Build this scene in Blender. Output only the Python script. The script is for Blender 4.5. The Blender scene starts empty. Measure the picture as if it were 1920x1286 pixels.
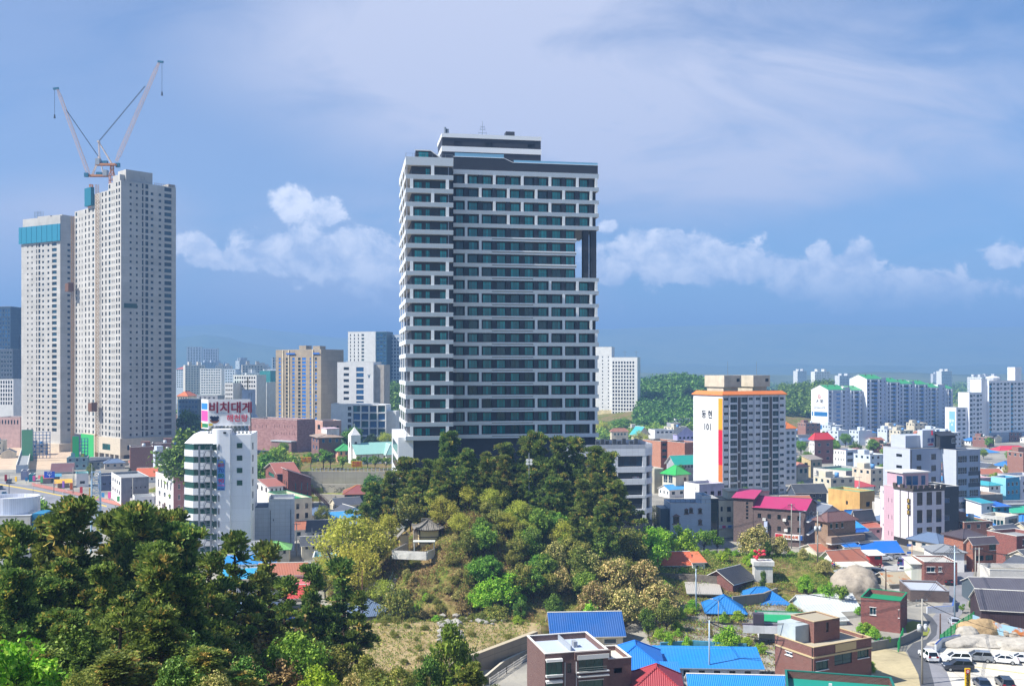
import bpy,bmesh,math,random
import numpy as np
from mathutils import Vector,Matrix
C=bpy.context.scene.collection
SC=bpy.context.scene
R=math.radians
EYE,F,U0,V0=48.0,1867.0,960.0,692.0
#camera
cam=bpy.data.objects.new("camera",bpy.data.cameras.new("camera"))
C.objects.link(cam)
cam.location=(0,0,EYE)
cam.rotation_euler=(R(90),0,0)
cam.data.sensor_width=36.0
cam.data.lens=36.0*F/1920
cam.data.shift_y=(V0-643)/1920
cam.data.clip_start=0.5
cam.data.clip_end=60000
SC.camera=cam
#exposure, sun, sky
SC.view_settings.view_transform='Standard'
SC.view_settings.look='None'
SC.view_settings.exposure=0.95
SC.view_settings.gamma=1.0
SC.cycles.max_bounces=6
SC.cycles.diffuse_bounces=3
SC.cycles.glossy_bounces=3
SC.cycles.transmission_bounces=2
SC.cycles.transparent_max_bounces=4
SC.cycles.volume_bounces=0
SC.cycles.use_denoising=True
SUN_EL,SUN_AZ=R(48),R(-108)
sd=Vector((math.sin(SUN_AZ)*math.cos(SUN_EL),math.cos(SUN_AZ)*math.cos(SUN_EL),math.sin(SUN_EL)))
sun=bpy.data.objects.new("sun",bpy.data.lights.new("sun",'SUN'))
C.objects.link(sun)
sun.data.energy=5.0
sun.data.angle=R(0.5)
sun.data.color=(1.0,0.955,0.88)
sun.rotation_euler=sd.to_track_quat('Z','Y').to_euler()
W=bpy.data.worlds.new("World")
SC.world=W
W.use_nodes=True
def world_sky():
 nt=W.node_tree
 nt.nodes.clear()
 N=nt.nodes.new
 L=nt.links.new
 def val(x):
  return x
 def math_(op,a,b=None,c=None,clamp=False):
  n=N('ShaderNodeMath')
  n.operation=op
  n.use_clamp=clamp
  for i,q in enumerate((a,b,c)):
   if q is None:
    continue
   if isinstance(q,(int,float)):
    n.inputs[i].default_value=q
   else:
    L(q,n.inputs[i])
  return n.outputs[0]
 def ramp(x,a,b):
  n=N('ShaderNodeMapRange')
  n.interpolation_type='SMOOTHSTEP'
  L(x,n.inputs[0])
  n.inputs[1].default_value=a
  n.inputs[2].default_value=b
  return n.outputs[0]
 sky=N('ShaderNodeTexSky')
 sky.sky_type='NISHITA'
 sky.sun_disc=False
 sky.sun_elevation=SUN_EL
 sky.sun_rotation=SUN_AZ
 sky.air_density=1.0
 sky.dust_density=0.6
 sky.ozone_density=2.2
 tc=N('ShaderNodeTexCoord')
 sep=N('ShaderNodeSeparateXYZ')
 L(tc.outputs['Generated'],sep.inputs[0])
 x,y,z=sep.outputs
 yy=math_('MAXIMUM',y,0.08)
 p=math_('DIVIDE',x,yy)
 q=math_('DIVIDE',z,yy)
 cmb=N('ShaderNodeCombineXYZ')
 L(p,cmb.inputs[0])
 L(q,cmb.inputs[1])
 def noise(scale,detail,rough,sx=1.0,sy=1.0,dist=0.0,off=0.0):
  m=N('ShaderNodeMapping')
  L(cmb.outputs[0],m.inputs[0])
  m.inputs['Scale'].default_value=(sx,sy,1)
  m.inputs['Location'].default_value=(off,off*.7,off)
  n=N('ShaderNodeTexNoise')
  L(m.outputs[0],n.inputs['Vector'])
  n.inputs['Scale'].default_value=scale
  n.inputs['Detail'].default_value=detail
  n.inputs['Roughness'].default_value=rough
  n.inputs['Distortion'].default_value=dist
  return n.outputs[0]
 v1=noise(4.2,8,.58,1.0,2.6,.9,3.1)
 v2=noise(1.1,3,.45,1.0,2.0,.3,7.7)
 veil=math_('ADD',math_('MULTIPLY',v1,.45),math_('MULTIPLY',v2,.55))
 veil=ramp(veil,.36,.62)
 def blob(cu,cv,ru,rv,rot=0.0):
  m=N('ShaderNodeMapping')
  m.vector_type='TEXTURE'
  L(cmb.outputs[0],m.inputs[0])
  m.inputs['Location'].default_value=((cu-U0)/F,(V0-cv)/F,0)
  m.inputs['Rotation'].default_value=(0,0,rot)
  m.inputs['Scale'].default_value=(ru/F,rv/F,1)
  d=N('ShaderNodeVectorMath')
  d.operation='LENGTH'
  L(m.outputs[0],d.inputs[0])
  return math_('SUBTRACT',1.0,d.outputs['Value'])
 bank=math_('MAXIMUM',math_('MAXIMUM',ramp(blob(1250,190,950,300,-.08),0,.6),ramp(blob(760,560,520,260),0,.8)),math_('MAXIMUM',ramp(blob(120,460,380,170),0,.9),ramp(blob(1000,90,800,260),0,.7)))
 gap=ramp(blob(1650,420,420,75,.22),0,.6)
 bank=math_('MULTIPLY',bank,math_('SUBTRACT',1.0,math_('MULTIPLY',gap,.75)))
 veil=math_('ADD',math_('MULTIPLY',veil,.30),math_('MULTIPLY',math_('ADD',.35,math_('MULTIPLY',veil,.75)),math_('MULTIPLY',bank,.85)),clamp=True)
 heads=[(553,385,46,42),(608,402,48,36),(660,455,90,36),(355,460,60,26),(450,485,120,26),(1195,468,56,50),(1275,487,190,56),(1350,490,120,46),(1240,470,60,32),(1400,500,110,40),(1150,510,60,36),(1540,482,34,34),(1610,487,46,40),(1575,510,100,44),(1690,545,230,46),(1560,535,150,46),(1885,478,46,30),(700,500,140,60),(560,470,150,50),(900,600,260,50),(1140,425,26,18),(1270,440,18,12)]
 acc=None
 for h in heads:
  b=blob(*h)
  acc=b if acc is None else math_('MAXIMUM',acc,b)
 nf=noise(30,10,.62,1,1.2,.35,1.3)
 fluff=math_('ADD',acc,math_('MULTIPLY',math_('SUBTRACT',nf,.5),1.9))
 cum=ramp(fluff,-.02,.32)
 nf2=noise(30,8,.6,1,1.2,.35,1.36)
 fade=ramp(q,.04,.10)
 cum=math_('MULTIPLY',cum,math_('MULTIPLY',math_('ADD',.1,math_('MULTIPLY',fade,.9)),.92))
 front=ramp(y,.02,.12)
 cum=math_('MULTIPLY',cum,front)
 lit=math_('ADD',math_('MULTIPLY',nf,.7),math_('MULTIPLY',math_('SUBTRACT',nf,nf2),2.6))
 lit=math_('ADD',lit,math_('MULTIPLY',fade,.2),clamp=True)
 mixc=N('ShaderNodeMix')
 mixc.data_type='RGBA'
 L(lit,mixc.inputs[0])
 mixc.inputs[6].default_value=(.36,.42,.55,1)
 mixc.inputs[7].default_value=(.74,.74,.77,1)
 bg0=N('ShaderNodeBackground')
 L(sky.outputs[0],bg0.inputs[0])
 bg0.inputs[1].default_value=.066
 tint=N('ShaderNodeMix')
 tint.data_type='RGBA'
 tint.blend_type='MULTIPLY'
 tint.inputs[0].default_value=1.0
 L(sky.outputs[0],tint.inputs[6])
 tint.inputs[7].default_value=(.66,.90,1.16,1)
 L(tint.outputs[2],bg0.inputs[0])
 bgv=N('ShaderNodeBackground')
 bgv.inputs[0].default_value=(.375,.395,.49,1)
 bgv.inputs[1].default_value=1.0
 bgc=N('ShaderNodeBackground')
 L(mixc.outputs[2],bgc.inputs[0])
 bgc.inputs[1].default_value=1.0
 ms=N('ShaderNodeMixShader')
 L(veil,ms.inputs[0])
 L(bg0.outputs[0],ms.inputs[1])
 L(bgv.outputs[0],ms.inputs[2])
 ms2=N('ShaderNodeMixShader')
 L(cum,ms2.inputs[0])
 L(ms.outputs[0],ms2.inputs[1])
 L(bgc.outputs[0],ms2.inputs[2])
 out=N('ShaderNodeOutputWorld')
 L(ms2.outputs[0],out.inputs[0])
world_sky()
#materials
MATS={}
def lin(c):
 if isinstance(c,str):
  c=tuple(int(c[i:i+2],16)/255 for i in(0,2,4))
 return tuple((v/12.92 if v<=.04045 else((v+.055)/1.055)**2.4)for v in c)+(1.0,)
class NT:
 """a small helper round a material's node tree"""
 def __init__(s,name):
  s.m=bpy.data.materials.new(name)
  s.m.use_nodes=True
  s.t=s.m.node_tree
  s.b=s.t.nodes['Principled BSDF']
  s.tc=s.N('ShaderNodeTexCoord')
 def N(s,k,**kw):
  n=s.t.nodes.new(k)
  for a,b in kw.items():
   setattr(n,a,b)
  return n
 def L(s,a,b):
  s.t.links.new(a,b)
 def noise(s,scale,detail=4,rough=.55,vec=None,sc=(1,1,1)):
  m=s.N('ShaderNodeMapping')
  s.L(vec or s.tc.outputs['Object'],m.inputs[0])
  m.inputs['Scale'].default_value=sc
  n=s.N('ShaderNodeTexNoise')
  s.L(m.outputs[0],n.inputs['Vector'])
  n.inputs['Scale'].default_value=scale
  n.inputs['Detail'].default_value=detail
  n.inputs['Roughness'].default_value=rough
  return n.outputs[0]
 def ramp(s,x,stops,interp='LINEAR'):
  n=s.N('ShaderNodeValToRGB')
  n.color_ramp.interpolation=interp
  e=n.color_ramp.elements
  while len(e)<len(stops):
   e.new(.5)
  for i,(p,c)in enumerate(stops):
   e[i].position=p
   e[i].color=c
  s.L(x,n.inputs[0])
  return n.outputs[0]
 def mix(s,fac,a,b,mode='MIX'):
  n=s.N('ShaderNodeMix',data_type='RGBA',blend_type=mode)
  for i,q in((0,fac),(6,a),(7,b)):
   if isinstance(q,(int,float,tuple)):
    n.inputs[i].default_value=q
   else:
    s.L(q,n.inputs[i])
  return n.outputs[2]
 def math(s,op,a,b=0.0,clamp=False):
  n=s.N('ShaderNodeMath',operation=op,use_clamp=clamp)
  for i,q in enumerate((a,b)):
   if isinstance(q,(int,float)):
    n.inputs[i].default_value=q
   else:
    s.L(q,n.inputs[i])
  return n.outputs[0]
 def wallvec(s):
  """(x+y, z) of the object: runs along an axis-aligned wall whichever way it faces"""
  sp=s.N('ShaderNodeSeparateXYZ')
  s.L(s.tc.outputs['Object'],sp.inputs[0])
  c=s.N('ShaderNodeCombineXYZ')
  s.L(s.math('ADD',sp.outputs[0],sp.outputs[1]),c.inputs[0])
  s.L(sp.outputs[2],c.inputs[1])
  return c.outputs[0]
 def bump(s,h,strength=.3,dist=.05):
  n=s.N('ShaderNodeBump')
  n.inputs['Strength'].default_value=strength
  n.inputs['Distance'].default_value=dist
  s.L(h,n.inputs['Height'])
  s.L(n.outputs[0],s.b.inputs['Normal'])
 def out(s,col=None,rough=.7,spec=.3,metal=0.0):
  if col is not None:
   if isinstance(col,tuple):
    s.b.inputs['Base Color'].default_value=col
   else:
    s.L(col,s.b.inputs['Base Color'])
  s.b.inputs['Roughness'].default_value=rough
  s.b.inputs['Specular IOR Level'].default_value=spec
  s.b.inputs['Metallic'].default_value=metal
  return s.m
def scale(c,k):
 return tuple(min(1,v*k)for v in c[:3])+(1.0,)
def memo(fn):
 def g(*a,**k):
  key=(fn.__name__,a,tuple(sorted(k.items())))
  if key not in MATS:
   MATS[key]=fn(*a,**k)
  return MATS[key]
 return g
@memo
def paint(c,rough=.7,grime=.26,streak=True):
 """painted or rendered wall: patchy tone and rain streaks of its own"""
 n=NT('paint')
 c=lin(c)
 a=n.noise(.35,5,.6)
 col=n.mix(n.ramp(a,[(.35,(0,0,0,1)),(.7,(1,1,1,1))]),scale(c,1-grime),scale(c,1+grime*.25))
 if streak:
  st=n.noise(1.0,4,.6,sc=(2.2,2.2,.12))
  k=n.ramp(st,[(.52,(0,0,0,1)),(.75,(1,1,1,1))])
  col=n.mix(n.math('MULTIPLY',k,grime*1.6),col,scale(c,.55))
 return n.out(col,rough)
@memo
def plain(c,rough=.5,spec=.4,metal=0.0):
 n=NT('plain')
 c=lin(c)
 col=n.mix(n.noise(3.0,3),scale(c,.9),scale(c,1.06))
 return n.out(col,rough,spec,metal)
@memo
def brick(c1,c2='',mortar='9a928a',w=.42,h=.16,big=.25):
 n=NT('brick')
 a=lin(c1)
 b=lin(c2)if c2 else scale(a,.72)
 t=n.N('ShaderNodeTexBrick')
 n.L(n.wallvec(),t.inputs['Vector'])
 t.inputs['Color1'].default_value=a
 t.inputs['Color2'].default_value=b
 t.inputs['Mortar'].default_value=lin(mortar)
 t.inputs['Scale'].default_value=1.0
 t.inputs['Mortar Size'].default_value=.012
 t.inputs['Brick Width'].default_value=w
 t.inputs['Row Height'].default_value=h
 col=n.mix(n.ramp(n.noise(.5,5),[(.35,(0,0,0,1)),(.7,(1,1,1,1))]),t.outputs[0],scale(a,.78))
 n.bump(t.outputs['Fac'],.25,-.01)
 return n.out(n.mix(big,t.outputs[0],col),.85,.2)
@memo
def panel(c,pw=.9,ph=.6,joint=.02,jc=.5,rough=.5,offs=0.0,vary=.08):
 """wall clad in panels or tiles with visible joints"""
 n=NT('cladding')
 a=lin(c)
 t=n.N('ShaderNodeTexBrick',offset=offs,offset_frequency=2)
 n.L(n.wallvec(),t.inputs['Vector'])
 t.inputs['Color1'].default_value=scale(a,1+vary*.5)
 t.inputs['Color2'].default_value=scale(a,1-vary)
 t.inputs['Mortar'].default_value=scale(a,jc)
 t.inputs['Scale'].default_value=1.0
 t.inputs['Mortar Size'].default_value=joint
 t.inputs['Brick Width'].default_value=pw
 t.inputs['Row Height'].default_value=ph
 st=n.noise(1.0,4,.6,sc=(1.5,1.5,.1))
 k=n.ramp(st,[(.5,(0,0,0,1)),(.8,(1,1,1,1))])
 return n.out(n.mix(n.math('MULTIPLY',k,.22),t.outputs[0],scale(a,.6)),rough)
@memo
def concrete(c,joint=3.2,rough=.85):
 n=NT('concrete')
 a=lin(c)
 big=n.ramp(n.noise(.09,6,.65),[(.3,scale(a,.82)),(.7,scale(a,1.1))])
 t=n.N('ShaderNodeTexBrick',offset=0.0)
 n.L(n.wallvec(),t.inputs['Vector'])
 t.inputs['Color1'].default_value=(1,1,1,1)
 t.inputs['Color2'].default_value=(.9,.9,.89,1)
 t.inputs['Mortar'].default_value=(.68,.68,.68,1)
 t.inputs['Scale'].default_value=1.0
 t.inputs['Mortar Size'].default_value=.05
 t.inputs['Brick Width'].default_value=joint*2
 t.inputs['Row Height'].default_value=joint
 col=n.mix(1.0,big,t.outputs[0],'MULTIPLY')
 st=n.noise(1.0,5,.65,sc=(1.2,1.2,.06))
 k=n.ramp(st,[(.5,(0,0,0,1)),(.78,(1,1,1,1))])
 col=n.mix(n.math('MULTIPLY',k,.35),col,scale(a,.6))
 return n.out(col,rough,.2)
@memo
def ribbed(c,pitch=.33,rough=.42,depth=.5,fade=.22,spec=.4):
 """roof sheeting or tiles: ribs run down the slope whichever way the slope faces"""
 n=NT('roofing')
 a=lin(c)
 sp=n.N('ShaderNodeSeparateXYZ')
 n.L(n.tc.outputs['Object'],sp.inputs[0])
 sn=n.N('ShaderNodeSeparateXYZ')
 n.L(n.tc.outputs['Normal'],sn.inputs[0])
 pick=n.math('GREATER_THAN',n.math('ABSOLUTE',sn.outputs[0]),n.math('ABSOLUTE',sn.outputs[1]))
 along=n.math('ADD',n.math('MULTIPLY',pick,sp.outputs[1]),n.math('MULTIPLY',n.math('SUBTRACT',1.0,pick),sp.outputs[0]))
 sv=n.math('SINE',n.math('MULTIPLY',along,2*math.pi/pitch))
 rib=n.math('ADD',n.math('MULTIPLY',sv,.5),.5)
 row=n.math('FRACT',n.math('MULTIPLY',sp.outputs[2],3.2))
 wear=n.ramp(n.noise(.45,6,.65),[(.35,(0,0,0,1)),(.75,(1,1,1,1))])
 pal=scale(a,1.0)
 col=n.mix(n.math('MULTIPLY',wear,fade),pal,tuple(v*.5+.18 for v in a[:3])+(1,))
 st=n.noise(.9,4,.6)
 col=n.mix(n.math('MULTIPLY',n.ramp(st,[(.55,(0,0,0,1)),(.72,(1,1,1,1))]),.35),col,scale(a,.62))
 col=n.mix(n.math('MULTIPLY',n.ramp(n.noise(.16,4,.6),[(.4,(0,0,0,1)),(.65,(1,1,1,1))]),.3),col,tuple(v*.72+.05 for v in a[:3])+(1,))
 n.bump(n.math('ADD',rib,n.math('MULTIPLY',row,.3)),depth,.08)
 return n.out(col,rough,spec)
@memo
def glass(c='0d2a30',rough=.12,vary=.5,spec=.6):
 """window glass seen from outside in daylight: dark room behind, sky on the surface"""
 n=NT('glass')
 a=lin(c)
 oi=n.N('ShaderNodeObjectInfo')
 gi=n.N('ShaderNodeNewGeometry')
 r=n.math('FRACT',n.math('ADD',oi.outputs['Random'],gi.outputs['Random Per Island']))
 col=n.mix(r,scale(a,1-vary),scale(a,1+vary))
 return n.out(col,rough,spec)
@memo
def metal(c,rough=.4,m=.6):
 n=NT('metal')
 a=lin(c)
 return n.out(n.mix(n.noise(2.0,4),scale(a,.85),scale(a,1.08)),rough,.5,m)
@memo
def rusty(c):
 n=NT('rusted_sheet')
 a=lin(c)
 k=n.ramp(n.noise(.55,6,.7),[(.5,(0,0,0,1)),(.6,(1,1,1,1))])
 return n.out(n.mix(k,a,lin('a9662f')),.7)
@memo
def leafy(name,dark,light,tip,tipamt=.12,rough=.6,trans=.22,obj=.35):
 """leaves: every leaf has its own tone, every plant its own cast"""
 n=NT(name)
 gi=n.N('ShaderNodeNewGeometry')
 oi=n.N('ShaderNodeObjectInfo')
 d,l,t=lin(dark),lin(light),lin(tip)
 col=n.ramp(gi.outputs['Random Per Island'],[(0,d),(1-tipamt-.02,l),(1-tipamt,t),(1,t)])
 cl=n.noise(.55,3,.6)
 col=n.mix(n.ramp(cl,[(.38,(0,0,0,1)),(.64,(1,1,1,1))]),n.mix(.55,col,d),col)
 hs=n.N('ShaderNodeHueSaturation')
 n.L(col,hs.inputs['Color'])
 n.L(n.math('ADD',.497-.02,n.math('MULTIPLY',oi.outputs['Random'],.05)),hs.inputs['Hue'])
 n.L(n.math('ADD',1.7-obj*.5,n.math('MULTIPLY',n.math('FRACT',n.math('MULTIPLY',oi.outputs['Random'],7.31)),obj)),hs.inputs['Value'])
 n.out(hs.outputs[0],rough,.25)
 tr=n.N('ShaderNodeBsdfTranslucent')
 n.L(hs.outputs[0],tr.inputs['Color'])
 ms=n.N('ShaderNodeMixShader')
 ms.inputs[0].default_value=trans
 n.L(n.b.outputs[0],ms.inputs[1])
 n.L(tr.outputs[0],ms.inputs[2])
 n.L(ms.outputs[0],n.t.nodes['Material Output'].inputs[0])
 return n.m
@memo
def bark(c='4a3c30'):
 n=NT('bark')
 a=lin(c)
 return n.out(n.mix(n.noise(2.0,5,.7,sc=(1,1,.3)),scale(a,.5),scale(a,1.3)),.9,.1)
@memo
def rock(c='a39a8c',sc=.6):
 n=NT('rock')
 a=lin(c)
 k=n.noise(sc,8,.68)
 col=n.ramp(k,[(.28,scale(a,.42)),(.42,scale(a,.8)),(.6,a),(.8,scale(a,1.2))])
 n.bump(k,.8,.25)
 return n.out(col,.9,.2)
#mesh building
class MB:
 def __init__(s):
  s.v,s.f,s.m=[],[],[]
  s.o,s.X=(0.0,0.0,0.0),(1.0,0.0)
 def xf(s,o=(0,0,0),X=(1,0)):
  """following shapes are placed with their x axis along X and origin at o"""
  s.o,s.X=o,X
  return s
 def pt(s,p):
  X,o=s.X,s.o
  s.v.append((o[0]+p[0]*X[0]-p[1]*X[1],o[1]+p[0]*X[1]+p[1]*X[0],o[2]+p[2]))
  return len(s.v)-1
 def poly(s,pts,m=0):
  s.f.append([s.pt(p)for p in pts])
  s.m.append(m)
  return s
 def box(s,x0,x1,y0,y1,z0,z1,m=0,top=None):
  i=len(s.v)
  for p in((x0,y0,z0),(x1,y0,z0),(x1,y1,z0),(x0,y1,z0),(x0,y0,z1),(x1,y0,z1),(x1,y1,z1),(x0,y1,z1)):
   s.pt(p)
  for k,q in enumerate(((0,3,2,1),(4,5,6,7),(0,1,5,4),(1,2,6,5),(2,3,7,6),(3,0,4,7))):
   s.f.append([i+a for a in q])
   s.m.append(top if(k==1 and top is not None)else m)
  return s
 def prism(s,pts,z0,z1,m=0,top=None):
  """pts: footprint counter-clockwise"""
  n=len(pts)
  i=len(s.v)
  for z in(z0,z1):
   for p in pts:
    s.pt((p[0],p[1],z))
  s.f.append([i+k for k in range(n)][::-1])
  s.m.append(m)
  s.f.append([i+n+k for k in range(n)])
  s.m.append(m if top is None else top)
  for k in range(n):
   j=(k+1)%n
   s.f.append([i+k,i+j,i+n+j,i+n+k])
   s.m.append(m)
  return s
 def tube(s,p,q,r0,r1=None,n=6,m=0,cap=True):
  r1=r0 if r1 is None else r1
  p,q=Vector(p),Vector(q)
  d=q-p
  if d.length<1e-6:
   return s
  a=d.orthogonal().normalized()
  b=d.normalized().cross(a)
  i=len(s.v)
  for c,r in((p,r0),(q,r1)):
   for k in range(n):
    t=2*math.pi*k/n
    w=c+(a*math.cos(t)+b*math.sin(t))*r
    s.pt(w)
  for k in range(n):
   j=(k+1)%n
   s.f.append([i+k,i+j,i+n+j,i+n+k])
   s.m.append(m)
  if cap:
   s.f.append([i+n+k for k in range(n)])
   s.m.append(m)
   s.f.append([i+k for k in range(n)][::-1])
   s.m.append(m)
  return s
 def bar(s,p,q,w,h=None,m=0):
  """square bar from p to q"""
  h=w if h is None else h
  p,q=Vector(p),Vector(q)
  d=(q-p).normalized()
  a=d.cross(Vector((0,0,1)))
  if a.length<1e-4:
   a=Vector((1,0,0))
  a.normalize()
  b=a.cross(d)
  i=len(s.v)
  for c in(p,q):
   for x,z in((-1,-1),(1,-1),(1,1),(-1,1)):
    s.pt(c+a*(x*w/2)+b*(z*h/2))
  for q_ in((0,1,2,3),(7,6,5,4),(0,4,5,1),(1,5,6,2),(2,6,7,3),(3,7,4,0)):
   s.f.append([i+k for k in q_])
   s.m.append(m)
  return s
 def mesh(s,name,mats,smooth=False):
  me=bpy.data.meshes.new(name)
  me.from_pydata(s.v,[],s.f)
  for m in mats:
   me.materials.append(m)
  if len(mats)>1:
   me.polygons.foreach_set('material_index',s.m)
  if smooth:
   me.polygons.foreach_set('use_smooth',[True]*len(s.f))
  me.update()
  return me
 def build(s,name,mats,parent=None,smooth=False,**kw):
  if not isinstance(mats,(list,tuple)):
   mats=[mats]
  return link(name,s.mesh(name,mats,smooth),parent,**kw)
def link(name,me,parent=None,loc=None,rz=0.0,**kw):
 o=bpy.data.objects.new(name,me)
 C.objects.link(o)
 o.parent=parent
 if loc is not None:
  o.location=loc
 if rz:
  o.rotation_euler=(0,0,rz)
 for k,v in kw.items():
  if v is not None:
   o[k]=v
 return o
def thing(name,label,cat,loc=(0,0,0),rz=0.0,group=None):
 return link(name,None,None,loc,rz,label=label,category=cat,group=group)
def dup(root,loc=None,rz=None,**kw):
 """a copy of a thing with copies of its parts and sub-parts (mesh data shared)"""
 r=root.copy()
 C.objects.link(r)
 if loc is not None:
  r.location=loc
 if rz is not None:
  r.rotation_euler=(0,0,rz)
 for k,v in kw.items():
  r[k]=v
 def kids(o,n):
  for ch in list(o.children):
   if ch in made:
    continue
   c=ch.copy()
   made.add(c)
   C.objects.link(c)
   c.parent=n
   kids(ch,c)
 made=set()
 kids(root,r)
 return r
def np_mesh(name,verts,faces,mats):
 """faces: (n,k) int array, all with k corners"""
 me=bpy.data.meshes.new(name)
 nv,(nf,k)=len(verts),faces.shape
 me.vertices.add(nv)
 me.vertices.foreach_set('co',verts.astype(np.float32).ravel())
 me.loops.add(nf*k)
 me.loops.foreach_set('vertex_index',faces.astype(np.int32).ravel())
 me.polygons.add(nf)
 me.polygons.foreach_set('loop_start',np.arange(0,nf*k,k,dtype=np.int32))
 me.polygons.foreach_set('loop_total',np.full(nf,k,dtype=np.int32))
 for m in mats:
  me.materials.append(m)
 me.update(calc_edges=True)
 me.validate()
 return me
#terrain
def sstep(a,b,x):
 t=np.clip((x-a)/(b-a),0,1)
 return t*t*(3-2*t)
def hgt(x,y):
 """height of the ground (numpy or float)"""
 x=np.asarray(x,float)
 y=np.asarray(y,float)
 s=sstep(-12,16,x)
 near=46-(.315+.22*s)*np.maximum(y,0)-np.maximum(0,-60-x)*.12
 near=np.clip(near,0,46)
 r=np.sqrt(((x+1)/43)**2+((y-222)/47)**2)
 knoll=(18-5.5*sstep(-12,8,x))*sstep(1.0,.25,r)
 spur=5.6*np.exp(-((y-226)/15.0)**2)*sstep(84,66,x)*sstep(0,30,x)
 side=(x+7.0)*14-(y-155.0)*11
 side=side/17.8
 ter=3.0*sstep(.35,-.35,side)*sstep(-46,-34,x)*sstep(176,182,400-y-40)*1.0
 ter=3.0*sstep(.35,-.35,side)*sstep(-44,-32,x)*sstep(146,152,y)*sstep(185,177,y)
 church=8.0*sstep(384,386.5,y)*sstep(600,540,y)*sstep(-150,-112,x)*sstep(-30,-44,x)
 wood=34*np.exp(-((x-160)/95.0)**2-((y-950)/130.0)**2)+30*np.exp(-((x+95)/60.0)**2-((y-760)/90.0)**2)
 wood=wood+26*np.exp(-((x-330)/80.0)**2-((y-980)/120.0)**2)
 far=sstep(2500,7000,y)*40*(1+.5*np.sin(x*.0021+1.3)+.35*np.sin(x*.0057+y*.002))
 k=np.sqrt(knoll**2+spur**2+ter**2)
 bump=.25*np.sin(x*.45+1.1*np.sin(y*.21))*np.sin(y*.37+.8)
 k=k+bump*np.clip(k/4,0,1)
 return np.maximum.reduce([near,k,church,wood+far])
def H(x,y):
 return float(hgt(x,y))
def at(u,v,d):
 """the point at distance d (along the view axis) that the photo shows at pixel (u, v)"""
 return Vector(((u-U0)/F*d,d,EYE+(V0-v)/F*d))
def gnd(u,v,d0=40.0):
 """where the sight line through pixel (u, v) meets the ground"""
 d=np.arange(d0,3000,.25)
 z=EYE+(V0-v)/F*d
 x=(u-U0)/F*d
 hit=np.nonzero(z<=hgt(x,d))[0]
 k=d[hit[0]]if len(hit)else 3000.0
 return Vector(((u-U0)/F*k,k,EYE+(V0-v)/F*k))
def gz(u,d):
 """ground point straight below pixel column u at distance d"""
 x=(u-U0)/F*d
 return Vector((x,d,H(x,d)))
#ground
def ground_mat():
 n=NT('ground')
 sp=n.N('ShaderNodeSeparateXYZ')
 n.L(n.tc.outputs['Object'],sp.inputs[0])
 x,y,z=sp.outputs
 a=n.noise(.12,7,.62)
 b=n.noise(.9,6,.65)
 c=n.noise(.03,6,.6)
 town=n.ramp(n.noise(.05,7,.6),[(.3,lin('6d6b66')),(.48,lin('8c8981')),(.6,lin('a39e92')),(.75,lin('7d7f68'))])
 grass=n.ramp(b,[(.3,lin('33461a')),(.45,lin('4d5f22')),(.58,lin('7c7a3a')),(.7,lin('4a6420'))])
 dry=n.ramp(b,[(.3,lin('54452c')),(.5,lin('7a6844')),(.62,lin('8d7c56')),(.75,lin('4c5426'))])
 hill=n.mix(n.ramp(a,[(.42,(0,0,0,1)),(.56,(1,1,1,1))]),grass,dry)
 fields=n.ramp(n.noise(.006,8,.62),[(.3,lin('3c5230')),(.45,lin('5b7040')),(.55,lin('8b8a62')),(.66,lin('46603a')),(.78,lin('a09880'))])
 kh=n.N('ShaderNodeMapRange')
 n.L(n.math('ADD',z,n.math('MULTIPLY',n.math('SUBTRACT',b,.5),.8)),kh.inputs[0])
 kh.inputs[1].default_value,kh.inputs[2].default_value=.25,.7
 sand=n.ramp(n.noise(.5,7,.68),[(.3,lin('6f6a3c')),(.44,lin('9a8660')),(.56,lin('a89672')),(.66,lin('9d8a62')),(.74,lin('6a7038'))])
 km=n.math('MULTIPLY',n.math('SUBTRACT',1.0,n.math('ABSOLUTE',n.math('SUBTRACT',n.math('ADD',z,n.math('MULTIPLY',n.math('SUBTRACT',a,.5),1.6)),3.1)),True),n.math('MULTIPLY',n.math('LESS_THAN',y,179),n.math('LESS_THAN',x,5)))
 hill=n.mix(n.ramp(km,[(.25,(0,0,0,1)),(.6,(1,1,1,1))]),hill,sand)
 col=n.mix(kh.outputs[0],town,hill)
 kf=n.N('ShaderNodeMapRange')
 n.L(n.math('ADD',y,n.math('MULTIPLY',n.math('SUBTRACT',c,.5),700)),kf.inputs[0])
 kf.inputs[1].default_value,kf.inputs[2].default_value=800,1000
 col=n.mix(kf.outputs[0],col,fields)
 n.bump(b,.6,.3)
 return n.out(col,.95,.1)
def build_ground():
 def geo(a,b,k):
  return list(a+(b-a)*(np.arange(1,k+1)/k)**2.2)
 xs=np.array(sorted([-q for q in geo(160,9000,30)]+list(np.arange(-160,161,1.6))+geo(160,9000,30)))
 ys=np.array(sorted(list(np.arange(-80,60,10))+list(np.arange(60,262,1.6))+list(np.arange(262,380,8))+[383,384,385,386,387,388]+list(np.arange(394,640,8))+geo(640,12500,60)))
 X,Y=np.meshgrid(xs,ys)
 Z=hgt(X,Y)
 v=np.stack([X,Y,Z],-1).reshape(-1,3)
 nx,ny=len(xs),len(ys)
 i=(np.arange(ny-1)[:,None]*nx+np.arange(nx-1)[None]).ravel()
 f=np.stack([i,i+1,i+nx+1,i+nx],1)
 me=np_mesh('ground',v,f,[ground_mat()])
 me.polygons.foreach_set('use_smooth',[True]*len(f))
 link('ground',me,kind='structure',label='paved town ground rising into a grassy wooded hill')
build_ground()
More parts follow.
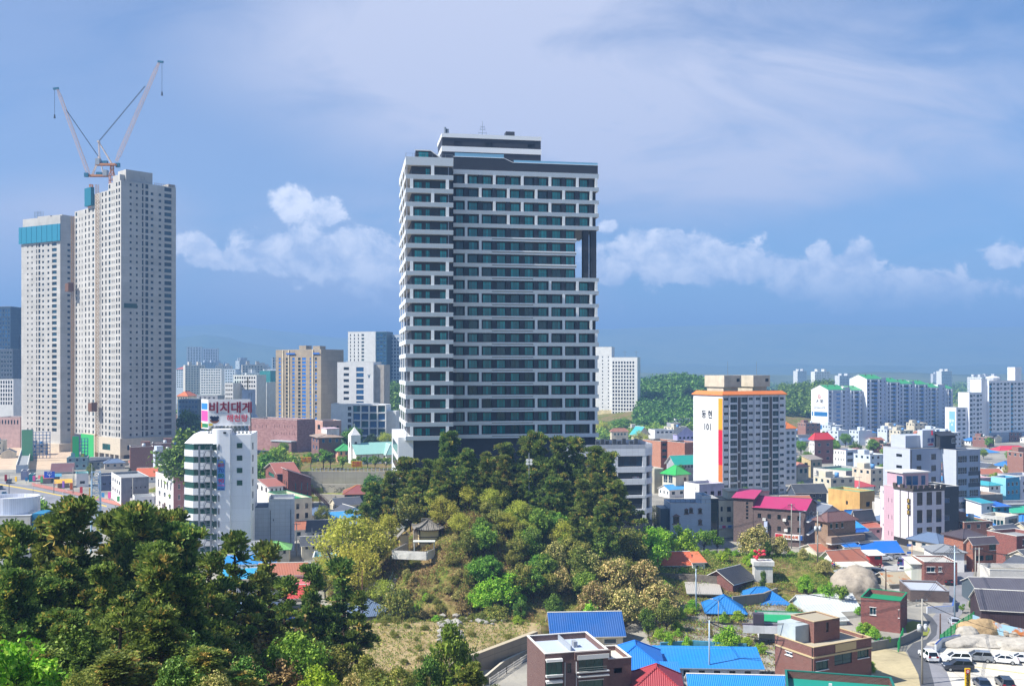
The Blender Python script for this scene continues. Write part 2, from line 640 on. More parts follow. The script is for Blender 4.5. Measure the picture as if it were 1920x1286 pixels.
def sheet(name,px,mat,lift=.03,label=None):
 """a flat piece of ground given by its outline in photo pixels"""
 pts=[gnd(u,v,140)for u,v in px]
 mb=MB()
 bm=bmesh.new()
 vs=[bm.verts.new((p.x,p.y,lift))for p in pts]
 f=bm.faces.new(vs)
 if f.normal.z<0:
  f.normal_flip()
 bm.normal_update()
 if f.normal.z<0:
  bmesh.ops.reverse_faces(bm,faces=[f])
 bmesh.ops.triangulate(bm,faces=bm.faces[:])
 me=bpy.data.meshes.new(name)
 bm.to_mesh(me)
 bm.free()
 me.materials.append(mat)
 link(name,me,kind='structure',label=label)
@memo
def floorm(c,joints=0,crack=.3,rough=.9):
 n=NT('paving')
 a=lin(c)
 col=n.ramp(n.noise(.16,8,.65),[(.28,scale(a,.72)),(.5,a),(.72,scale(a,1.14))])
 col=n.mix(n.math('MULTIPLY',n.ramp(n.noise(1.3,6,.7),[(.5,(0,0,0,1)),(.7,(1,1,1,1))]),crack),col,scale(a,.62))
 if joints:
  t=n.N('ShaderNodeTexBrick',offset=0.0)
  n.L(n.tc.outputs['Object'],t.inputs['Vector'])
  t.inputs['Color1'].default_value=t.inputs['Color2'].default_value=(1,1,1,1)
  t.inputs['Mortar'].default_value=(.6,.6,.6,1)
  t.inputs['Scale'].default_value=1
  t.inputs['Mortar Size'].default_value=.04
  t.inputs['Brick Width'].default_value=t.inputs['Row Height'].default_value=joints
  col=n.mix(1.0,col,t.outputs[0],'MULTIPLY')
 return n.out(col,rough,.2)
ASPH,ASPH2,CONC,SAND=floorm('6f7074'),floorm('55575c'),floorm('aaa69c',4.0),floorm('c2b79c',0,.35)
sheet('parking_lot',[(1755,1300),(1745,1218),(1790,1190),(1850,1196),(1990,1190),(1990,1300)],floorm('c9c3b6',5),.02)
sheet('road',[(1742,1300),(1790,1300),(1768,1240),(1757,1205),(1776,1180),(1804,1150),(1818,1118),(1822,1085),(1830,1062),(1806,1056),(1784,1084),(1776,1118),(1764,1140),(1748,1158),(1752,1176),(1736,1200),(1700,1218),(1722,1246),(1735,1275)],floorm('85858a',0,.4),.024)
sheet('asphalt_lane',[(1728,1148),(1738,1150),(1748,1158),(1758,1172),(1756,1190),(1742,1204),(1733,1214),(1742,1246),(1752,1285),(1752,1300),(1728,1300),(1722,1265),(1700,1220),(1712,1206),(1738,1198),(1746,1186),(1744,1172),(1736,1160)],ASPH2,.03)
sheet('courtyard',[(1560,1105),(1580,1078),(1640,1066),(1700,1052),(1770,1060),(1790,1075),(1770,1100),(1720,1112),(1690,1115),(1640,1118)],floorm('a9a8a4',0,.4),.02)
sheet('lawn',[(1695,1168),(1712,1164),(1733,1168),(1744,1180),(1738,1193),(1700,1186)],floorm('7d8438',0,.5),.036)
sheet('dirt_yard',[(1630,1300),(1628,1222),(1660,1216),(1698,1222),(1722,1262),(1730,1300)],floorm('b3a684',0,.5),.022)
sheet('street',[(-120,890),(0,902),(60,912),(150,930),(240,953),(330,980),(330,1030),(200,985),(90,962),(0,952),(-120,940)],floorm('84858a',0,.2),.02)
sheet('sidewalk',[(60,905),(150,924),(240,946),(330,970),(330,980),(240,953),(150,930),(60,911)],floorm('b57a6c',1.5),.12)
sheet('building_site',[(-120,800),(38,806),(140,842),(120,880),(0,880),(-120,870)],floorm('c4ad94',0,.3),.02)
sheet('road_marking',[(-60,900),(0,907),(60,917),(60,919),(0,909.2),(-60,902)],plain('d2b44a',.7),.026)
sheet('road_marking',[(60,917),(130,931),(200,948),(200,950.2),(130,933),(60,919)],plain('d2b44a',.7),.026)
for i in range(9):
 u=34+i*6
 sheet('crosswalk_stripe',[(u,925+i*.9),(u+3,925.4+i*.9),(u-5,933+i*.9),(u-8,932.6+i*.9)],plain('d9d9d6',.7),.026)
sheet('road_marking',[(1818,1256),(1830,1250),(1920,1262),(1990,1270),(1990,1271),(1920,1263.2),(1830,1251.2)],plain('cbb55c',.7),.03)
#mountains
from mathutils import noise as mn
def range_of_hills(name,d,depth,prof,amp,c1,c2,label):
 us=np.arange(-1600,3600,16)
 pu,pv=zip(*prof)
 hz=EYE+(V0-np.interp(us,pu,pv))/F*d
 rows=26
 v,f=[],[]
 for j in range(rows):
  t=j/(rows-1)
  dd=d-depth+t*depth*1.5
  env=math.sin(min(1,t/.68)*math.pi/2)**1.3 if t<.68 else math.cos((t-.68)/.32*math.pi/2)
  for u,h in zip(us,hz):
   x=(u-U0)/F*dd
   nz=mn.fractal((x/900+3.1,dd/700,d/1000),.9,2.1,6)
   z=-2+(h+2)*env+nz*amp*env*(1-.8*(t>.5 and t<.8))
   v.append((x,dd,z))
 n=len(us)
 for j in range(rows-1):
  for i in range(n-1):
   f.append((j*n+i,j*n+i+1,(j+1)*n+i+1,(j+1)*n+i))
 m=NT('mountain')
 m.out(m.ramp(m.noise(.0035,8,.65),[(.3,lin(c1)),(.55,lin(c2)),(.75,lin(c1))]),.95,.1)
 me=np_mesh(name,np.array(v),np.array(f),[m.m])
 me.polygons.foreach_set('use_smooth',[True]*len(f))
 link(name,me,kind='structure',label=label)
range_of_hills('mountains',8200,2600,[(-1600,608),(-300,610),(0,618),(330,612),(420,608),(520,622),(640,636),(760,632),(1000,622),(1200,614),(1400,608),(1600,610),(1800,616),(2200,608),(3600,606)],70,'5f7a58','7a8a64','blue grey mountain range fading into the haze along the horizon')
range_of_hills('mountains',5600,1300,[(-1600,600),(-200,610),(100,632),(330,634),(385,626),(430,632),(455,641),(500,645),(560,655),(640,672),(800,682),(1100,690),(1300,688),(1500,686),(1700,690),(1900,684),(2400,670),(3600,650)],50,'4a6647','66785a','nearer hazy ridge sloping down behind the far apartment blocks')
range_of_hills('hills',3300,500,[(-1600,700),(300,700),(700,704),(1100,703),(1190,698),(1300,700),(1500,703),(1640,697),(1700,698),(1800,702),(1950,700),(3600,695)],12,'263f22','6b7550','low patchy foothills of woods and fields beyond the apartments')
def haze():
 mb=MB().box(-14000,14000,-300,13000,-4,510)
 m=bpy.data.materials.new('haze')
 m.use_nodes=True
 nt=m.node_tree
 nt.nodes.clear()
 o=nt.nodes.new('ShaderNodeOutputMaterial')
 p=nt.nodes.new('ShaderNodeVolumePrincipled')
 p.inputs['Color'].default_value=(.26,.48,.86,1)
 p.inputs['Density'].default_value=3.2e-4
 p.inputs['Anisotropy'].default_value=0.0
 nt.links.new(p.outputs[0],o.inputs['Volume'])
 mb.build('haze',[m],kind='stuff',label='pale blue haze over the town and mountains')
haze()
#buildings
WHITE=plain('e8e8e6',.4)
STY={'teal':(plain('1f4a4c',.4),glass('0f5a5c',.1,.6),1,0,None),'teal2':(plain('17383c',.4),glass('0b3a3c',.1,.6),1,.3,None),'dark':(plain('2b2e33',.4),glass('10191f',.1,.6),1,0,None),'hole':(plain('8a8880',.7),glass('16242a',.25,.5),0,0,None),'blue':(plain('9aa4ac',.4),glass('1a4d78',.15,.5),0,0,None),'white':(WHITE,glass('16303c',.1,.6),1,0,WHITE),'whitet':(WHITE,glass('16303c',.1,.6),1,.32,None),'whites':(WHITE,glass('1d3440',.1,.5),0,0,None),'grn':(plain('1d5a50',.4),glass('0d4038',.1,.5),2,0,WHITE),'apt':(plain('c9ced6',.4),glass('123c40',.12,.7),2,0,None),'slit':(plain('3a3d40',.4),glass('0e1a20',.1,.3),0,0,None),'brown':(plain('4b2a26',.4),glass('1d1c22',.1,.5),0,.3,None),'louver':(plain('2a2e36',.5),plain('1b1f26',.6),3,0,None),'ribbon':(plain('1d5550',.4),glass('0e4a44',.12,.5),5,0,None),'rail':(plain('b9c2cc',.4),glass('0f2c3c',.1,.5),3,.38,None),}
WCACHE={}
OCC=[(-5,250,30),(30,266,16),(-74,256,13),(-225,525,50),(-262,590,38)]
def win_geo(mb,w,h,st,m0=0):
 fr,gl,nm,tr,sill=STY[st]
 t=min(.07,w*.12,h*.12)
 mb.box(-w/2,-w/2+t,0,.1,0,h,m0)
 mb.box(w/2-t,w/2,0,.1,0,h,m0)
 mb.box(-w/2+t,w/2-t,0,.1,0,t,m0)
 mb.box(-w/2+t,w/2-t,0,.1,h-t,h,m0)
 xs=[-w/2+t+(w-2*t)*k/(nm+1)for k in range(nm+2)]
 for a in xs[1:-1]:
  mb.box(a-t*.4,a+t*.4,.02,.09,t,h-t,m0)
 if tr:
  mb.box(-w/2+t,w/2-t,.03,.08,h*tr-t*.4,h*tr+t*.4,m0)
 for a,b in zip(xs,xs[1:]):
  mb.poly([(a,.06,t),(b,.06,t),(b,.06,h-t),(a,.06,h-t)],m0+1)
 if sill is not None:
  mb.box(-w/2-.1,w/2+.1,-.25,0,-.09,0,m0+2)
  mb.box(-w/2-.06,w/2+.06,-.22,0,h,h+.07,m0+2)
def win_mesh(w,h,st):
 key=(round(w,2),round(h,2),st)
 if key not in WCACHE:
  mb=MB()
  win_geo(mb,key[0],key[1],st)
  fr,gl,nm,tr,sill=STY[st]
  WCACHE[key]=mb.mesh('window',[fr,gl]+([sill]if sill else[]))
 return WCACHE[key]
def holed(mb,P0,X,Wd,Hh,holes,dep=.18,m=0,z0=0.0):
 """a wall from P0 along X, Wd wide and Hh high, with openings and their reveals; outside is to the right of X seen from above"""
 mb.xf(P0,X)
 xs=sorted({0.0,Wd}|{min(max(q,0),Wd)for h in holes for q in h[:2]})
 zs=sorted({z0,Hh}|{min(max(q,z0),Hh)for h in holes for q in h[2:4]})
 for z1,z2 in zip(zs,zs[1:]):
  zc=(z1+z2)/2
  row=[h for h in holes if h[2]<zc<h[3]]
  run=None
  for x1,x2 in zip(xs,xs[1:]):
   xc=(x1+x2)/2
   if any(h[0]<xc<h[1]for h in row):
    if run is not None:
     mb.poly([(run,0,z1),(x1,0,z1),(x1,0,z2),(run,0,z2)],m)
     run=None
   elif run is None:
    run=x1
  if run is not None:
   mb.poly([(run,0,z1),(Wd,0,z1),(Wd,0,z2),(run,0,z2)],m)
 for h in holes:
  a,b,c,d=h[:4]
  mb.poly([(a,0,c),(b,0,c),(b,dep,c),(a,dep,c)],m)
  mb.poly([(a,dep,d),(b,dep,d),(b,0,d),(a,0,d)],m)
  mb.poly([(a,0,d),(a,0,c),(a,dep,c),(a,dep,d)],m)
  mb.poly([(b,dep,d),(b,dep,c),(b,0,c),(b,0,d)],m)
 mb.xf()
def put_windows(root,wins,limit=100,name='window'):
 """wins: (origin, X, w, h, style) in the root's frame; the largest in view each become a part, any past the limit one part"""
 if not wins:
  return
 mw=Matrix.Translation(root.location)@Matrix.Rotation(root.rotation_euler.z,4,'Z')
 eye=Vector((0,0,EYE))
 def size(q):
  p=mw@Vector(q[0])
  n=mw.to_3x3()@Vector((q[1][1],-q[1][0],0))
  e=eye-p
  return-q[2]*q[3]*max(0.02,n.dot(e)/e.length)/e.length_squared
 wins=sorted(wins,key=size)
 for q in wins[:limit]:
  link(name,win_mesh(q[2],q[3],q[4]),root,q[0],math.atan2(q[1][1],q[1][0]))
 rest=wins[limit:]
 if rest:
  mb=MB()
  mats,idx=[],{}
  for q in rest:
   if q[4]not in idx:
    idx[q[4]]=len(mats)
    fr,gl,nm,tr,sill=STY[q[4]]
    mats+=[fr,gl]+([sill]if sill else[])
   mb.xf(q[0],q[1])
   win_geo(mb,q[2],q[3],q[4],idx[q[4]])
  mb.build(name,mats,root,kind='stuff')
def g(n,wf,rows,h,t,dz,a=.05,b=.95,st='dark'):
 """a grid of windows: n columns filling wf of their bay between the shares a..b of the wall, rows of height h starting t below the top, dz apart (photo pixels)"""
 def f(Wd,Hh,k):
  out=[]
  bay=(b-a)*Wd/n
  for i in range(n):
   xc=a*Wd+bay*(i+.5)
   for j in range(rows):
    zt=Hh-(t+j*dz)*k
    if zt-h*k>.1:
     out.append((xc-bay*wf/2,xc+bay*wf/2,zt-h*k,zt,st))
  return out
 return f
def fit(uL,uC,uR,d,th,L=None,Wd=None):
 th=R(th)
 cx,cy=(uC-U0)/F*d,d
 def run(U,dx,dy):
  k=(U-U0)/F
  return(k*cy-cx)/(dx-k*dy)
 if Wd is None:
  Wd=run(uR,math.cos(th),math.sin(th))
 if L is None:
  L=run(uL,-math.sin(th),math.cos(th))
 return(cx,cy),abs(Wd),abs(L)
COPE=plain('d9d7d0',.6)
def roof_geo(mb,kind,Wd,L,Hh,rise=1.2,over=.35,axis='x',m=0,mr=1,th=.14):
 o=over
 x0,x1,y0,y1=-o,Wd+o,-o,L+o
 if kind=='shed':
  if axis=='x':
   P=[(x0,y0,Hh),(x1,y0,Hh),(x1,y1,Hh+rise),(x0,y1,Hh+rise)]
  elif axis=='-y':
   P=[(x0,y0,Hh+rise),(x1,y0,Hh),(x1,y1,Hh),(x0,y1,Hh+rise)]
  else:
   P=[(x0,y0,Hh),(x1,y0,Hh+rise),(x1,y1,Hh+rise),(x0,y1,Hh)]
  mb.poly([(a,b,c+th)for a,b,c in P],m)
  mb.poly(P[::-1],m)
  for i in range(4):
   a,b=P[i],P[(i+1)%4]
   mb.poly([a,b,(b[0],b[1],b[2]+th),(a[0],a[1],a[2]+th)],mr)
  return
 if kind=='gable':
  if axis=='x':
   yc=L/2
   A,B=(x0,yc,Hh+rise),(x1,yc,Hh+rise)
   e=rise*o/(L/2)
   S=[[(x0,y0,Hh-e),(x1,y0,Hh-e),B,A],[(x1,y1,Hh-e),(x0,y1,Hh-e),A,B]]
  else:
   xc=Wd/2
   A,B=(xc,y0,Hh+rise),(xc,y1,Hh+rise)
   e=rise*o/(Wd/2)
   S=[[(x0,y1,Hh-e),(x0,y0,Hh-e),A,B],[(x1,y0,Hh-e),(x1,y1,Hh-e),B,A]]
  ridge=[(A,B)]
 else:
  s=min(Wd,L)/2
  e=rise*o/s
  if Wd>=L:
   A,B=(s*.9,L/2,Hh+rise),(Wd-s*.9,L/2,Hh+rise)
   c=[(x0,y0,Hh-e),(x1,y0,Hh-e),(x1,y1,Hh-e),(x0,y1,Hh-e)]
   S=[[c[0],c[1],B,A],[c[1],c[2],B],[c[2],c[3],A,B],[c[3],c[0],A]]
   ridge=[(A,B),(c[0],A),(c[3],A),(c[1],B),(c[2],B)]
  else:
   A,B=(Wd/2,s*.9,Hh+rise),(Wd/2,L-s*.9,Hh+rise)
   c=[(x0,y0,Hh-e),(x1,y0,Hh-e),(x1,y1,Hh-e),(x0,y1,Hh-e)]
   S=[[c[0],c[1],A],[c[1],c[2],B,A],[c[2],c[3],B],[c[3],c[0],A,B]]
   ridge=[(A,B),(c[0],A),(c[1],A),(c[2],B),(c[3],B)]
 for f in S:
  up=[(a,b,c+th)for a,b,c in f]
  mb.poly(up,m)
  mb.poly(f[::-1],mr)
  a,b=f[0],f[1]
  mb.poly([a,b,(b[0],b[1],b[2]+th),(a[0],a[1],a[2]+th)],mr)
  if kind=='gable':
   for a,b in((f[1],f[2]),(f[3],f[0])):
    mb.poly([a,b,(b[0],b[1],b[2]+th),(a[0],a[1],a[2]+th)],mr)
 for a,b in ridge:
  mb.tube((a[0],a[1],a[2]+th+.03),(b[0],b[1],b[2]+th+.03),.11,.11,5,mr)
def block(root,x0,y0,Wd,L,Hh,wall,roof,front=(),left=(),right=(),k=.13,z0=0.0,wall2=None,wins=None,dep=.18,cope=None,par=.8,wname='wall'):
 """one box-shaped volume of a building in the root's frame: walls with openings, and a roof. Windows are appended to wins."""
 mats=[wall,wall2 or wall,COPE]
 mb=MB()
 faces=[((x0,y0,0),(1,0),Wd,front,0),((x0,y0+L,0),(0,-1),L,left,1),((x0+Wd,y0,0),(0,1),L,right,1),((x0+Wd,y0+L,0),(-1,0),Wd,(),0)]
 for P0,X,ww,spec,m in faces:
  hs=[h for f in spec for h in f(ww,Hh,k)]
  holed(mb,P0,X,ww,Hh,hs,dep,m,z0)
  for h in hs:
   xc=(h[0]+h[1])/2
   N=(X[1],-X[0])
   r=dep-.1
   wins.append(((P0[0]+X[0]*xc-N[0]*r,P0[1]+X[1]*xc-N[1]*r,h[2]),X,h[1]-h[0],h[3]-h[2],h[4]))
 kind=roof[0]
 rb=MB()
 if kind=='flat':
  rm=roof[1]
  t=.2
  mb.box(x0,x0+Wd,y0,y0+.001,Hh,Hh+.001,0)
  z=Hh-par
  mb.xf((x0,y0,0))
  for a in(((t,t),(Wd-t,t)),((Wd-t,t),(Wd-t,L-t)),((Wd-t,L-t),(t,L-t)),((t,L-t),(t,t))):
   (ax,ay),(bx,by)=a
   mb.poly([(bx,by,z),(ax,ay,z),(ax,ay,Hh),(bx,by,Hh)],0)
  mb.xf()
  c=.06
  rb2=MB().xf((x0,y0,0))
  for q in((-c,Wd+c,-c,t+.02),(-c,Wd+c,L-t-.02,L+c),(-c,t+.02,t+.02,L-t-.02),(Wd-t-.02,Wd+c,t+.02,L-t-.02)):
   rb2.box(q[0],q[1],q[2],q[3],Hh,Hh+.1,0)
  rb2.build('coping',cope or COPE,root)
  rb.xf((x0,y0,0)).poly([(t,t,z),(Wd-t,t,z),(Wd-t,L-t,z),(t,L-t,z)],0)
  rb.build('roof',[rm],root)
 else:
  opts=dict(roof[2])if len(roof)>2 else{}
  trim=opts.pop('trim',None if kind=='hip' else COPE)
  rb.xf((x0,y0,0))
  roof_geo(rb,kind,Wd,L,Hh,**opts)
  rb.build('roof',[roof[1],trim or roof[1]],root)
  rise,ax=opts.get('rise',1.2),opts.get('axis','x')
  mb.xf((x0,y0,0))
  if kind=='gable':
   if ax=='x':
    mb.poly([(0,L,Hh),(0,0,Hh),(0,L/2,Hh+rise)],1)
    mb.poly([(Wd,0,Hh),(Wd,L,Hh),(Wd,L/2,Hh+rise)],1)
   else:
    mb.poly([(0,0,Hh),(Wd,0,Hh),(Wd/2,0,Hh+rise)],0)
    mb.poly([(Wd,L,Hh),(0,L,Hh),(Wd/2,L,Hh+rise)],0)
  elif kind=='shed':
   hz={'x':(0,0,rise,rise),'-y':(rise,0,0,rise)}.get(ax,(0,rise,rise,0))
   cs=[(0,0),(Wd,0),(Wd,L),(0,L)]
   for i in range(4):
    j=(i+1)%4
    if hz[i]or hz[j]:
     q=[cs[i]+(Hh,),cs[j]+(Hh,)]
     if hz[j]:
      q.append(cs[j]+(Hh+hz[j],))
     if hz[i]:
      q.append(cs[i]+(Hh+hz[i],))
     mb.poly(q,i%2)
  mb.xf()
 mb.build(wname,mats,root)
def bldg(name,label,uL,uC,uR,d,th,vt,wall,roof,front=(),left=(),right=(),cat='building',group=None,L=None,Wd=None,z0=None,wall2=None,dep=.18,cope=None,par=.8,base=None):
 """a building set out from its near corner (pixel column uC at distance d), the far ends of its two visible walls and the height of its wall top"""
 (cx,cy),w,l=fit(uL,uC,uR,d,th,L,Wd)
 t=R(th)
 X,Y=Vector((math.cos(t),math.sin(t))),Vector((-math.sin(t),math.cos(t)))
 if z0 is None:
  z0=min(H(*(Vector((cx,cy))+X*(w*a)+Y*(l*b)))for a in(0,1)for b in(0,1))
 root=thing(name,label,cat,(cx,cy,z0),t,group)
 cc=Vector((cx,cy))+X*(w/2)+Y*(l/2)
 OCC.append((cc.x,cc.y,math.hypot(w,l)/2))
 Hh=EYE+(V0-vt)/F*d-z0
 wins=[]
 block(root,0,0,w,l,Hh,wall,roof,front,left,right,d/F,0.0,wall2,wins,dep,cope,par)
 root['_']=0
 del root['_']
 return root,w,l,Hh,wins
def B(*a,**k):
 extra=k.pop('extra',None)
 r,w,l,h,wins=bldg(*a,**k)
 if extra:
  extra(r,w,l,h,wins)
 put_windows(r,wins)
 return r
def text(root,s,size,loc,X=(1,0),mat=None,name='lettering',depth=.03,bold=.0,align='CENTER',upright=True,lines=1.0):
 """raised letters standing on a wall in the root's frame, read from outside"""
 cu=bpy.data.curves.new('lettering','FONT')
 cu.body=s
 cu.size=size
 cu.extrude=depth
 cu.offset=bold
 cu.align_x=align
 cu.align_y='CENTER'
 cu.space_line=lines
 cu.resolution_u=2
 o=bpy.data.objects.new(name,cu)
 dg=bpy.context.evaluated_depsgraph_get()
 C.objects.link(o)
 me=bpy.data.meshes.new_from_object(o.evaluated_get(bpy.context.evaluated_depsgraph_get()))
 bpy.data.objects.remove(o)
 bpy.data.curves.remove(cu)
 me.name='lettering'
 me.materials.clear()
 me.materials.append(mat)
 ob=link(name,me,root,loc)
 ob.rotation_euler=(R(90),0,math.atan2(X[1],X[0]))
 return ob
#trees and plants
def rng(s):
 return np.random.default_rng(s)
def unit(v):
 return v/np.maximum(np.linalg.norm(v,axis=-1,keepdims=True),1e-9)
def blades(r,cen,dirs,n,ln,wd,spread):
 """tufts of n pointed needles-blades: returns verts, tri faces"""
 T=len(cen)
 d=unit(dirs[:,None]*1.0+r.normal(size=(T,n,3))*spread)
 p=unit(np.cross(d,r.normal(size=(T,n,3))))
 l=ln*r.uniform(.65,1.2,(T,n,1))
 w=wd*r.uniform(.7,1.3,(T,n,1))/2
 c=cen[:,None]
 tips=np.concatenate([c+d*l-p*w,c+d*l+p*w],1)
 v=np.concatenate([c,tips],1).reshape(-1,3)
 k=np.arange(n)
 f=np.stack([np.zeros(n,int),1+k,1+n+k],1)[None]+(np.arange(T)*(2*n+1))[:,None,None]
 return v,f.reshape(-1,3)
def leaves(r,cen,nrm,size):
 """four-cornered leaf cards, facing roughly along nrm"""
 n=len(cen)
 z=unit(nrm+r.normal(size=(n,3))*.75)
 a=unit(np.cross(z,r.normal(size=(n,3))))
 b=np.cross(z,a)
 s=size*r.uniform(.55,1.25,(n,1))
 v=np.stack([cen-a*s*.5,cen-b*s*.3+a*s*.05,cen+a*s*.55,cen+b*s*.3+a*s*.05],1).reshape(-1,3)
 return v,np.arange(len(v)).reshape(-1,4)
def limb(mb,pts,r0,r1,n=6):
 k=len(pts)-1
 for i in range(k):
  mb.tube(pts[i],pts[i+1],r0+(r1-r0)*i/k,r0+(r1-r0)*(i+1)/k,n,0,cap=(i==k-1))
BARK=bark('51443a')
PALEBARK=bark('6e655a')
PINE=leafy('pine_needles','2c4218','8c9a48','b0984e',.08,.6,.36,.35)
GREEN=leafy('green_leaves','35551a','7a9a34','9ab048',.2,.55,.32,.4)
BRIGHT=leafy('bright_leaves','4a7216','90b02e','b2c64c',.25,.55,.35,.3)
LIME=leafy('spring_leaves','707820','aaa844','c0b85c',.2,.55,.38,.3)
CHEST=leafy('blossoming_leaves','485020','8f8a48','cdb87c',.42,.6,.3,.3)
OLIVE=leafy('olive_leaves','424e1c','80843a','a0964c',.2,.6,.3,.35)
BROWN=leafy('brown_twigs','54422a','8a7248','ab9060',.2,.7,.2,.3)
GRASSY=leafy('grass_blades','3c5216','748230','a99a5c',.3,.7,.3,.2)
def make_pine(seed,h=12.0,spread=3.6,bare=.35,tufts=20,lean=.0,nl=17,dead=0):
 """returns (trunk mesh, crown mesh) of a pine h metres tall with its foot at the origin"""
 r=rng(seed)
 mb=MB()
 ax=r.uniform(0,6.28)
 pts=[]
 for i in range(9):
  t=i/8
  pts.append(Vector((lean*h*t*t+math.sin(t*4+ax)*.03*h*t,math.cos(t*3.3+ax)*.025*h*t,t*h*.97-.4*(i==0))))
 limb(mb,pts,h*.022,h*.004,8)
 def on(t):
  k=min(7,int(t*8))
  return pts[k].lerp(pts[k+1],t*8-k)
 cen,dirs=[],[]
 def pad(c,rad,k,out):
  q=r.normal(size=(k,3))
  q=unit(q)*(r.uniform(.3,1,(k,1))**.6)
  q[:,2]=np.abs(q[:,2])*.75-.2
  cen.append(np.array(c)+q*rad*np.array([1,1,.7]))
  dirs.append(unit(q*.7+np.array([out[0]*.3,out[1]*.3,.95])))
 for i in range(nl):
  t=bare+(1-bare)*(i+r.uniform(-.3,.3))/nl
  t=min(max(t,bare*.9),.97)
  a=i*2.399+r.uniform(-.4,.4)
  prof=(math.sin(min(1,(t-bare)/(1-bare)*1.15+.28)*math.pi))**.6*(1.05-.45*(t-bare)/(1-bare))
  ln=spread*max(.22,prof)*r.uniform(.5,1.25)
  p0=on(t)
  up=.12+.5*(t-bare)
  d=Vector((math.cos(a),math.sin(a),up))
  pp=[p0]
  for s in range(1,5):
   q=s/4
   pp.append(p0+d*(ln*q)+Vector((r.normal()*.1,r.normal()*.1,.22*math.sin(q*3)*r.uniform(-.5,1))))
  limb(mb,pp,h*.0085*(1.2-.7*t),h*.002,5)
  o=(math.cos(a),math.sin(a))
  for s in(.4,.6,.8,1.0):
   if ln*s<.5 and s<1:
    continue
   c=p0.lerp(pp[-1],s)if s<1 else pp[-1]
   side=Vector((-math.sin(a),math.cos(a),0))*r.normal()*ln*.3+Vector((0,0,r.normal()*.2))
   if s<1:
    mb.tube(p0.lerp(pp[-1],s-.12),c+side,h*.002,h*.001,4)
   pad(c+side,r.uniform(.3,.72)*(.5+.1*spread),int(tufts*r.uniform(.35,.8)),o)
 pad(pts[-1]+Vector((0,0,-.1)),.7,int(tufts*1.2),(0,0))
 pad(pts[-1]+Vector((0,0,-.9)),.9,tufts,(0,0))
 for i in range(dead):
  t=.18+.3*i/max(1,dead)
  a=i*2.1+r.uniform(-.5,.5)
  ln=r.uniform(1.2,3.0)
  p0=on(t)
  q=p0+Vector((math.cos(a)*ln*.6,math.sin(a)*ln*.6,r.uniform(-.1,.3)))
  e=q+Vector((math.cos(a+.3)*ln*.5,math.sin(a+.3)*ln*.5,r.uniform(-.1,.4)))
  limb(mb,[p0,q,e],h*.006,h*.0015,5)
  mb.tube(q,q+Vector((math.cos(a-.7)*ln*.3,math.sin(a-.7)*ln*.3,.2)),h*.003,h*.001,4)
 cen=np.concatenate(cen)
 dirs=np.concatenate(dirs)
 v,f=blades(r,cen,dirs,12,.62,.15,.5)
 return mb.mesh('trunk',[BARK],True),np_mesh('crown',v,f,[PINE])
def make_leafy(seed,h=6.0,wid=5.0,clumps=26,per=150,size=.32,stem=.25,crown=None,bushy=False,sparse=1.0,barkm=None):
 """a broadleaved tree or shrub: trunk with limbs, and a crown of leaf clumps with gaps between them"""
 r=rng(seed)
 mb=MB()
 base=0.0 if bushy else h*stem
 cz=(base+h)/2
 rz_=(h-base)/2
 pts=[]
 cs=[]
 for i in range(clumps):
  q=unit(r.normal(size=3))*r.uniform(.35,1.0)**.5
  if bushy:
   q[2]=abs(q[2])*1.7-.75
  c=np.array([q[0]*wid/2*.8,q[1]*wid/2*.8,cz+q[2]*rz_*.82])
  c[:2]*=1.0-.28*max(0,q[2])
  cs.append((c,r.uniform(.16,.3)*wid*(.62 if clumps>20 else .8)))
 if not bushy:
  limb(mb,[(0,0,-.3),(r.normal()*.06,r.normal()*.06,base*.6),(r.normal()*.15,r.normal()*.15,base+.3*rz_)],h*.026,h*.014,7)
 for c,rad in cs[::(1 if clumps<30 else 2)]:
  s=Vector((0,0,base*.75 if not bushy else-.1))
  m=s.lerp(Vector(c),.5)+Vector((r.normal()*.15,r.normal()*.15,-.1*rz_))
  limb(mb,[s,m,Vector(c)],h*.009,h*.0025,5)
  for _ in range(3):
   e=Vector(c)+Vector(unit(r.normal(size=3))*rad*1.05)
   mb.tube(m.lerp(Vector(c),.6),e,h*.003,h*.0012,4)
 cen,nr=[],[]
 for c,rad in cs:
  k=int(per*sparse*r.uniform(.6,1.3))
  q=unit(r.normal(size=(k,3)))*(r.uniform(.25,1,(k,1))**.45)
  q*=(1+.35*np.sin(q[:,:1]*5+r.uniform(0,6))*np.cos(q[:,1:2]*4))
  cen.append(c+q*rad*np.array([1,1,.82]))
  nr.append(unit(q+np.array([0,0,.5])))
 cen,nr=np.concatenate(cen),np.concatenate(nr)
 k=cen[:,2]>.02
 v,f=leaves(r,cen[k],nr[k],size)
 return mb.mesh('trunk',[barkm or BARK],True),np_mesh('crown',v,f,[crown or GREEN])
PINES=[make_pine(3,12,3.6,.2,22,.03,28),make_pine(8,12,4.2,.28,24,-.04,28),make_pine(21,12,3.2,.18,20,.02,30),make_pine(34,12,4.4,.36,25,.05,25,6),make_pine(47,12,3.4,.3,20,-.02,25,8)]
SLIM=make_pine(55,12,1.8,.34,15,.01,17,6)
SNAG=make_pine(61,12,2.2,.72,10,.02,7,16)
KINDS={}
def kind(key,mat,n,**k):
 KINDS[key]=[make_leafy(100+hash_(key)+i,crown=mat,**k)for i in range(n)]
def hash_(s):
 return sum((i+1)*ord(c)for i,c in enumerate(s))%9973
kind('green',GREEN,3,h=6,wid=5.5,clumps=30,per=190,size=.30)
kind('bright',BRIGHT,2,h=4,wid=5,clumps=26,per=200,size=.27,bushy=True)
kind('lime',LIME,3,h=8,wid=6.5,clumps=44,per=90,size=.26,stem=.3)
kind('chest',CHEST,3,h=5,wid=6,clumps=34,per=190,size=.28,bushy=True)
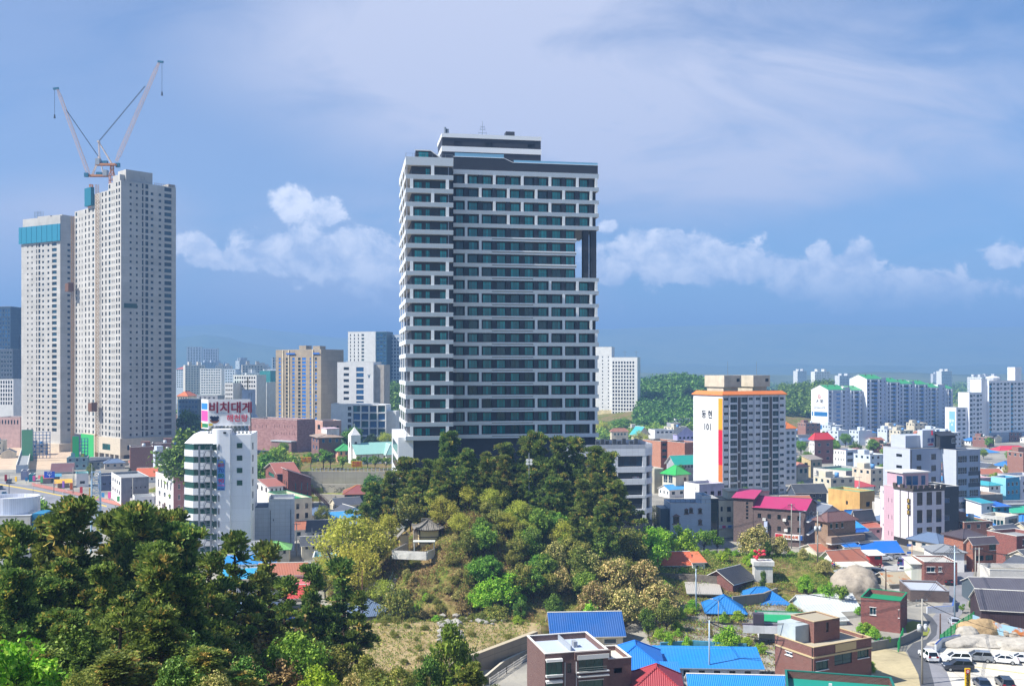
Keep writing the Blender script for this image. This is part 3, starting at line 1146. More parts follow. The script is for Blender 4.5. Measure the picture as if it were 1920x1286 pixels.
kind('olive',OLIVE,3,h=6,wid=5.5,clumps=36,per=150,size=.28,stem=.2)
kind('shrub',OLIVE,2,h=2.6,wid=3.6,clumps=18,per=150,size=.22,bushy=True)
kind('scrub',BROWN,2,h=3.6,wid=3.6,clumps=24,per=80,size=.20,bushy=True)
kind('small',GREEN,2,h=3.4,wid=2.6,clumps=12,per=130,size=.24,stem=.4)
kind('dark',leafy('dark_leaves','2c4616','5c7a2c','7c9440',.2,.55,.28,.3),2,h=7,wid=6,clumps=34,per=190,size=.32,stem=.15)
kind('thin',LIME,2,h=8,wid=6,clumps=50,per=26,size=.24,stem=.3,barkm=PALEBARK)
kind('conifer',leafy('dark_needles','16260f','32481c','4a5f26',.15,.6,.15,.3),1,h=7,wid=4.5,clumps=40,per=120,size=.3,stem=.08)
SEQ={}
def plant(key,name,label,u,vt,d,cat,group=None,sx=1.0,z=None):
 """a tree or shrub whose top the photo shows at pixel (u, vt), standing on the ground at distance d; sx widens it"""
 p=gz(u,d)
 if z is not None:
  p.z=z
 top=EYE+(V0-vt)/F*d
 if key=='pine':
  src,h0=PINES,12.0
 elif key=='slim':
  src,h0=[SLIM],12.0
 elif key=='snag':
  src,h0=[SNAG],12.0
 else:
  src=KINDS[key]
  h0={'green':6,'bright':4,'lime':8,'chest':5,'olive':6,'shrub':2.6,'scrub':3.6,'small':3.4,'dark':7,'thin':8,'conifer':7}[key]
 i=SEQ.get(key,0)
 SEQ[key]=i+1
 tr,cr=src[i%len(src)]
 s=max(.8,(top-p.z))/h0
 t=thing(name,label,cat,p-Vector((0,0,.1)),i*2.11+.4,group)
 sxy=s*sx if h0<12 else max(.75,min(s*sx,1.35*sx))
 t.scale=(sxy,sxy,s)
 link('trunk',tr,t)
 link('crown',cr,t)
 return t
#the dark tower with white balcony bands
DARKW=panel('3d4048',1.2,.35,.012,.7,.55,0,.05)
BANDW=plain('eef0f1',.35)
TEAL=glass('1a9092',.08,.4,.8)
TEALD=glass('0d4a50',.08,.4,.8)
SLAB=plain('b9b5ae',.7)
STY['bal']=(plain('1a3436',.4),TEALD,1,0,None)
STY['bal2']=(plain('1a3436',.4),TEAL,2,.45,None)
def main_tower():
 th,d=9.5,262.0
 (cx,cy),Wd,L=fit(None,850,1121,d,th,L=24)
 t=R(th)
 root=thing('residence_tower','tall dark grey tower with white balcony bands and teal windows behind the pine knoll','tower',(cx,cy,0),t)
 k=d/F
 z_of=lambda v:EYE+(V0-v)/F*d
 rows=[335+(806-335)*i/19 for i in range(20)]
 rise=(rows[1]-rows[0])*k
 zf=[z_of(v)for v in rows]
 oh=2.45
 rec=1.5
 bay=Wd/10.4
 x0=-.1*bay
 voidx=Wd-(1121-1080)/271*Wd
 vrow=range(4,8)
 zv0,zv1=zf[7]-rise/2-.2,zf[4]+rise/2-.35
 ztop=z_of(318)
 mb=MB()
 mb.box(0,voidx,rec,L,0,ztop,0)
 mb.box(voidx,Wd-.25,rec,L,0,zv0,0)
 mb.box(voidx,Wd-.25,rec,L,zv1,ztop,0)
 mb.build('wall',[DARKW],root)
 cb=MB()
 for u in(1099.5,1114):
  xx=(u-850)/271*Wd
  cb=MB().box(xx-.75,xx+.75,rec*.4,rec*.4+2.0,zv0,zv1,0)
  cb.build('column',[DARKW],root)
 pb=MB()
 hl,hr=z_of(294),z_of(294)-1.05
 a,b=Wd*.345,Wd*.405
 pb.poly([(0,0,ztop),(Wd,0,ztop),(Wd,0,hr),(b,0,hr),(a,0,hl),(0,0,hl)],0)
 pb.poly([(Wd,0,ztop),(Wd,L,ztop),(Wd,L,hr),(Wd,0,hr)],0)
 pb.poly([(0,L,ztop),(0,0,ztop),(0,0,hl),(0,L,hl)],0)
 pb.poly([(Wd,L,ztop),(0,L,ztop),(0,L,hl),(Wd,L,hr)],0)
 pb.poly([(0,0,ztop),(0,L,ztop),(Wd,L,ztop),(Wd,0,ztop)],0)
 pb.build('parapet',[DARKW],root)
 MB().poly([(.1,.1,ztop+.3),(Wd-.1,.1,ztop+.3),(Wd-.1,L,ztop+.3),(.1,L,ztop+.3)]).build('roof',[SLAB],root)
 rb=MB()
 for p,q in(((0,hl),(a,hl)),((a,hl),(b,hr)),((b,hr),(Wd,hr))):
  rb.bar((p[0],.1,p[1]+.06),(q[0],.1,q[1]+.06),.3,.14)
 rb.build('coping',[BANDW],root)
 gb=MB()
 gb.poly([(b+.3,.15,hr+.15),(Wd,.15,hr+.15),(Wd,.15,hr+.75),(b+.3,.15,hr+.75)])
 gb.poly([(0.4,.15,hl+.15),(a,.15,hl+.15),(a,.15,hl+1.1),(0.4,.15,hl+1.1)])
 gb.build('glass_rail',[glass('7fb0cc',.1,.2)],root)
 wins=[]
 slot_hi=((921-850)/271*Wd,voidx)
 slot_lo=((921-850)/271*Wd,(998-850)/271*Wd)
 rail_mat=glass('2b4a52',.1,.3)
 for j in range(21):
  zc=(zf[j]if j<20 else zf[19]-rise)
  ztopb=zc+rise-oh/2 if j==0 else zf[j-1]-oh/2
  zb0,zb1=zc+oh/2,ztopb
  if j==0:
   zb0,zb1=zf[0]+oh/2,ztop+.02
  right=Wd+.25 if j not in range(5,8)else voidx
  slot=None
  if 5<=j<=7:
   slot=slot_hi
  elif j>=8:
   slot=slot_lo
  fb=MB()
  def band(xa,xb):
   fb.poly([(xa,0,zb0),(xb,0,zb0),(xb,-.14,zb1),(xa,-.14,zb1)],0)
   fb.poly([(xa,-.14,zb1),(xb,-.14,zb1),(xb,.22,zb1),(xa,.22,zb1)],0)
   fb.poly([(xa,.22,zb1),(xb,.22,zb1),(xb,.22,zb0),(xa,.22,zb0)],0)
   fb.poly([(xa,.22,zb0),(xb,.22,zb0),(xb,0,zb0),(xa,0,zb0)],0)
  if slot:
   band(0,slot[0])
   if slot[1]<right-.1:
    band(slot[1],right)
   h=zb1-zb0
   fb.box(slot[0],slot[1],-.02,.22,zb0,zb0+h*.36,0)
   fb.box(slot[0],slot[1],-.1,.22,zb1-h*.36,zb1,0)
   fb.box(slot[0],slot[1],.23,.3,zb0+.02,zb1-.02,1)
  else:
   band(0,right)
  if right>Wd:
   fb.box(Wd+.02,Wd+.25,.22,L,zb0,zb1,0)
  fb.box(.02,right-.3,.23,rec-.01,zb0,zb0+.25,1)
  if j<20:
   pz0,pz1=zc-oh/2,zc+oh/2
   pts=[]
   for i in range(11):
    xb_=x0+bay*i+(0 if i==0 else 0)
    if i==0:
     continue
    if(i+j)%2==0:
     continue
    if slot_hi[0]+.5<xb_<voidx+.3 and 4<=j<=7:
     continue
    if slot_lo[0]+.5<xb_<slot_lo[1]-.5 and j>=8:
     continue
    if xb_>voidx-.6 and 4<=j<=7:
     continue
    pts.append(xb_)
   if(j%2==0)and not(4<=j<=7):
    pts.append(Wd-.45)
   for xp in pts:
    fb.box(xp-.36,xp+.36,-.03,.25,pz0,pz1,0)
   for i in range(11):
    xb_=x0+bay*i
    if xb_>(voidx-.4 if 4<=j<=7 else Wd-1.0)or xb_<0.5 or(i+j)%2==1:
     continue
    fb.box(xb_-.5,xb_+.5,.4,rec-.01,pz0,pz1,2)
   for i in range(11):
    xa,xb2=max(0,x0+bay*i)+.75,min(Wd,x0+bay*(i+1))-.7
    if 4<=j<=7 and xb2>voidx:
     continue
    if xb2-xa<1.0:
     continue
    w=min(2.45,xb2-xa)
    xc=(xa+xb2)/2+.1
    if j==0:
     w*=.9
    st='bal2' if(i*7+j*3)%5 else 'bal'
    wins.append(((xc,rec-.12,zc-oh/2+.08),(1,0),w,2.12,st))
    fb.bar((xa-.6,.1,pz0+.5),(xb2+.5,.1,pz0+.5),.05,.05,3)
  fb.build('balcony_band',[BANDW,SLAB,DARKW,rail_mat],root)
 put_windows(root,wins)
 (px,py),pw,pl=fit(None,829,1014,276,th,L=13)
 k2=276/F
 zt=EYE+(V0-250)/F*276
 off=Vector((px-cx,py-cy,0))
 off.rotate(Matrix.Rotation(-t,3,'Z'))
 pb=MB().xf((off.x,off.y,0))
 pb.box(0,pw,0,pl,ztop,zt-.02,0)
 pb.box(1.2,1.9,1,3,zt,zt+1.5,0)
 pb.box(pw*.66,pw*.75,3,6,zt,zt+1.9,0)
 pb.build('plant_storey',[DARKW],root)
 bb=MB().xf((off.x,off.y,0))
 for v0,v1 in((250,257.5),(274,284)):
  bb.box(-.15,pw+.15,-.15,pl+.1,zt-(v1-250)*k2,zt-(v0-250)*k2,0)
 bb.build('plant_storey_band',[BANDW],root)
 for f in(.155,.47,.9):
  lb=MB().xf((off.x+pw*f,off.y-.06,zt-21*k2))
  win_geo(lb,2.0,1.0,'louver')
  lb.build('vent_grille',[STY['louver'][0],STY['louver'][1]],root)
 fb=MB().xf((off.x,off.y,0))
 fb.tube((.9,1,zt),(.9,1,zt+1.9),.32,.32,8)
 fb.tube((1.7,1.2,zt),(1.7,1.2,zt+1.5),.3,.3,8)
 fb.build('flue',[metal('9aa0a6',.4)],root)
 ab=MB().xf((off.x+pw*.42,off.y+3,zt))
 ab.tube((0,0,0),(0,0,4.6),.08,.05,5)
 for z,l in((1.2,1.1),(2.2,.7),(2.9,.5)):
  ab.bar((-l,0,z),(l,0,z),.09)
  for s in(-1,1):
   ab.bar((l*s,0,z-.35),(l*s,0,z+.35),.07)
 ab.build('antenna',[metal('7a8794',.5)],root)
 tb=MB().xf((off.x,off.y-3,0))
 for f in(.13,.24,.35):
  tb.box(pw*f-.1,pw*f+.1,0,.2,hl-1,hl+2.4,0)
 for f in(.18,.3,.43):
  tb.box(pw*f-.7,pw*f+.7,.5,.8,hl-1,hl+.7,0)
 tb.build('terrace_screen',[plain('8e939a',.5)],root)
#the nearer wing at the left
 (wx,wy),ww,wl=fit(750,760.5,850,251,th,None)
 wl=30.0
 off=Vector((wx-cx,wy-cy,0))
 off.rotate(Matrix.Rotation(-t,3,'Z'))
 O=(off.x,off.y,0)
 kw=251/F
 z_w=lambda v:EYE+(V0-v)/F*251
 rw=[318+(800-318)*i/19*1.0 for i in range(20)]
 zw=[z_w(v)for v in rw]
 zw=[zf[j]+.3 for j in range(20)]
 zw=[zw[0]+.0-(zw[0]-z_w(812))*j/19 for j in range(20)]
 z0w=z_w(318)
 zw=[z0w-(z0w-z_w(809))*j/19 for j in range(20)]
 rw_=zw[0]-zw[1]
 zt=z_w(294)
 rec=1.6
 mb=MB().xf(O)
 mb.box(rec,ww-.02,rec,wl,8,zt-.3,0)
 mb.build('wing_wall',[DARKW],root)
 wins=[]
 oh=2.4
 for j in range(21):
  fb=MB().xf(O)
  zb0=zw[j]+oh/2 if j<20 else zw[19]-rw_+oh/2
  zb1=zt if j==0 else zw[j-1]-oh/2
  fb.poly([(0,0,zb0),(ww,0,zb0),(ww,-.16,zb1),(0,-.16,zb1)],0)
  fb.box(0,ww,.001,.25,zb0,zb1,0)
  fb.box(0,ww,-.16,.001,zb1-.03,zb1+.03,0)
  fb.box(-.02,.25,.25,wl,zb0,zb1,0)
  fb.box(.25,ww-.05,.25,rec-.01,zb0,zb0+.25,1)
  fb.box(.25,rec-.01,rec,wl-.05,zb0,zb0+.25,1)
  if j<20:
   a,b=zw[j]-oh/2,zw[j]+oh/2
   pat='P' if j in(0,2)or(j>=8 and j%2==0)else('E' if j in(1,3,7)or(j>=8 and j%2==1)else '')
   for xf_ in{'P':(.565,),'E':(.125,.875),'':()}[pat]:
    fb.box(ww*xf_-.4,ww*xf_+.4,-.04,.26,a,b,0)
   for q in range(1,6):
    y=wl*q/6
    if(q+j)%2:
     fb.box(0,.26,y-.5,y+.5,a,b,0)
   for xf_,w,st in((.27,1.9,'bal2'),(.47,1.1,'bal2'),(.80,1.7,'bal2')):
    if j==0 and xf_!=.47:
     continue
    x=O[0]+ww*xf_
    wins.append(((x,O[1]+rec-.12,zw[j]-oh/2+.06),(1,0),w,1.85,st))
   fb.tube((.35,.35,a),(.35,.35,b),.1,.1,5,2)
   fb.tube((ww-1.2,.35,a),(ww-1.2,.35,b),.1,.1,5,2)
   fb.bar((.3,.12,a+.5),(ww-.1,.12,a+.5),.05,.05,3)
  fb.build('balcony_band',[BANDW,SLAB,plain('8f96a6',.4),rail_mat],root)
 put_windows(root,wins,60)
 MB().xf(O).poly([(0,0,zt-.1),(ww,0,zt-.1),(ww,wl,zt-.1),(0,wl,zt-.1)]).build('wing_roof',[SLAB],root)
 sb=MB().xf(O)
 h=1.9
 sb.prism([(2.6,1.2),(6.4,1.2),(6.4,5),(2.6,5)],zt-.1,zt+h,0)
 sb.poly([(6.4,1.2,zt-.1),(9.2,1.2,zt-.1),(6.4,1.2,zt+h)],0)
 sb.poly([(9.2,5,zt-.1),(6.4,5,zt-.1),(6.4,5,zt+h)],0)
 sb.poly([(6.4,1.2,zt+h),(9.2,1.2,zt-.1),(9.2,5,zt-.1),(6.4,5,zt+h)],0)
 sb.bar((2.4,1.1,zt+h+.1),(6.4,1.1,zt+h+.1),.3,.22,1)
 sb.bar((6.4,1.1,zt+h+.1),(9.3,1.1,zt+.05),.3,.22,1)
 sb.build('stair_head',[DARKW,BANDW],root)
 wm=MB().xf((O[0]+4.6,O[1]+1.12,zt+.1))
 win_geo(wm,2.6,1.5,'bal2')
 wm.build('window',[STY['bal2'][0],STY['bal2'][1]],root)
 lowv=MB().xf(O)
 lowv.box(-1.8,2.0,1.0,wl+6,0,z_w(820),0)
 lowv.box(2.0,ww,2.4,wl,0,8.0,0)
 lowv.build('base_storey',[BANDW],root)
 gb=MB().xf(O)
 for q in range(5):
  z=z_w(835)-q*4.2
  gb.box(-1.84,-1.5,4,wl,z-2.6,z,0)
 gb.build('base_glazing',[glass('2c3f48',.1,.3)],root)
 rb=MB().xf(O)
 rb.box(.1,ww-.1,.3,.36,zt+.95,zt+1.0)
 for i in range(8):
  rb.box(.1+(ww-.4)*i/7,.16+(ww-.4)*i/7,.3,.36,zt,zt+1.0)
 rb.box(.1,.16,.3,wl,zt+.95,zt+1.0)
 rb.build('roof_rail',[metal('8c98a4',.4)],root)
main_tower()
def annex():
 (cx,cy),w,l=fit(None,1060,1213,257,6,L=18)
 t=R(6)
 root=thing('parking_annex','white panelled block with open parking decks at the right foot of the dark tower','car park',(cx,cy,0),t)
 k=257/F
 Z=lambda v:EYE+(V0-v)/F*257
 pan=panel('dfe2e8',1.6,1.1,.03,.75,.35,0,.04)
 ch=2.2
 def fp(o=0.0,off=0.0):
  return[(0+off,o),(w-ch*.2-.0,o),(w+ch-o,ch*1.4),(w+ch-o,l-o),(0+off,l-o)]
 for i,(va,vb)in enumerate(((834,856),(876,887),(899,910),(930,935),(956,965))):
  wb=MB().prism(fp(),Z(vb),Z(va),0)
  if i==0:
   wb=MB()
   f=fp()
   n=len(f)
   for q in range(n):
    a,b=f[q],f[(q+1)%n]
    wb.poly([(a[0],a[1],Z(vb)),(b[0],b[1],Z(vb)),(b[0],b[1],Z(va)),(a[0],a[1],Z(va))],0)
    wb.poly([(b[0],b[1],Z(842)),(a[0],a[1],Z(842)),(a[0],a[1],Z(va)),(b[0],b[1],Z(va))],0)
   wb.poly([(p[0],p[1],Z(vb))for p in f][::-1],0)
  wb.build('spandrel',[pan],root)
 MB().poly([(p[0],p[1],Z(842))for p in fp(.1)]).build('roof',[plain('4d5257',.7)],root)
 MB().prism(fp(.9),0,Z(843),0).build('wall',[plain('31353c',.6)],root)
 MB().prism(fp(-.02),0,Z(979),0).build('base',[plain('3b4048',.6)],root)
 pb=MB()
 for f in(.3,.62,.97):
  x=w*f
  pb.box(x-.5,x+.5,.05,.7,0,Z(855),0)
 pb.box(w+ch-.7,w+ch-.1,ch*1.4+.1,ch*1.4+.7,0,Z(855),0)
 pb.build('column',[pan],root)
 wins=[]
 for a,b in((.32,.6),(.64,.95)):
  wins.append((((a+b)/2*w,.45,Z(876)),(1,0),(b-a)*w,20*k,'big'))
  for v in(898,929,955):
   rb=MB()
   for q in range(3):
    rb.box(a*w,b*w,.5,.56,Z(v)+.3+q*.32,Z(v)+.36+q*.32)
   rb.build('deck_rail',[metal('8f979e',.5)],root)
 STY['big']=(plain('20262b',.4),glass('173a52',.08,.4,.8),3,.55,None)
 put_windows(root,wins)
 cb=MB()
 for i in range(8):
  x=w*(.4+.07*i)
  cb.box(x,x+.9,3+(i%3),4+(i%3),Z(842),Z(842)+1.8+(i%2)*.5)
 cb.build('roof_plant',[plain('4a4f55',.6)],root)
annex()
#concrete towers under construction
CREAM=concrete('bfbcb6',3.28)
STONE=panel('cdbfa9',1.2,.6,.02,.75,.6)
STY['cw']=(plain('a49a8a',.7),glass('1a3a48',.2,.5),0,0,None)
STY['cs']=(plain('8a8478',.7),glass('152a34',.2,.5),0,0,plain('3f9fd0',.5))
STY['ct']=(plain('5c5a55',.7),glass('152730',.2,.5),0,0,None)
def conc_tower():
 d=503
 (cx,cy),w,l=fit(140,227,330,d,46)
 t=R(46)
 root=thing('unfinished_tower','tall bare concrete apartment tower with two cranes on its roof','tower',(cx,cy,0),t)
 k=d/F
 zt=EYE+(V0-338)/F*d
 zp=EYE+(V0-822)/F*d
 n=40
 fl=(zt-zp)/n
 wins=[]
 segs=[(0,.26,0,0),(.26,.62,1,1),(.62,1.0,3,2)]
 def rowset(n0,cols,P0,X,ww,top,skip=0):
  hs=[]
  for j in range(n0):
   zb=top-(j+1)*fl+.75
   if zb<zp+.4:
    break
   for f,wd,h,st,up in cols:
    if st=='cs' and j==0:
     continue
    hs.append((ww*f-wd/2,ww*f+wd/2,zb+up,zb+up+h,st))
  return hs
 rcols=[(.17,1.1,1.2,'ct',.3),(.28,1.1,1.2,'ct',.3),(.385,.9,2.5,'ct',-.25),(.46,1.6,2.2,'ct',-.1),(.555,1.5,1.3,'cs',.3),(.70,1.5,1.3,'cs',.3),(.85,4.0,2.1,'cw',-.1)]
 lcols=[(.1,2.0,2.0,'cw',-.1),(.3,.9,1.5,'cs',.2),(.45,.9,1.5,'cs',.2),(.66,1.5,2.0,'ct',0),(.86,1.6,2.0,'ct',0)]
 mb=MB()
 hs=rowset(n,rcols,None,None,w,zt)
 holed(mb,(0,0,0),(1,0),w,zt,hs,.35,0,zp)
 allw=[((0,0,0),(1,0),h)for h in hs]
 for a,b,drop,sh in segs:
  top=zt-drop*fl
  ya,yb=l*a,l*b
  P0=(0,yb,0)
  hs=rowset(n-drop,lcols,None,None,yb-ya,top)
  hs+=rowset(n-drop,[(.2,.5,1.0,'ct',.2)],None,None,yb-ya,top)if 0 else[]
  holed(mb,P0,(0,-1),yb-ya,top,hs,.35,0,zp)
  allw+=[(P0,(0,-1),h)for h in hs]
  mb.poly([(0,ya,top),(w,ya,top),(w,yb,top),(0,yb,top)],1)
  mb.poly([(w,ya,zp),(w,yb,zp),(w,yb,top),(w,ya,top)],0)
  mb.poly([(w,yb,zp),(0,yb,zp),(0,yb,top),(w,yb,top)],0)
 mb.build('wall',[CREAM,concrete('8f8a80',50)],root)
 for P0,X,h in allw:
  N=(X[1],-X[0])
  xc=(h[0]+h[1])/2
  wins.append(((P0[0]+X[0]*xc-N[0]*.25,P0[1]+X[1]*xc-N[1]*.25,h[2]),X,h[1]-h[0],h[3]-h[2],h[4]))
 put_windows(root,wins)
 gb=MB()
 gb.box(w*.12,w*.6,l*.04,l*.2,zt,zt+6.3,0)
 gb.box(w*.03,w*.12,l*.06,l*.2,zt,zt+3.6,0)
 gb.box(w*.86,w*.985,.3,l*.12,zt,zt+1.5,0)
 gb.box(w*.2,w*.5,l*.3,l*.5,zt-3*fl,zt-.2,0)
 gb.build('roof_housing',[CREAM],root)
 wb=MB().xf((w*.42,l*.04-.05,zt+2))
 win_geo(wb,1.8,1.6,'ct')
 wb.build('window',[STY['ct'][0],STY['ct'][1]],root)
 rb=MB()
 for i in range(13):
  x=w*(.6+.4*i/12)
  rb.box(x-.05,x+.05,.1,.2,zt,zt+1.1)
 for z in(.5,1.0):
  rb.box(w*.6,w,.1,.2,zt+z,zt+z+.07)
 for i in range(13):
  y=l*.26+l*.36*i/12
  rb.box(.1,.2,y,y+.1,zt-3*fl,zt-3*fl+1.1)
 rb.build('guard_rail',[metal('a3763e',.6)],root)
 vb=MB()
 zr=EYE+(V0-577)/F*d
 vb.box(w*.05,w*.28,-.12,-.02,zr,zr+2.4)
 vb.build('louvre_panel',[plain('2f5350',.6)],root)
 pz=EYE+(V0-853)/F*d
 pb=MB()
 pb.box(-1.0,w+1.0,-1.2,l*.5,pz,zp,0)
 pb.box(-1.2,w*.02,l*.5,l*.78,0,zp+1,0)
 pb.build('podium',[STONE],root)
 cb=MB()
 for f in(.0,.26,.55,.8,1.0):
  cb=MB().box(w*f-.9,w*f+.9,-1.0,.8,0,pz,0)
  cb.build('podium_column',[concrete('b3aa9c',8)],root)
 for f in(.1,.2,.3,.42):
  cb=MB().box(-.9,.9,l*f-.8,l*f+.8,0,pz,0)
  cb.build('podium_column',[concrete('b3aa9c',8)],root)
 MB().box(.95,w-.3,2.5,l*.5,0,pz-.05).build('podium_core',[plain('6a625a',.8)],root)
 MB().box(-6,w*.55,-7,-1.3,0,2.6).build('podium_wall',[STONE],root)
 MB().box(w*.55,w+6,-5,-1.3,0,2.8).build('podium_hoarding',[plain('a9b4bd',.5)],root)
 for f,ww_ in((.15,2.2),(.88,1.9)):
  q=MB().xf((w*f,-1.3,pz+2.4))
  win_geo(q,ww_*1.6,2.4,'ct')
  q.build('window',[STY['ct'][0],STY['ct'][1]],root)
 q=MB().xf((-1.1,l*.26,pz+2),(0,-1))
 win_geo(q,9,3,'ribbon')
 q.build('window',[STY['ribbon'][0],STY['ribbon'][1]],root)
 for yf,zt_,cz in((.44,zt-1*fl,830),(.985,zt-5.0*fl,830)):
  hb=MB()
  y=l*yf
  for dx,dy in((-.8,-.6),(-.8,.6),(-2.0,-.6),(-2.0,.6)):
   hb.bar((dx,y+dy,0),(dx,y+dy,zt_+4),.16)
  nz=int(zt_/1.6)
  for i in range(nz):
   z=i*1.6
   hb.bar((-2,y-.6,z),(-2,y+.6,z),.13)
   hb.bar((-2,y+.6,z),(-.8,y+.6,z+1.6),.1)
   hb.bar((-.8,y-.6,z),(-2,y-.6,z+1.6),.1)
  hb.build('hoist_mast',[metal('b58a4c',.6)],root)
 for yf,v in((.45,763),(.97,540)):
  zc=EYE+(V0-v)/F*(d+l*yf*.7)
  cb=MB().box(-5,-2.1,l*yf-2.2,l*yf+2.2,zc-2.2,zc+2.2)
  cb.bar((-5.1,l*yf-2.3,zc+2.4),(-2,l*yf-2.3,zc+2.4),.3)
  cb.build('hoist_car',[plain('6b4a35',.7)],root)
 fb=MB()
 fb.box(-1.8,0,l*.56,l*.70,zt-2.8*fl,zt+.4)
 fb.build('climbing_screen',[plain('0f6a80',.6)],root)
 sb=MB()
 sb.box(-1.3,-1.2,l*.52,l*.8,0,zp+.5)
 sb.build('green_netting',[plain('2faa5a',.8)],root)
 return root,w,l,zt,t,(cx,cy)
CT=conc_tower()
def scaffold(name,label,u0,u1,v0,v1,d,mat,pole,lifts,bays,planks,th=12):
 p,q=at(u0,v1,d),at(u1,v1,d)
 w=q.x-p.x
 h=(v1-v0)/F*d
 root=thing(name,label,'scaffolding',(p.x,d,0),R(th))
 z0=0
 h=EYE+(V0-v0)/F*d
 fb=MB()
 for i in range(bays+1):
  x=w*i/bays
  for y in(0,1.2):
   fb.bar((x,y,0),(x,y,h),.16)
 for j in range(lifts+1):
  z=h*j/lifts
  for y in(0,1.2):
   fb.bar((0,y,z),(w,y,z),.14)
 fb.build('frame',[pole],root)
 nb=MB()
 for j in range(lifts):
  z=h*j/lifts
  nb.box(0,w,.1,1.1,z+.1,z+.18)
 nb.build('walkway',[planks],root)
 if mat:
  MB().box(0,w,-.12,-.08,0,h).build('netting',[mat],root)
NETG=plain('35b063',.8)
scaffold('scaffolding','bright green netted scaffolding against the tall concrete tower',136,147,818,884,478,NETG,metal('6f8fae',.5),8,2,plain('3d74b4',.6))
scaffold('scaffolding','blue scaffold decks beside the green net at the tall concrete tower',147,163,822,884,482,None,metal('4f7fb8',.5),9,3,plain('2f78c4',.6))
scaffold('scaffolding','faded green netted scaffolding at the foot of the blue-topped concrete tower',41,60,806,868,520,plain('5d9a72',.8),metal('6f8fae',.5),8,3,plain('3d74b4',.6))
scaffold('scaffolding','wide blue scaffold decks at the foot of the blue-topped concrete tower',60,91,810,862,535,None,metal('4f7fb8',.5),8,5,plain('3d6fa4',.6))
def conc_tower2():
 d=580
 (cx,cy),w,l=fit(40,113,138,d,62)
 w=24
 t=R(62)
 root=thing('unfinished_tower','bare concrete tower with a blue formwork screen around its top','tower',(cx,cy,0),t)
 zt=EYE+(V0-404)/F*d
 z2=EYE+(V0-452)/F*d
 zp=EYE+(V0-812)/F*d
 n=34
 fl=(z2-zp)/n
 hs,hr=[],[]
 for j in range(n):
  zb=z2-(j+1)*fl+.8
  for f,wd,h,st,up in((.17,1.1,1.2,'ct',.3),(.28,1.1,1.2,'ct',.3),(.40,.9,2.3,'ct',-.2),(.47,1.7,2.2,'ct',-.1),(.565,1.6,1.3,'cs',.2),(.70,1.6,1.3,'cs',.2),(.85,4.2,2.0,'cw',0)):
   hs.append((l*f-wd/2,l*f+wd/2,zb+up,zb+up+h,st))
  hr.append((w*.2,w*.28,zb+.2,zb+1.6,'ct'))
 mb=MB()
 holed(mb,(0,l,0),(0,-1),l,z2,hs,.35,0,0)
 holed(mb,(0,0,0),(1,0),w,zt,hr,.35,0,0)
 mb.poly([(0,0,z2),(w,0,z2),(w,l,z2),(0,l,z2)],0)
 mb.box(w*.02,w,.02,l*.98,z2,zt,0)
 mb.poly([(w,0,0),(w,l,0),(w,l,zt),(w,0,zt)],0)
 mb.build('wall',[CREAM],root)
 wins=[]
 for P0,X,h in[((0,l,0),(0,-1),h)for h in hs]+[((0,0,0),(1,0),h)for h in hr]:
  N=(X[1],-X[0])
  xc=(h[0]+h[1])/2
  wins.append(((P0[0]+X[0]*xc-N[0]*.25,P0[1]+X[1]*xc-N[1]*.25,h[2]),X,h[1]-h[0],h[3]-h[2],h[4]))
 put_windows(root,wins)
 sb=MB()
 za,zb=EYE+(V0-452)/F*d,EYE+(V0-420)/F*d
 nn=16
 for i in range(nn):
  sb.box(-1.0-.12*(i%2),-.7,-1+(l+2)*i/nn,-1+(l+2)*(i+1)/nn-.12,za,zb)
 sb.build('formwork_screen',[plain('1c7f9a',.6)],root)
 hb=MB().box(w*.1,w*.5,l*.05,l*.3,zt,zt+1)
 hb.box(w*.05,w*.4,l*.3,l*.62,z2,zt+.9)
 hb.build('roof_housing',[CREAM],root)
 fb=MB()
 for i in range(5):
  for j in range(2):
   fb.bar((w*.1+j*2,l*.6+i*1.3,zt-2),(w*.1+j*2,l*.6+i*1.3,zt+4.5),.14)
 for z in(0,1.7,3.4):
  fb.bar((w*.1,l*.6,zt+z),(w*.1,l*.6+5.2,zt+z),.12)
 fb.build('roof_scaffold',[metal('7f8a96',.5)],root)
 MB().box(-3,w*.9,-3,l*.35,0,zp-6).build('podium',[STONE],root)
conc_tower2()
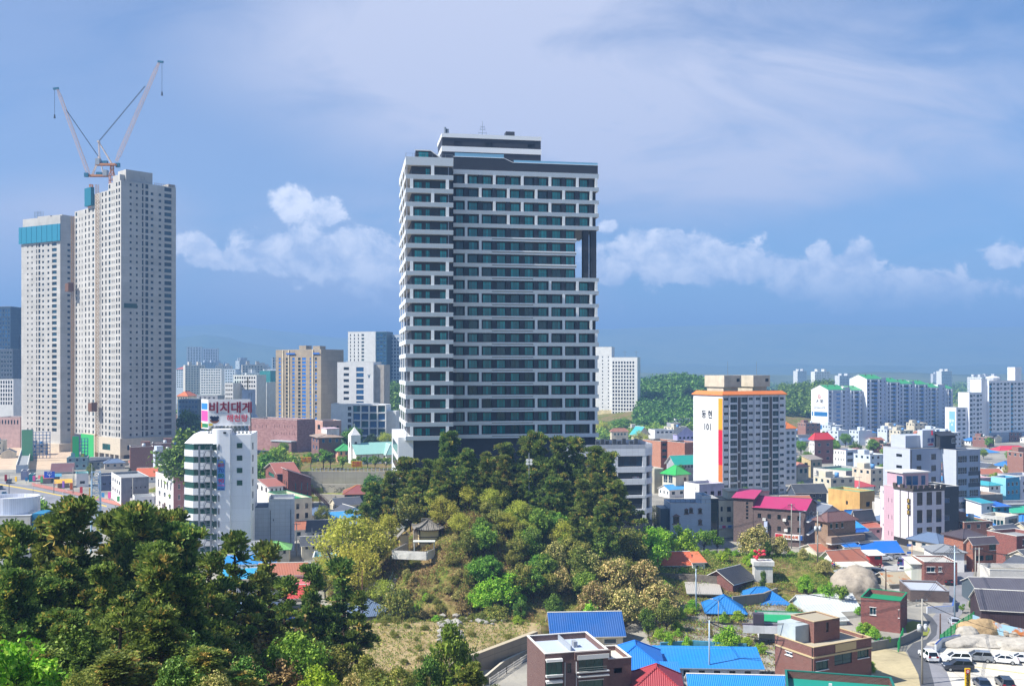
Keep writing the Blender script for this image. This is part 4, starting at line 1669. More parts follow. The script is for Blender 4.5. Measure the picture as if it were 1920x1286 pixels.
def crane(name,label,base,z0,head,apex,jib_a,jib_b,tie,screen=False):
 """a luffing tower crane: mast, slewing deck, A-frame and a raised lattice jib (points in the scene)"""
 base=Vector(base)
 root=thing(name,label,'crane',base)
 rel=lambda p:Vector(p)-base
 W_=metal('e2cdbb',.5,.2)
 OR=metal('c98a5a',.6,.3)
 BL=plain('2a6f8c',.5)
 def lattice(mb,p,q,w0,w1,n,r):
  p,q=Vector(p),Vector(q)
  a=(q-p).normalized()
  s=a.cross(Vector((0,0,1)))if abs(a.z)<.98 else Vector((1,0,0))
  s.normalize()
  u=s.cross(a).normalized()
  prev=None
  for i in range(n+1):
   f=i/n
   c=p.lerp(q,f)
   w=(w0+(w1-w0)*f)*(1.0 if .06<f<.94 else .6)
   cs=[c+s*(w*sx)+u*(w*sy)for sx,sy in((-.5,-.5),(.5,-.5),(.5,.5),(-.5,.5))]
   if prev:
    for j in range(4):
     mb.bar(prev[j],cs[j],r)
     mb.bar(prev[j],cs[(j+1)%4],r*.7)
     mb.bar(cs[j],cs[(j+1)%4],r*.6)
   prev=cs
 m=MB()
 lattice(m,(0,0,0),(0,0,z0-base.z),2.2,2.2,max(3,int((z0-base.z)/2.4)),.3)
 m.build('mast',[OR],root)
 hz=rel(head)
 dk=MB()
 jd=(Vector(jib_b)-Vector(jib_a))
 jd.z=0
 jd.normalize()
 side=Vector((-jd.y,jd.x,0))
 for s in(-1.2,1.2):
  dk.bar(hz-jd*7.5+side*s,hz+jd*3.0+side*s,.5,.9)
 dk.bar(hz-jd*7.5,hz+jd*2.5,2.6,.2)
 dk.build('slewing_deck',[OR],root)
 cw=MB()
 cw.bar(hz-jd*7.4+Vector((0,0,1.4)),hz-jd*5.2+Vector((0,0,1.4)),3.0,3.2)
 cw.bar(hz-jd*4.4+Vector((0,0,1.2)),hz-jd*1.5+Vector((0,0,1.2)),2.0,1.4,1)
 cw.build('counterweight',[plain('9aa3ab',.6),BL],root)
 cb=MB()
 c=hz+jd*2.2+side*1.9
 cb.bar(c+Vector((0,0,.1)),c+jd*2.0+Vector((0,0,.1)),1.4,2.2)
 cb.build('cab',[BL],root)
 af=MB()
 ap=rel(apex)
 for s in(-.9,.9):
  af.bar(hz+jd*1.0+side*s,ap+side*s*.4,.4)
  af.bar(hz-jd*5.5+side*s,ap+side*s*.4,.26)
 for f in(.3,.6,.85):
  q=(hz+jd*1.0).lerp(ap,f)
  af.bar(q-side*.8,q+side*.8,.18)
 af.bar(ap-side*1.0,ap+side*1.0,.9)
 af.build('frame',[W_],root)
 jb=MB()
 lattice(jb,rel(jib_a),rel(jib_b),1.7,1.3,30,.11)
 jb.build('jib',[metal('dcb89c',.5,.1)],root)
 tp=MB()
 e=rel(jib_b)
 tp.bar(e-jd*.6+Vector((0,0,.6)),e+jd*2.3+Vector((0,0,.3)),.9,1.0)
 tp.build('jib_head',[BL],root)
 tb=MB()
 for s in(-.4,.4):
  tb.tube(ap+side*s,rel(tie)+side*s,.12,.12,4)
 tb.build('tie_cable',[plain('2b3440',.5)],root)
 hk=MB()
 p=e+jd*1.6
 drop=(Vector(jib_b)-Vector(jib_a)).length*.27
 hk.tube(p,p-Vector((0,0,drop)),.1,.1,4)
 hk.tube(p-Vector((0,0,drop+2.0)),p-Vector((0,0,drop)),.55,.35,6)
 hk.build('hook_block',[plain('22303c',.5)],root)
def cranes():
 root,w,l,zt,t,(cx,cy)=CT
 d1=534
 b=at(171,336,d1)
 crane('tower_crane','left crane with its jib leaning left above the blue climbing screen',(b.x,d1,60),b.z-3,at(176,330,d1),at(186,296,d1),at(168,332,d1),at(108,168,d1),at(124,206,d1))
 d2=522
 b=at(210,330,d2)
 crane('tower_crane','right crane with its long jib leaning right over the concrete tower',(b.x,d2,100),at(0,312,d2).z,at(207,309,d2),at(185,266,d2),at(218,303,d2),at(298,118,d2),at(272,162,d2))
cranes()
#left half of the town
RED,DKRED=plain('c2203a',.5),plain('7c1230',.5)
FLATG=plain('1f8a5a',.6)
GREYR=plain('8f9294',.8)
BLUE=ribbed('1466c8',.33)
BLUE2=ribbed('1f86d0',.30)
TEALR=ribbed('2aa39a',.4)
TERRA=ribbed('b86a4c',.3)
DARKT=ribbed('3c4048',.3,.55)
BRICK,BRICK2,BRICKO=brick('8a4a40','5f302c'),brick('6d4c44','4d3632'),brick('b5735a','94553f')
WALLW,WALLC,WALLG=paint('e4e3e0'),paint('d8cfb8'),paint('a8aab0')
LITW=paint('eceae6',.6,.1)
def hotel():
 d=250
 k=d/F
 a=at(362,1050,d)
 root=thing('white_hotel','white hotel with green window bands and an outside escape stair under a rooftop sign','hotel',(a.x,d,0),R(8))
 Z=lambda v:EYE+(V0-v)/F*d
 m=lambda u:(u-362)*k
 W1,WR=m(398),m(467)
 wallm=panel('e6e8ec',30,3.2,.03,.82,.6,0,.03)
 D=15
 fp=[(0,0),(W1,0),(W1,D),(-m(374),D),(-2.6,3.2)]
 fp=[(0,0),(W1,0),(W1,D),(-2.6,D),(-2.6,2.6)]
 bands=[(832+24*i,843.6+24*i)for i in range(9)]
 wb=MB()
 prev=0
 segs=[]
 edges=[Z(832)]+[z for b in bands for z in(Z(b[0]),Z(b[1]))]
 for i,(v0,v1)in enumerate(bands):
  lo=Z(bands[i+1][0])if i+1<len(bands)else 0
  wb.prism(fp,lo,Z(v1),0)
 i0=len(wb.v)
 ins=[(1.6,2.0),(W1,1.2),(W1,D),(-.6,D),(-.4,4.0)]
 for p in fp:
  wb.pt((p[0],p[1],Z(832)))
 for p in ins:
  wb.pt((p[0],p[1],Z(815)))
 for q in range(5):
  j=(q+1)%5
  wb.f.append([i0+q,i0+j,i0+5+j,i0+5+q])
  wb.m.append(0)
 wb.f.append([i0+5+q for q in range(5)])
 wb.m.append(0)
 wb.box(m(428),WR,.3,D,0,Z(815.5),0)
 r=2.0
 sh=[(m(430),-.9)]+[(m(430),6),(m(396),6)]+[(m(396)+r-r*math.cos(t),-.9+r-r*math.sin(t))for t in np.linspace(0,math.pi/2,7)]
 wb.prism(sh,0,Z(805),0)
 wb.build('wall',[wallm],root)
 gl=glass('0f4a42',.1,.35,.7)
 fr=plain('1c5a50',.5)
 for v0,v1 in bands:
  gb=MB()
  ins_=[(.12,.12),(W1,.12),(W1,5),(-2.4,5),(-2.45,2.7)]
  gb.prism(ins_,Z(v1),Z(v0),1)
  for t in np.linspace(0.06,.96,8):
   gb.box(W1*t-.04,W1*t+.04,.06,.12,Z(v1),Z(v0),0)
  gb.build('window_band',[fr,gl],root)
 wins=[]
 for i in range(4):
  wins.append(((m(446.5),.19,Z(841+23.4*i)),(1,0),10*k,9.5*k,'grnw'))
 for i in range(9):
  if i not in(2,3):
   wins.append(((m(410),-1.01,Z(844+24*i)),(1,0),1.5*k,11.5*k,'slit'))
  wins.append(((m(402.5),-1.02,Z(844+24*i)),(1,0),7*k,11.5*k,'grnw'))
 wins.append(((m(420.5),-1.01,Z(813)),(1,0),5*k,3.5*k,'slit'))
 for i in range(6):
  wins.append(((WR+.11,4.5,Z(846+23.4*i)),(0,1),1.2,13*k,'slit'))
 STY['grnw']=(fr,gl,0,0,None)
 put_windows(root,wins)
 rust=MB()
 rust.poly([(m(388),.55,Z(831)+.05),(m(394),.55,Z(831)+.05),(m(393),1.12,Z(817)),(m(390),1.12,Z(817))])
 xa,xb=m(376),m(397)
 sb=MB()
 for x in(xa,xb):
  sb.bar((x,-2.6,0),(x,-2.6,Z(835)),.28)
  sb.bar((x,-1.4,0),(x,-1.4,Z(835)),.2)
 fl=MB()
 for i in range(9):
  z1=Z(843+24*i)
  z2=z1-24*k
  zm=(z1+z2)/2
  fl.box(xb-1.2,xb+.3,-2.6,-.0,z1-.1,z1)
  fl.box(xa-.3,xa+1.1,-2.6,-1.3,zm-.1,zm)
  for y,(za,zb_)in((-2.3,(z1,zm)),(-1.6,(zm,z2))):
   p,q=((xb-1.1,y,za),(xa+1.0,y,zb_))if y==-2.3 else((xa+1.0,y,za),(xb-1.1,y,zb_))
   fl.bar(p,q,.62,.12)
   fl.bar((p[0],y-.3,p[2]+.95),(q[0],y-.3,q[2]+.95),.07)
   fl.bar((p[0],y-.3,p[2]+.5),(q[0],y-.3,q[2]+.5),.05)
  fl.bar((xa-.3,-2.65,zm+.95),(xa+1.1,-2.65,zm+.95),.07)
  fl.bar((xb-1.2,-2.65,z1+.95),(xb+.3,-2.65,z1+.95),.07)
 st=sb.build('escape_stair',[metal('8b929c',.5)],root)
 fl.build('stair_flight',[metal('7d8896',.5)],st)
 ban=thing('banner','tall blue hanging banner reading 70 80 90 on the white hotel','banner',root.matrix_basis@Vector((m(414),-1.0,Z(919))),R(8))
 bw,bh=14*k,57*k
 bb=MB().box(-bw/2,bw/2,-.06,0,0,bh)
 bb.build('cloth',[plain('5b93d0',.6)],ban)
 for s,zc,sz,mm in(('노래방',.93,.42,plain('d8cf3a',.6)),('골든',.82,.95,RED),('70',.65,1.45,plain('123a8c',.6)),('80',.48,1.45,plain('0c7a4a',.6)),('90',.31,1.45,plain('d01858',.6)),('라이브',.16,.62,plain('d070b8',.6)),('057-7080',.04,.4,plain('23408c',.6))):
  text(ban,s,sz,(0,-.08,bh*zc),mat=mm,bold=.02)
 bl=thing('rooftop_billboard','big white rooftop billboard with dark red Korean lettering above the hotel','sign',root.matrix_basis@Vector((m(386),3.0,Z(815))),R(8))
 bw,z0,z1=77*k*1.01,15*k,65.5*k
 MB().box(0,bw,0,.5,z0,z1).build('panel',[paint('dfe0e2',.6,.12)],bl)
 th=R(58)
 sx,sy=-math.cos(th),math.sin(th)
 lw=4.4
 lb=MB().xf((0,0,0),(sx,sy))
 lb.xf((sx*lw,sy*lw,0),(-sx,-sy))
 lb.box(0,lw,.02,.4,z0-.8,z1,0)
 lb.box(.25,lw-.5,-.02,.02,z1-2.6,z1-1.0,1)
 lb.box(.2,lw-.3,-.02,.02,z1-5.6,z1-2.9,2)
 lb.box(.05,lw-.2,-.02,.02,z1-7.2,z1-6.2,3)
 lb.box(.05,.6,-.03,.02,z0-.6,z0+.8,4)
 lb.build('side_panel',[paint('e2e2e2',.6,.12),plain('2f7fc0',.5),plain('d84f9c',.5),plain('1e7a4c',.5),plain('c98a3c',.6)],bl)
 fb=MB()
 for i in range(12):
  x=bw*i/11
  fb.bar((x,.3,0),(x,.3,z0+3),.14)
  fb.bar((x,2.5,0),(x,.4,z1*.9),.12)
  if i<11:
   fb.bar((x,.3,0),(x+bw/11,.3,z0),.1)
   fb.bar((x+bw/11,.3,0),(x,.3,z0),.1)
 fb.build('frame',[metal('5d655e',.6)],bl)
 text(bl,'비치대게',3.0,(bw*.53,-.06,z0+33.5*k),mat=DKRED,bold=.07,depth=.08)
 text(bl,'해천탕',1.95,(bw*.69,-.06,z0+13.5*k),mat=plain('d4475c',.5),bold=.012,depth=.06)
 text(bl,'씨 Lobster',.8,(bw*.3,-.05,z0+24.6*k),mat=plain('93a8c0',.5),bold=.0)
 pb=MB()
 cx_,cz_=bw*.15,z0+12*k
 for i in range(16):
  a0,a1=math.pi*i/16,math.pi*(i+1)/16
  pb.poly([(cx_,-.05,cz_),(cx_-1.15*math.cos(a0),-.05,cz_-.95*math.sin(a0)),(cx_-1.15*math.cos(a1),-.05,cz_-.95*math.sin(a1))],0)
 for dx,dz,r_ in((-.75,.55,.42),(0,.35,.55),(.75,.55,.42),(-.35,.1,.5),(.4,.1,.5)):
  pb.poly([(cx_+dx+r_*math.cos(t),-.07,cz_+dz+r_*math.sin(t))for t in np.linspace(0,6.2,12)],1)
 pb.build('picture',[plain('7a4a34',.5),plain('1f2f4c',.5)],bl)
 MB().box(.1,1.1,-.05,0,z0+.1,z0+.6).build('tag',[plain('d8bc2c',.5)],bl)
hotel()
#far city: blocks told one by one
APW=paint('e6e5e2',.6,.12)
APB=paint('c6d0dc',.6,.1)
FLAT=('flat',GREYR)
def row_apt(n,rows,wf=.62,h=1.6,dz=2.9,t=1.2,st='apt',a=.04,b=.96):
 def f(Wd,Hh,k):
  out=[]
  bay=(b-a)*Wd/n
  for i in range(n):
   for j in range(rows):
    zt=Hh-t-j*dz
    if zt-h>.3:
     xc=a*Wd+bay*(i+.5)
     out.append((xc-bay*wf/2,xc+bay*wf/2,zt-h,zt,st))
  return out
 return f
for a in(('apartment_block','dark blue glass tower at the left edge beyond the concrete towers',None,-8,20,760,-8,575,panel('3f5468',2,3,.1,.6,.3),FLAT,[row_apt(5,22,.7,2.2,3.2,2,'blue')]),('apartment_block','slimmer blue grey tower between the left edge and the concrete tower',None,20,38,770,-8,628,panel('6f8094',2,3,.1,.7,.3),FLAT,[row_apt(3,16,.6,2.0,3.2,2,'blue')]),('apartment_block','stepped grey and white block below the dark glass towers',None,-6,24,720,-8,655,panel('55606e',3,3,.1,.6,.4),FLAT,[row_apt(5,14,.7,1.9,3.2,1.5,'whites')]),('apartment_block','low white gridded block at the foot of the dark glass towers',None,-6,25,690,-8,711,APW,FLAT,[row_apt(6,6,.62,2.0,2.9,1,'dark')]),('house','pale pink walk-up building at the left edge by the building site',None,-6,38,610,-6,782,paint('c9a8a0'),FLAT,[g(7,.5,1,8,5,12)]),('apartment_block','tall pale twin slab on the far skyline, left half',None,350,378,1900,10,650,APB,FLAT,[row_apt(5,18,.6,1.8,3,2,'whites')]),('apartment_block','tall pale twin slab on the far skyline, right half stepping down',None,380,409,1950,10,653,APB,FLAT,[row_apt(6,17,.6,1.8,3,2,'whites')]),('apartment_block','wide pale slab with green roof fins in the far town',None,375,415,1150,-6,691,APW,FLAT,[row_apt(8,10,.7,1.5,2.9,1,'apt')]),('apartment_block','white slab with dark balconies behind the billboard',437,437.5,481,700,-14,703,APW,('flat',plain('3f9a8e',.7)),[row_apt(9,17,.62,1.5,2.9,1.2,'dark')]),('apartment_block','low white wing left of the slab behind the billboard',421,421.5,437,690,-14,718,APW,('flat',plain('3f9a8e',.7)),[row_apt(4,12,.6,1.5,2.9,1.2,'dark')]),('apartment_block','white and teal block right of the slab behind the billboard',None,487,500,720,-14,717,APW,('flat',plain('3f9a8e',.7)),[row_apt(3,13,.6,1.5,2.9,1.2,'dark')]),('apartment_block','flat teal gable wall beside the unfinished brown tower',None,500,516,735,-14,717,paint('3c8c8c'),FLAT,()),('apartment_block','white block with green gable top above the teal wall',None,487,507,950,-10,695,paint('3f9a9a'),FLAT,()),('apartment_block','pale ribbed slab beside the unfinished brown tower',None,501,518,980,-10,692,APB,FLAT,[row_apt(4,12,.6,1.5,2.9,1.2)]),('apartment_block','pale slab with maroon roof in the far town',None,421,441,1050,-10,692,APB,FLAT,[row_apt(4,12,.6,1.5,2.9,1.2)]),('apartment_block','far white block with red roof beside the concrete tower',None,330,348,1250,-10,692,APB,('hip',ribbed('b5665c',.5),{'rise':3}),[row_apt(4,8,.6,1.5,2.9,1.2)]),('office_block','blue glass office block low beside the concrete tower',None,333,372,640,-10,748,panel('5f7f98',2,1.2,.1,.6,.3),FLAT,[row_apt(6,4,.8,1.6,3.2,1,'blue')]),('house','house with a bright orange hipped roof left of the billboard',None,332,352,720,-8,742,WALLC,('hip',ribbed('d8703c',.5),{'rise':3}),[g(4,.5,2,4,3,8)]),('school','long grey school block with green roof left of the billboard',None,352,408,760,-10,741,WALLG,('flat',plain('4f9a84',.7)),[g(6,.4,2,3,3,6)]),('apartment_block','brown and white striped tower on the skyline left of the dark tower',652,652.5,704,820,-14,622,APW,FLAT,[row_apt(3,36,.25,1.8,2.9,2,'brown',.02,.45),row_apt(1,36,.6,1.8,2.9,2,'apt',.46,.62)]),('apartment_block','dark blue glass slab joining two striped towers',None,705,725,800,-14,622,panel('2f5468',2,2.9,.1,.6,.3),FLAT,[row_apt(3,36,.8,1.8,2.9,2,'blue')]),('apartment_block','striped white tower touching the dark tower on its left',None,725,756,810,-14,628,APB,FLAT,[row_apt(5,36,.55,1.8,2.9,2,'blue')]),):
 nm,lb,uL,uC,uR,d,th,vt,wl,rf,fr=a
 B(nm,lb,uL,uC,uR,d,th,vt,wl,rf,fr,L=14,z0=0)
def brown_tower():
 STY['bl']=(plain('8a8070',.6),plain('2272c8',.45),1,0,None)
 c=concrete('a89a86',2.95)
 n=17
 def cols(Wd,Hh,k):
  out=[]
  for j in range(n):
   zt=Hh-5-j*7.0*k
   for f,w,st in((.09,2.0,'bl'),(.26,2.2,'ct'),(.40,2.2,'bl'),(.53,2.2,'ct'),(.63,3.4,'bl'),(.77,1.2,'bl'),(.89,1.6,'bl' if(j*7)%3 else 'ct')):
    if zt-1.7>0:
     out.append((Wd*f-w/2,Wd*f+w/2,zt-1.7,zt,st))
  return out
 r,w,l,h,wins=bldg('unfinished_block','unfinished brown block with rows of blue wrapped windows',517,602,623,620,56,655,c,('flat',GREYR),(),[cols],Wd=20,z0=0,wall2=c)
 mb=MB()
 mb.box(1,6,l*.35,l*.5,h,h+2.6)
 mb.box(1,6,l*.05,l*.2,h,h+2.2)
 mb.build('roof_housing',[c],r)
 cb=MB()
 for f in(.17,.7,.83):
  cb.box(-.5,0,l*f-.5,l*f+.5,0,h-.2)
 cb.build('pier',[paint('d6c8ac')],r)
 sb=MB()
 for f0,f1 in((.02,.16),(.55,.75)):
  sb.box(-.7,-.5,l*f0,l*f1,h-3,h-2)
 sb.build('safety_screen',[plain('2a66b8',.6)],r)
 put_windows(r,wins)
brown_tower()
def white_complex():
 r,w,l,h,wins=bldg('white_office','white slab with a blue crest in front of the striped towers',632,632.5,700,600,-10,679,APW,('flat',GREYR),[row_apt(1,9,.5,1.7,3.6,3,'dark',.10,.4),row_apt(1,8,.8,2.6,3.4,3,'blue',.50,.76)],L=16,z0=0)
 MB().box(w+.05,w+6,2,14,0,h-1.5).build('side_wing',[paint('b9b0a4')],r)
 eb=MB()
 eb.poly([(w*.84,-.06,h-7),(w*.87,-.06,h-9.5),(w*.89,-.06,h-9.5),(w*.92,-.06,h-7),(w*.9,-.06,h-7.4),(w*.88,-.06,h-8.4),(w*.86,-.06,h-7.4)],0)
 eb.build('emblem',[plain('1f5f7c',.5)],r)
 put_windows(r,wins)
 r,w,l,h,wins=bldg('condominium','low white block of square glazed balconies behind the church',620,620.5,700,560,-6,757,APW,('flat',GREYR),[row_apt(1,6,.7,2,3.4,1.5,'dark',.38,.5)],L=14,z0=0)
 cell=[]
 bb=MB()
 nx,nz=4,6
 x0,x1=w*.52,w*1.3
 bw=(x1-x0)/nx
 fh=4.3
 for i in range(nx):
  for j in range(nz):
   z=h-.6-j*fh
   if z-fh<0:
    continue
   xa=x0+bw*i
   wins.append(((xa+bw/2,-.4,z-fh+.5),(1,0),bw*.84,fh-.9,'blue' if(i+j)%3 else 'teal'))
 bb.box(x0,x1,-.2,12,0,h-.3,0)
 for i in range(nx+1):
  bb.box(x0+bw*i-.3,x0+bw*i+.3,-1.4,-.2,0,h-.2,0)
 for j in range(nz+1):
  z=h-.6-j*fh
  if z>0:
   bb.box(x0,x1,-1.45,-.2,z-.2,z+.2,0)
 bb.box(x1,x1+5,3,12,0,h-4,0)
 bb.build('balcony_front',[APW],r)
 put_windows(r,wins)
white_complex()
#the church hill
STONEW=brick('a8827e','8c6664','94807c',1.1,.5)
STY['arch']=(plain('5d5450',.6),glass('1c2630',.15,.4),0,0,None)
def museum(r,w,l,h,wins):
 MB().box(-3.2,-.05,l*.02,l*.42,0,5).build('porch',[brick('8d6a66','75524f')],r)
 MB().box(-3.6,-.02,l*.01,l*.43,5,5.5).build('porch_roof',[plain('a9b0b6',.6)],r)
B('museum','wide windowless building of pinkish stone behind the church green',466,557,591,480,58,787,STONEW,('flat',GREYR),(),[g(5,.1,1,6,12,10,.02,.42,'arch'),g(9,.12,1,5,11,9,.52,.98,'arch'),g(9,.12,1,5,24,9,.5,.98,'arch')],z0=8,wall2=STONEW,extra=museum)
B('church_hall','pale blue modern church with slit windows and a sloping roof behind the billboard',453,453.5,475,540,8,731,paint('b8c6d8'),FLAT,[g(2,.12,2,12,6,22,.5,.98,'slit')],L=10,z0=8,extra=lambda r,w,l,h,q:(MB().poly([(w+.04,1,0),(w+13,1,0),(w+.04,1,h*.52)]).poly([(w+13,1,0),(w+13,12,0),(w+.04,12,h*.52),(w+.04,1,h*.52)]).build('sloping_roof',[paint('aebdd2')],r),MB().box(w*.45-.3,w*.45+.3,3,3.6,h,h+7).box(w*.45-1.6,w*.45+1.6,3.1,3.5,h+4.2,h+4.8).build('cross',[plain('8a7a50',.6)],r)))
B('villa','salmon pink villa with a stepped roof between the museum and the condominium',591,605,640,455,30,789,paint('c99e90'),FLAT,[g(3,.4,2,8,10,18)],[g(1,.4,2,9,8,18)],z0=8)
B('house','two-storey brown brick house with a white roof room right of the museum',584,598,640,432,24,820,brick('7a5450'),('hip',ribbed('a08a78',.4),{'rise':1.2,'over':.8}),[g(3,.4,1,7,3,12,.05,.95,'blue')],[g(2,.4,2,7,3,14,.1,.9,'blue')],z0=8,extra=lambda r,w,l,h,q:(MB().box(w*.42,w*.98,l*.2,l*.9,h+.2,h+3.3).build('roof_room',[WALLW],r),MB().box(w*.40,w,l*.18,l*.92,h+3.3,h+3.6).build('roof_slab',[plain('c9b0b8',.6)],r)))
B('house','salmon house with a green hipped roof left of the white church',622,634,664,428,20,844,paint('d8a288'),('hip',ribbed('3fa05a',.4),{'rise':2.2,'over':.6}),[g(3,.4,1,6,3,12,.05,.95,'teal')],[g(2,.4,1,6,3,12,.1,.9,'blue')],z0=8)
def church():
 d=418
 r,w,l,h,wins=bldg('church','white church with pale green roof and a pointed white bell tower',635,668,740,d,26,851,LITW,('gable',ribbed('93c4b8',.45,.5,.3),{'rise':4.2,'over':.5,'trim':plain('55635f',.6)}),[g(5,.16,1,12,3,10,.05,.8,'arch')],[g(1,.1,1,11,-2,10,.55,.75,'arch')],z0=8,L=11.5)
 put_windows(r,wins)
 eb=MB()
 roof_geo(eb.xf((w*.72,-3,0)),'hip',w*.3,l+4,h,rise=3.6,over=.5)
 eb.build('side_roof',[ribbed('93c4b8',.45,.5,.3),COPE],r)
 MB().box(w*.73,w*1.01,-2.8,.0,0,h).build('side_chapel',[LITW],r)
 tb=MB()
 x,y,s=w*.08,l*.62,2.1
 zt=EYE+(V0-827)/F*d-8
 tb.box(x-s,x+s,y-s,y+s,0,zt+2.2)
 zp=EYE+(V0-802)/F*d-8
 i=len(tb.v)
 for p in((x-s,y-s),(x+s,y-s),(x+s,y+s),(x-s,y+s)):
  tb.pt((p[0],p[1],zt+2.2))
 tb.pt((x,y,zp))
 for q in range(4):
  tb.f.append([i+q,i+(q+1)%4,i+4])
  tb.m.append(0)
 t=tb.build('bell_tower',[LITW],r)
 ob=MB()
 for X,P in(((1,0),(x,y-s-.03)),((0,-1),(x-s-.03,y))):
  ob.xf((P[0],P[1],zt-3),X)
  ob.poly([(-.6,0,0),(.6,0,0)]+[(.6*math.cos(a),0,1.8+.6*math.sin(a))for a in np.linspace(0,math.pi,8)])
 ob.build('opening',[plain('3a3430',.8)],t)
 cb=MB().box(x-.08,x+.08,y-.08,y+.08,zp,zp+1.4).box(x-.4,x+.4,y-.07,y+.07,zp+.85,zp+1.0)
 cb.build('cross',[plain('d9d9d4',.5)],t)
church()
def long_wall(name,label,cat,pts,z0,z1,th,mat,top=None,kind=None):
 """a wall along ground points (x, y)"""
 a=Vector((pts[0][0],pts[0][1],z0))
 root=thing(name,label,cat,a)
 mb=MB()
 n=len(pts)
 for i in range(n-1):
  p,q=Vector(pts[i][:2]),Vector(pts[i+1][:2])
  dv=(q-p).normalized()
  ha,hb=(z1[i],z1[i+1])if isinstance(z1,(list,tuple))else(z1,z1)
  la,lb=(z0,z0)
  nn=Vector((-dv.y,dv.x))*th/2
  c=[p-nn,q-nn,q+nn,p+nn]
  lo=[(v.x-a.x,v.y-a.y,0-.5)for v in c]
  hi=[(c[0].x-a.x,c[0].y-a.y,ha-z0),(c[1].x-a.x,c[1].y-a.y,hb-z0),(c[2].x-a.x,c[2].y-a.y,hb-z0),(c[3].x-a.x,c[3].y-a.y,ha-z0)]
  mb.poly([lo[0],lo[1],hi[1],hi[0]])
  mb.poly([lo[2],lo[3],hi[3],hi[2]])
  mb.poly(hi,1)
  mb.poly([lo[3],lo[0],hi[0],hi[3]])
  mb.poly([lo[1],lo[2],hi[2],hi[1]])
 mb.build('wall',[mat,top or mat],root)
 return root
RW=concrete('aaa49a',2.2)
P=lambda u,d:(at(u,700,d).x,d)
long_wall('retaining_wall','topmost tier of the grey concrete retaining wall below the church','wall',[P(560,383),P(640,383),P(725,383)],3.8,8.7,.8,RW)
w2=long_wall('retaining_wall','middle tier of the grey retaining wall, painted with gull outlines','wall',[P(588,374),P(650,372),P(735,372)],1.8,5.0,.8,RW)
w3=long_wall('retaining_wall','lowest tier of the retaining wall, painted with a small boat','wall',[P(590,363),P(650,360),P(735,360)],0,2.6,.8,RW)
for w_,lst in((w2,[(622,371.5,4.0),(640,371.5,3.4),(633,371.5,3.0)]),):
 gb=MB()
 for u,dd,z in lst:
  x=at(u,700,dd).x-w_.location.x
  for s in(-1,1):
   gb.bar((x,-2.3,z-1.8),(x+s*.8,-2.3,z-1.3),.12,.14)
   gb.bar((x+s*.8,-2.3,z-1.3),(x+s*1.3,-2.3,z-1.7),.1,.12)
 gb.build('painted_gull',[plain('39393c',.7)],w_)
bx=at(629,700,360).x-w3.location.x
MB().poly([(bx-1.6,-2.75,1.5),(bx-1.0,-2.75,.6),(bx+1.0,-2.75,.6),(bx+1.6,-2.75,1.5)]).poly([(bx-.5,-2.75,1.5),(bx+.4,-2.75,1.5),(bx,-2.75,2.3)]).build('painted_boat',[plain('4b5c58',.7)],w3)
def church_terrace():
 mb=MB()
 mb.box(-77,-42,373,384,-.5,3.7)
 mb.box(-74,-41,362,373,-.5,1.75)
 n=NT('bank_grass')
 n.out(n.ramp(n.noise(.6,6,.65),[(.35,lin('5b7a2a')),(.5,lin('8a8a44')),(.65,lin('a5926a'))]),.95,.1)
 mb.build('grass_terrace',[n.m],kind='structure')
church_terrace()
for u,v,d,lbl,l1,l2 in((573,862,388,'yellow protest banner left of the church on the grassy bank','무엇을 위한','개발인가'),(669,870,387,'yellow protest banner in front of the white church','주민들은','반대한다')):
 p=at(u,v,d)
 q=thing('banner',lbl,'banner',(p.x,d,8),R(4))
 z=p.z-8
 MB().box(-2.1,2.1,-.04,.04,z-1.2,z+1.2).build('cloth',[plain('e6c11c',.6)],q)
 pb=MB()
 for s in(-2.0,2.0):
  pb.tube((s,.1,0),(s,.1,z+1.3),.07,.07,5)
 pb.build('pole',[plain('8a8a86',.6)],q)
 text(q,l1,1.0,(0,-.06,z+.5),mat=RED,bold=.02)
 text(q,l2,1.0,(0,-.06,z-.55),mat=plain('c03a20',.5),bold=.02)
fn=thing('post_fence','line of short concrete posts along the edge of the church green','fence',(P(585,390)[0],390,8))
pb=MB()
for i in range(22):
 pb.box(i*1.55,i*1.55+.28,0,.28,0,1.3)
pb.build('post',[plain('b5b8bc',.7)],fn)
pb=MB().box(0,33,.1,.18,.9,.98).box(0,33,.1,.18,.45,.52)
pb.build('rail',[plain('9aa0a4',.6)],fn)
#houses between the church and the hotel
B('restaurant','red brick restaurant with stepped brown roofs below the church wall',530,540,583,318,24,898,BRICK,('shed',ribbed('7a4a44',.3),{'rise':3.0,'axis':'-y','over':.5}),[g(3,.18,2,14,8,18,.2,.98,'teal')],[g(2,.3,1,16,6,20,.1,.9,'teal')],z0=0)
B('house','brick house with an orange brown gable roof behind the red brick restaurant',498,520,560,332,24,888,BRICK,('gable',ribbed('9c5a48',.3),{'rise':2.6,'over':.6}),[g(3,.3,1,7,3,12,.1,.9,'teal')],[g(1,.6,2,7,4,14,.1,.9,'teal')],z0=0)
B('house','white verandah house with a brown tiled roof left of the red brick restaurant',470,505,531,312,30,912,LITW,('gable',ribbed('a3604c',.3),{'rise':1.2,'over':.8}),[g(3,.4,1,9,4,12,.05,.95,'brown')],[g(4,.4,1,9,4,12,.05,.95,'brown')],z0=0)
B('house','cream flat-roofed house with a green roof deck below the brick restaurant',502,548,585,282,34,935,WALLC,('flat',FLATG),[g(2,.34,3,10,10,18,.05,.95,'dark')],[g(4,.34,2,9,10,18,.3,.98,'dark')],z0=0,cope=plain('2f8a64',.6))
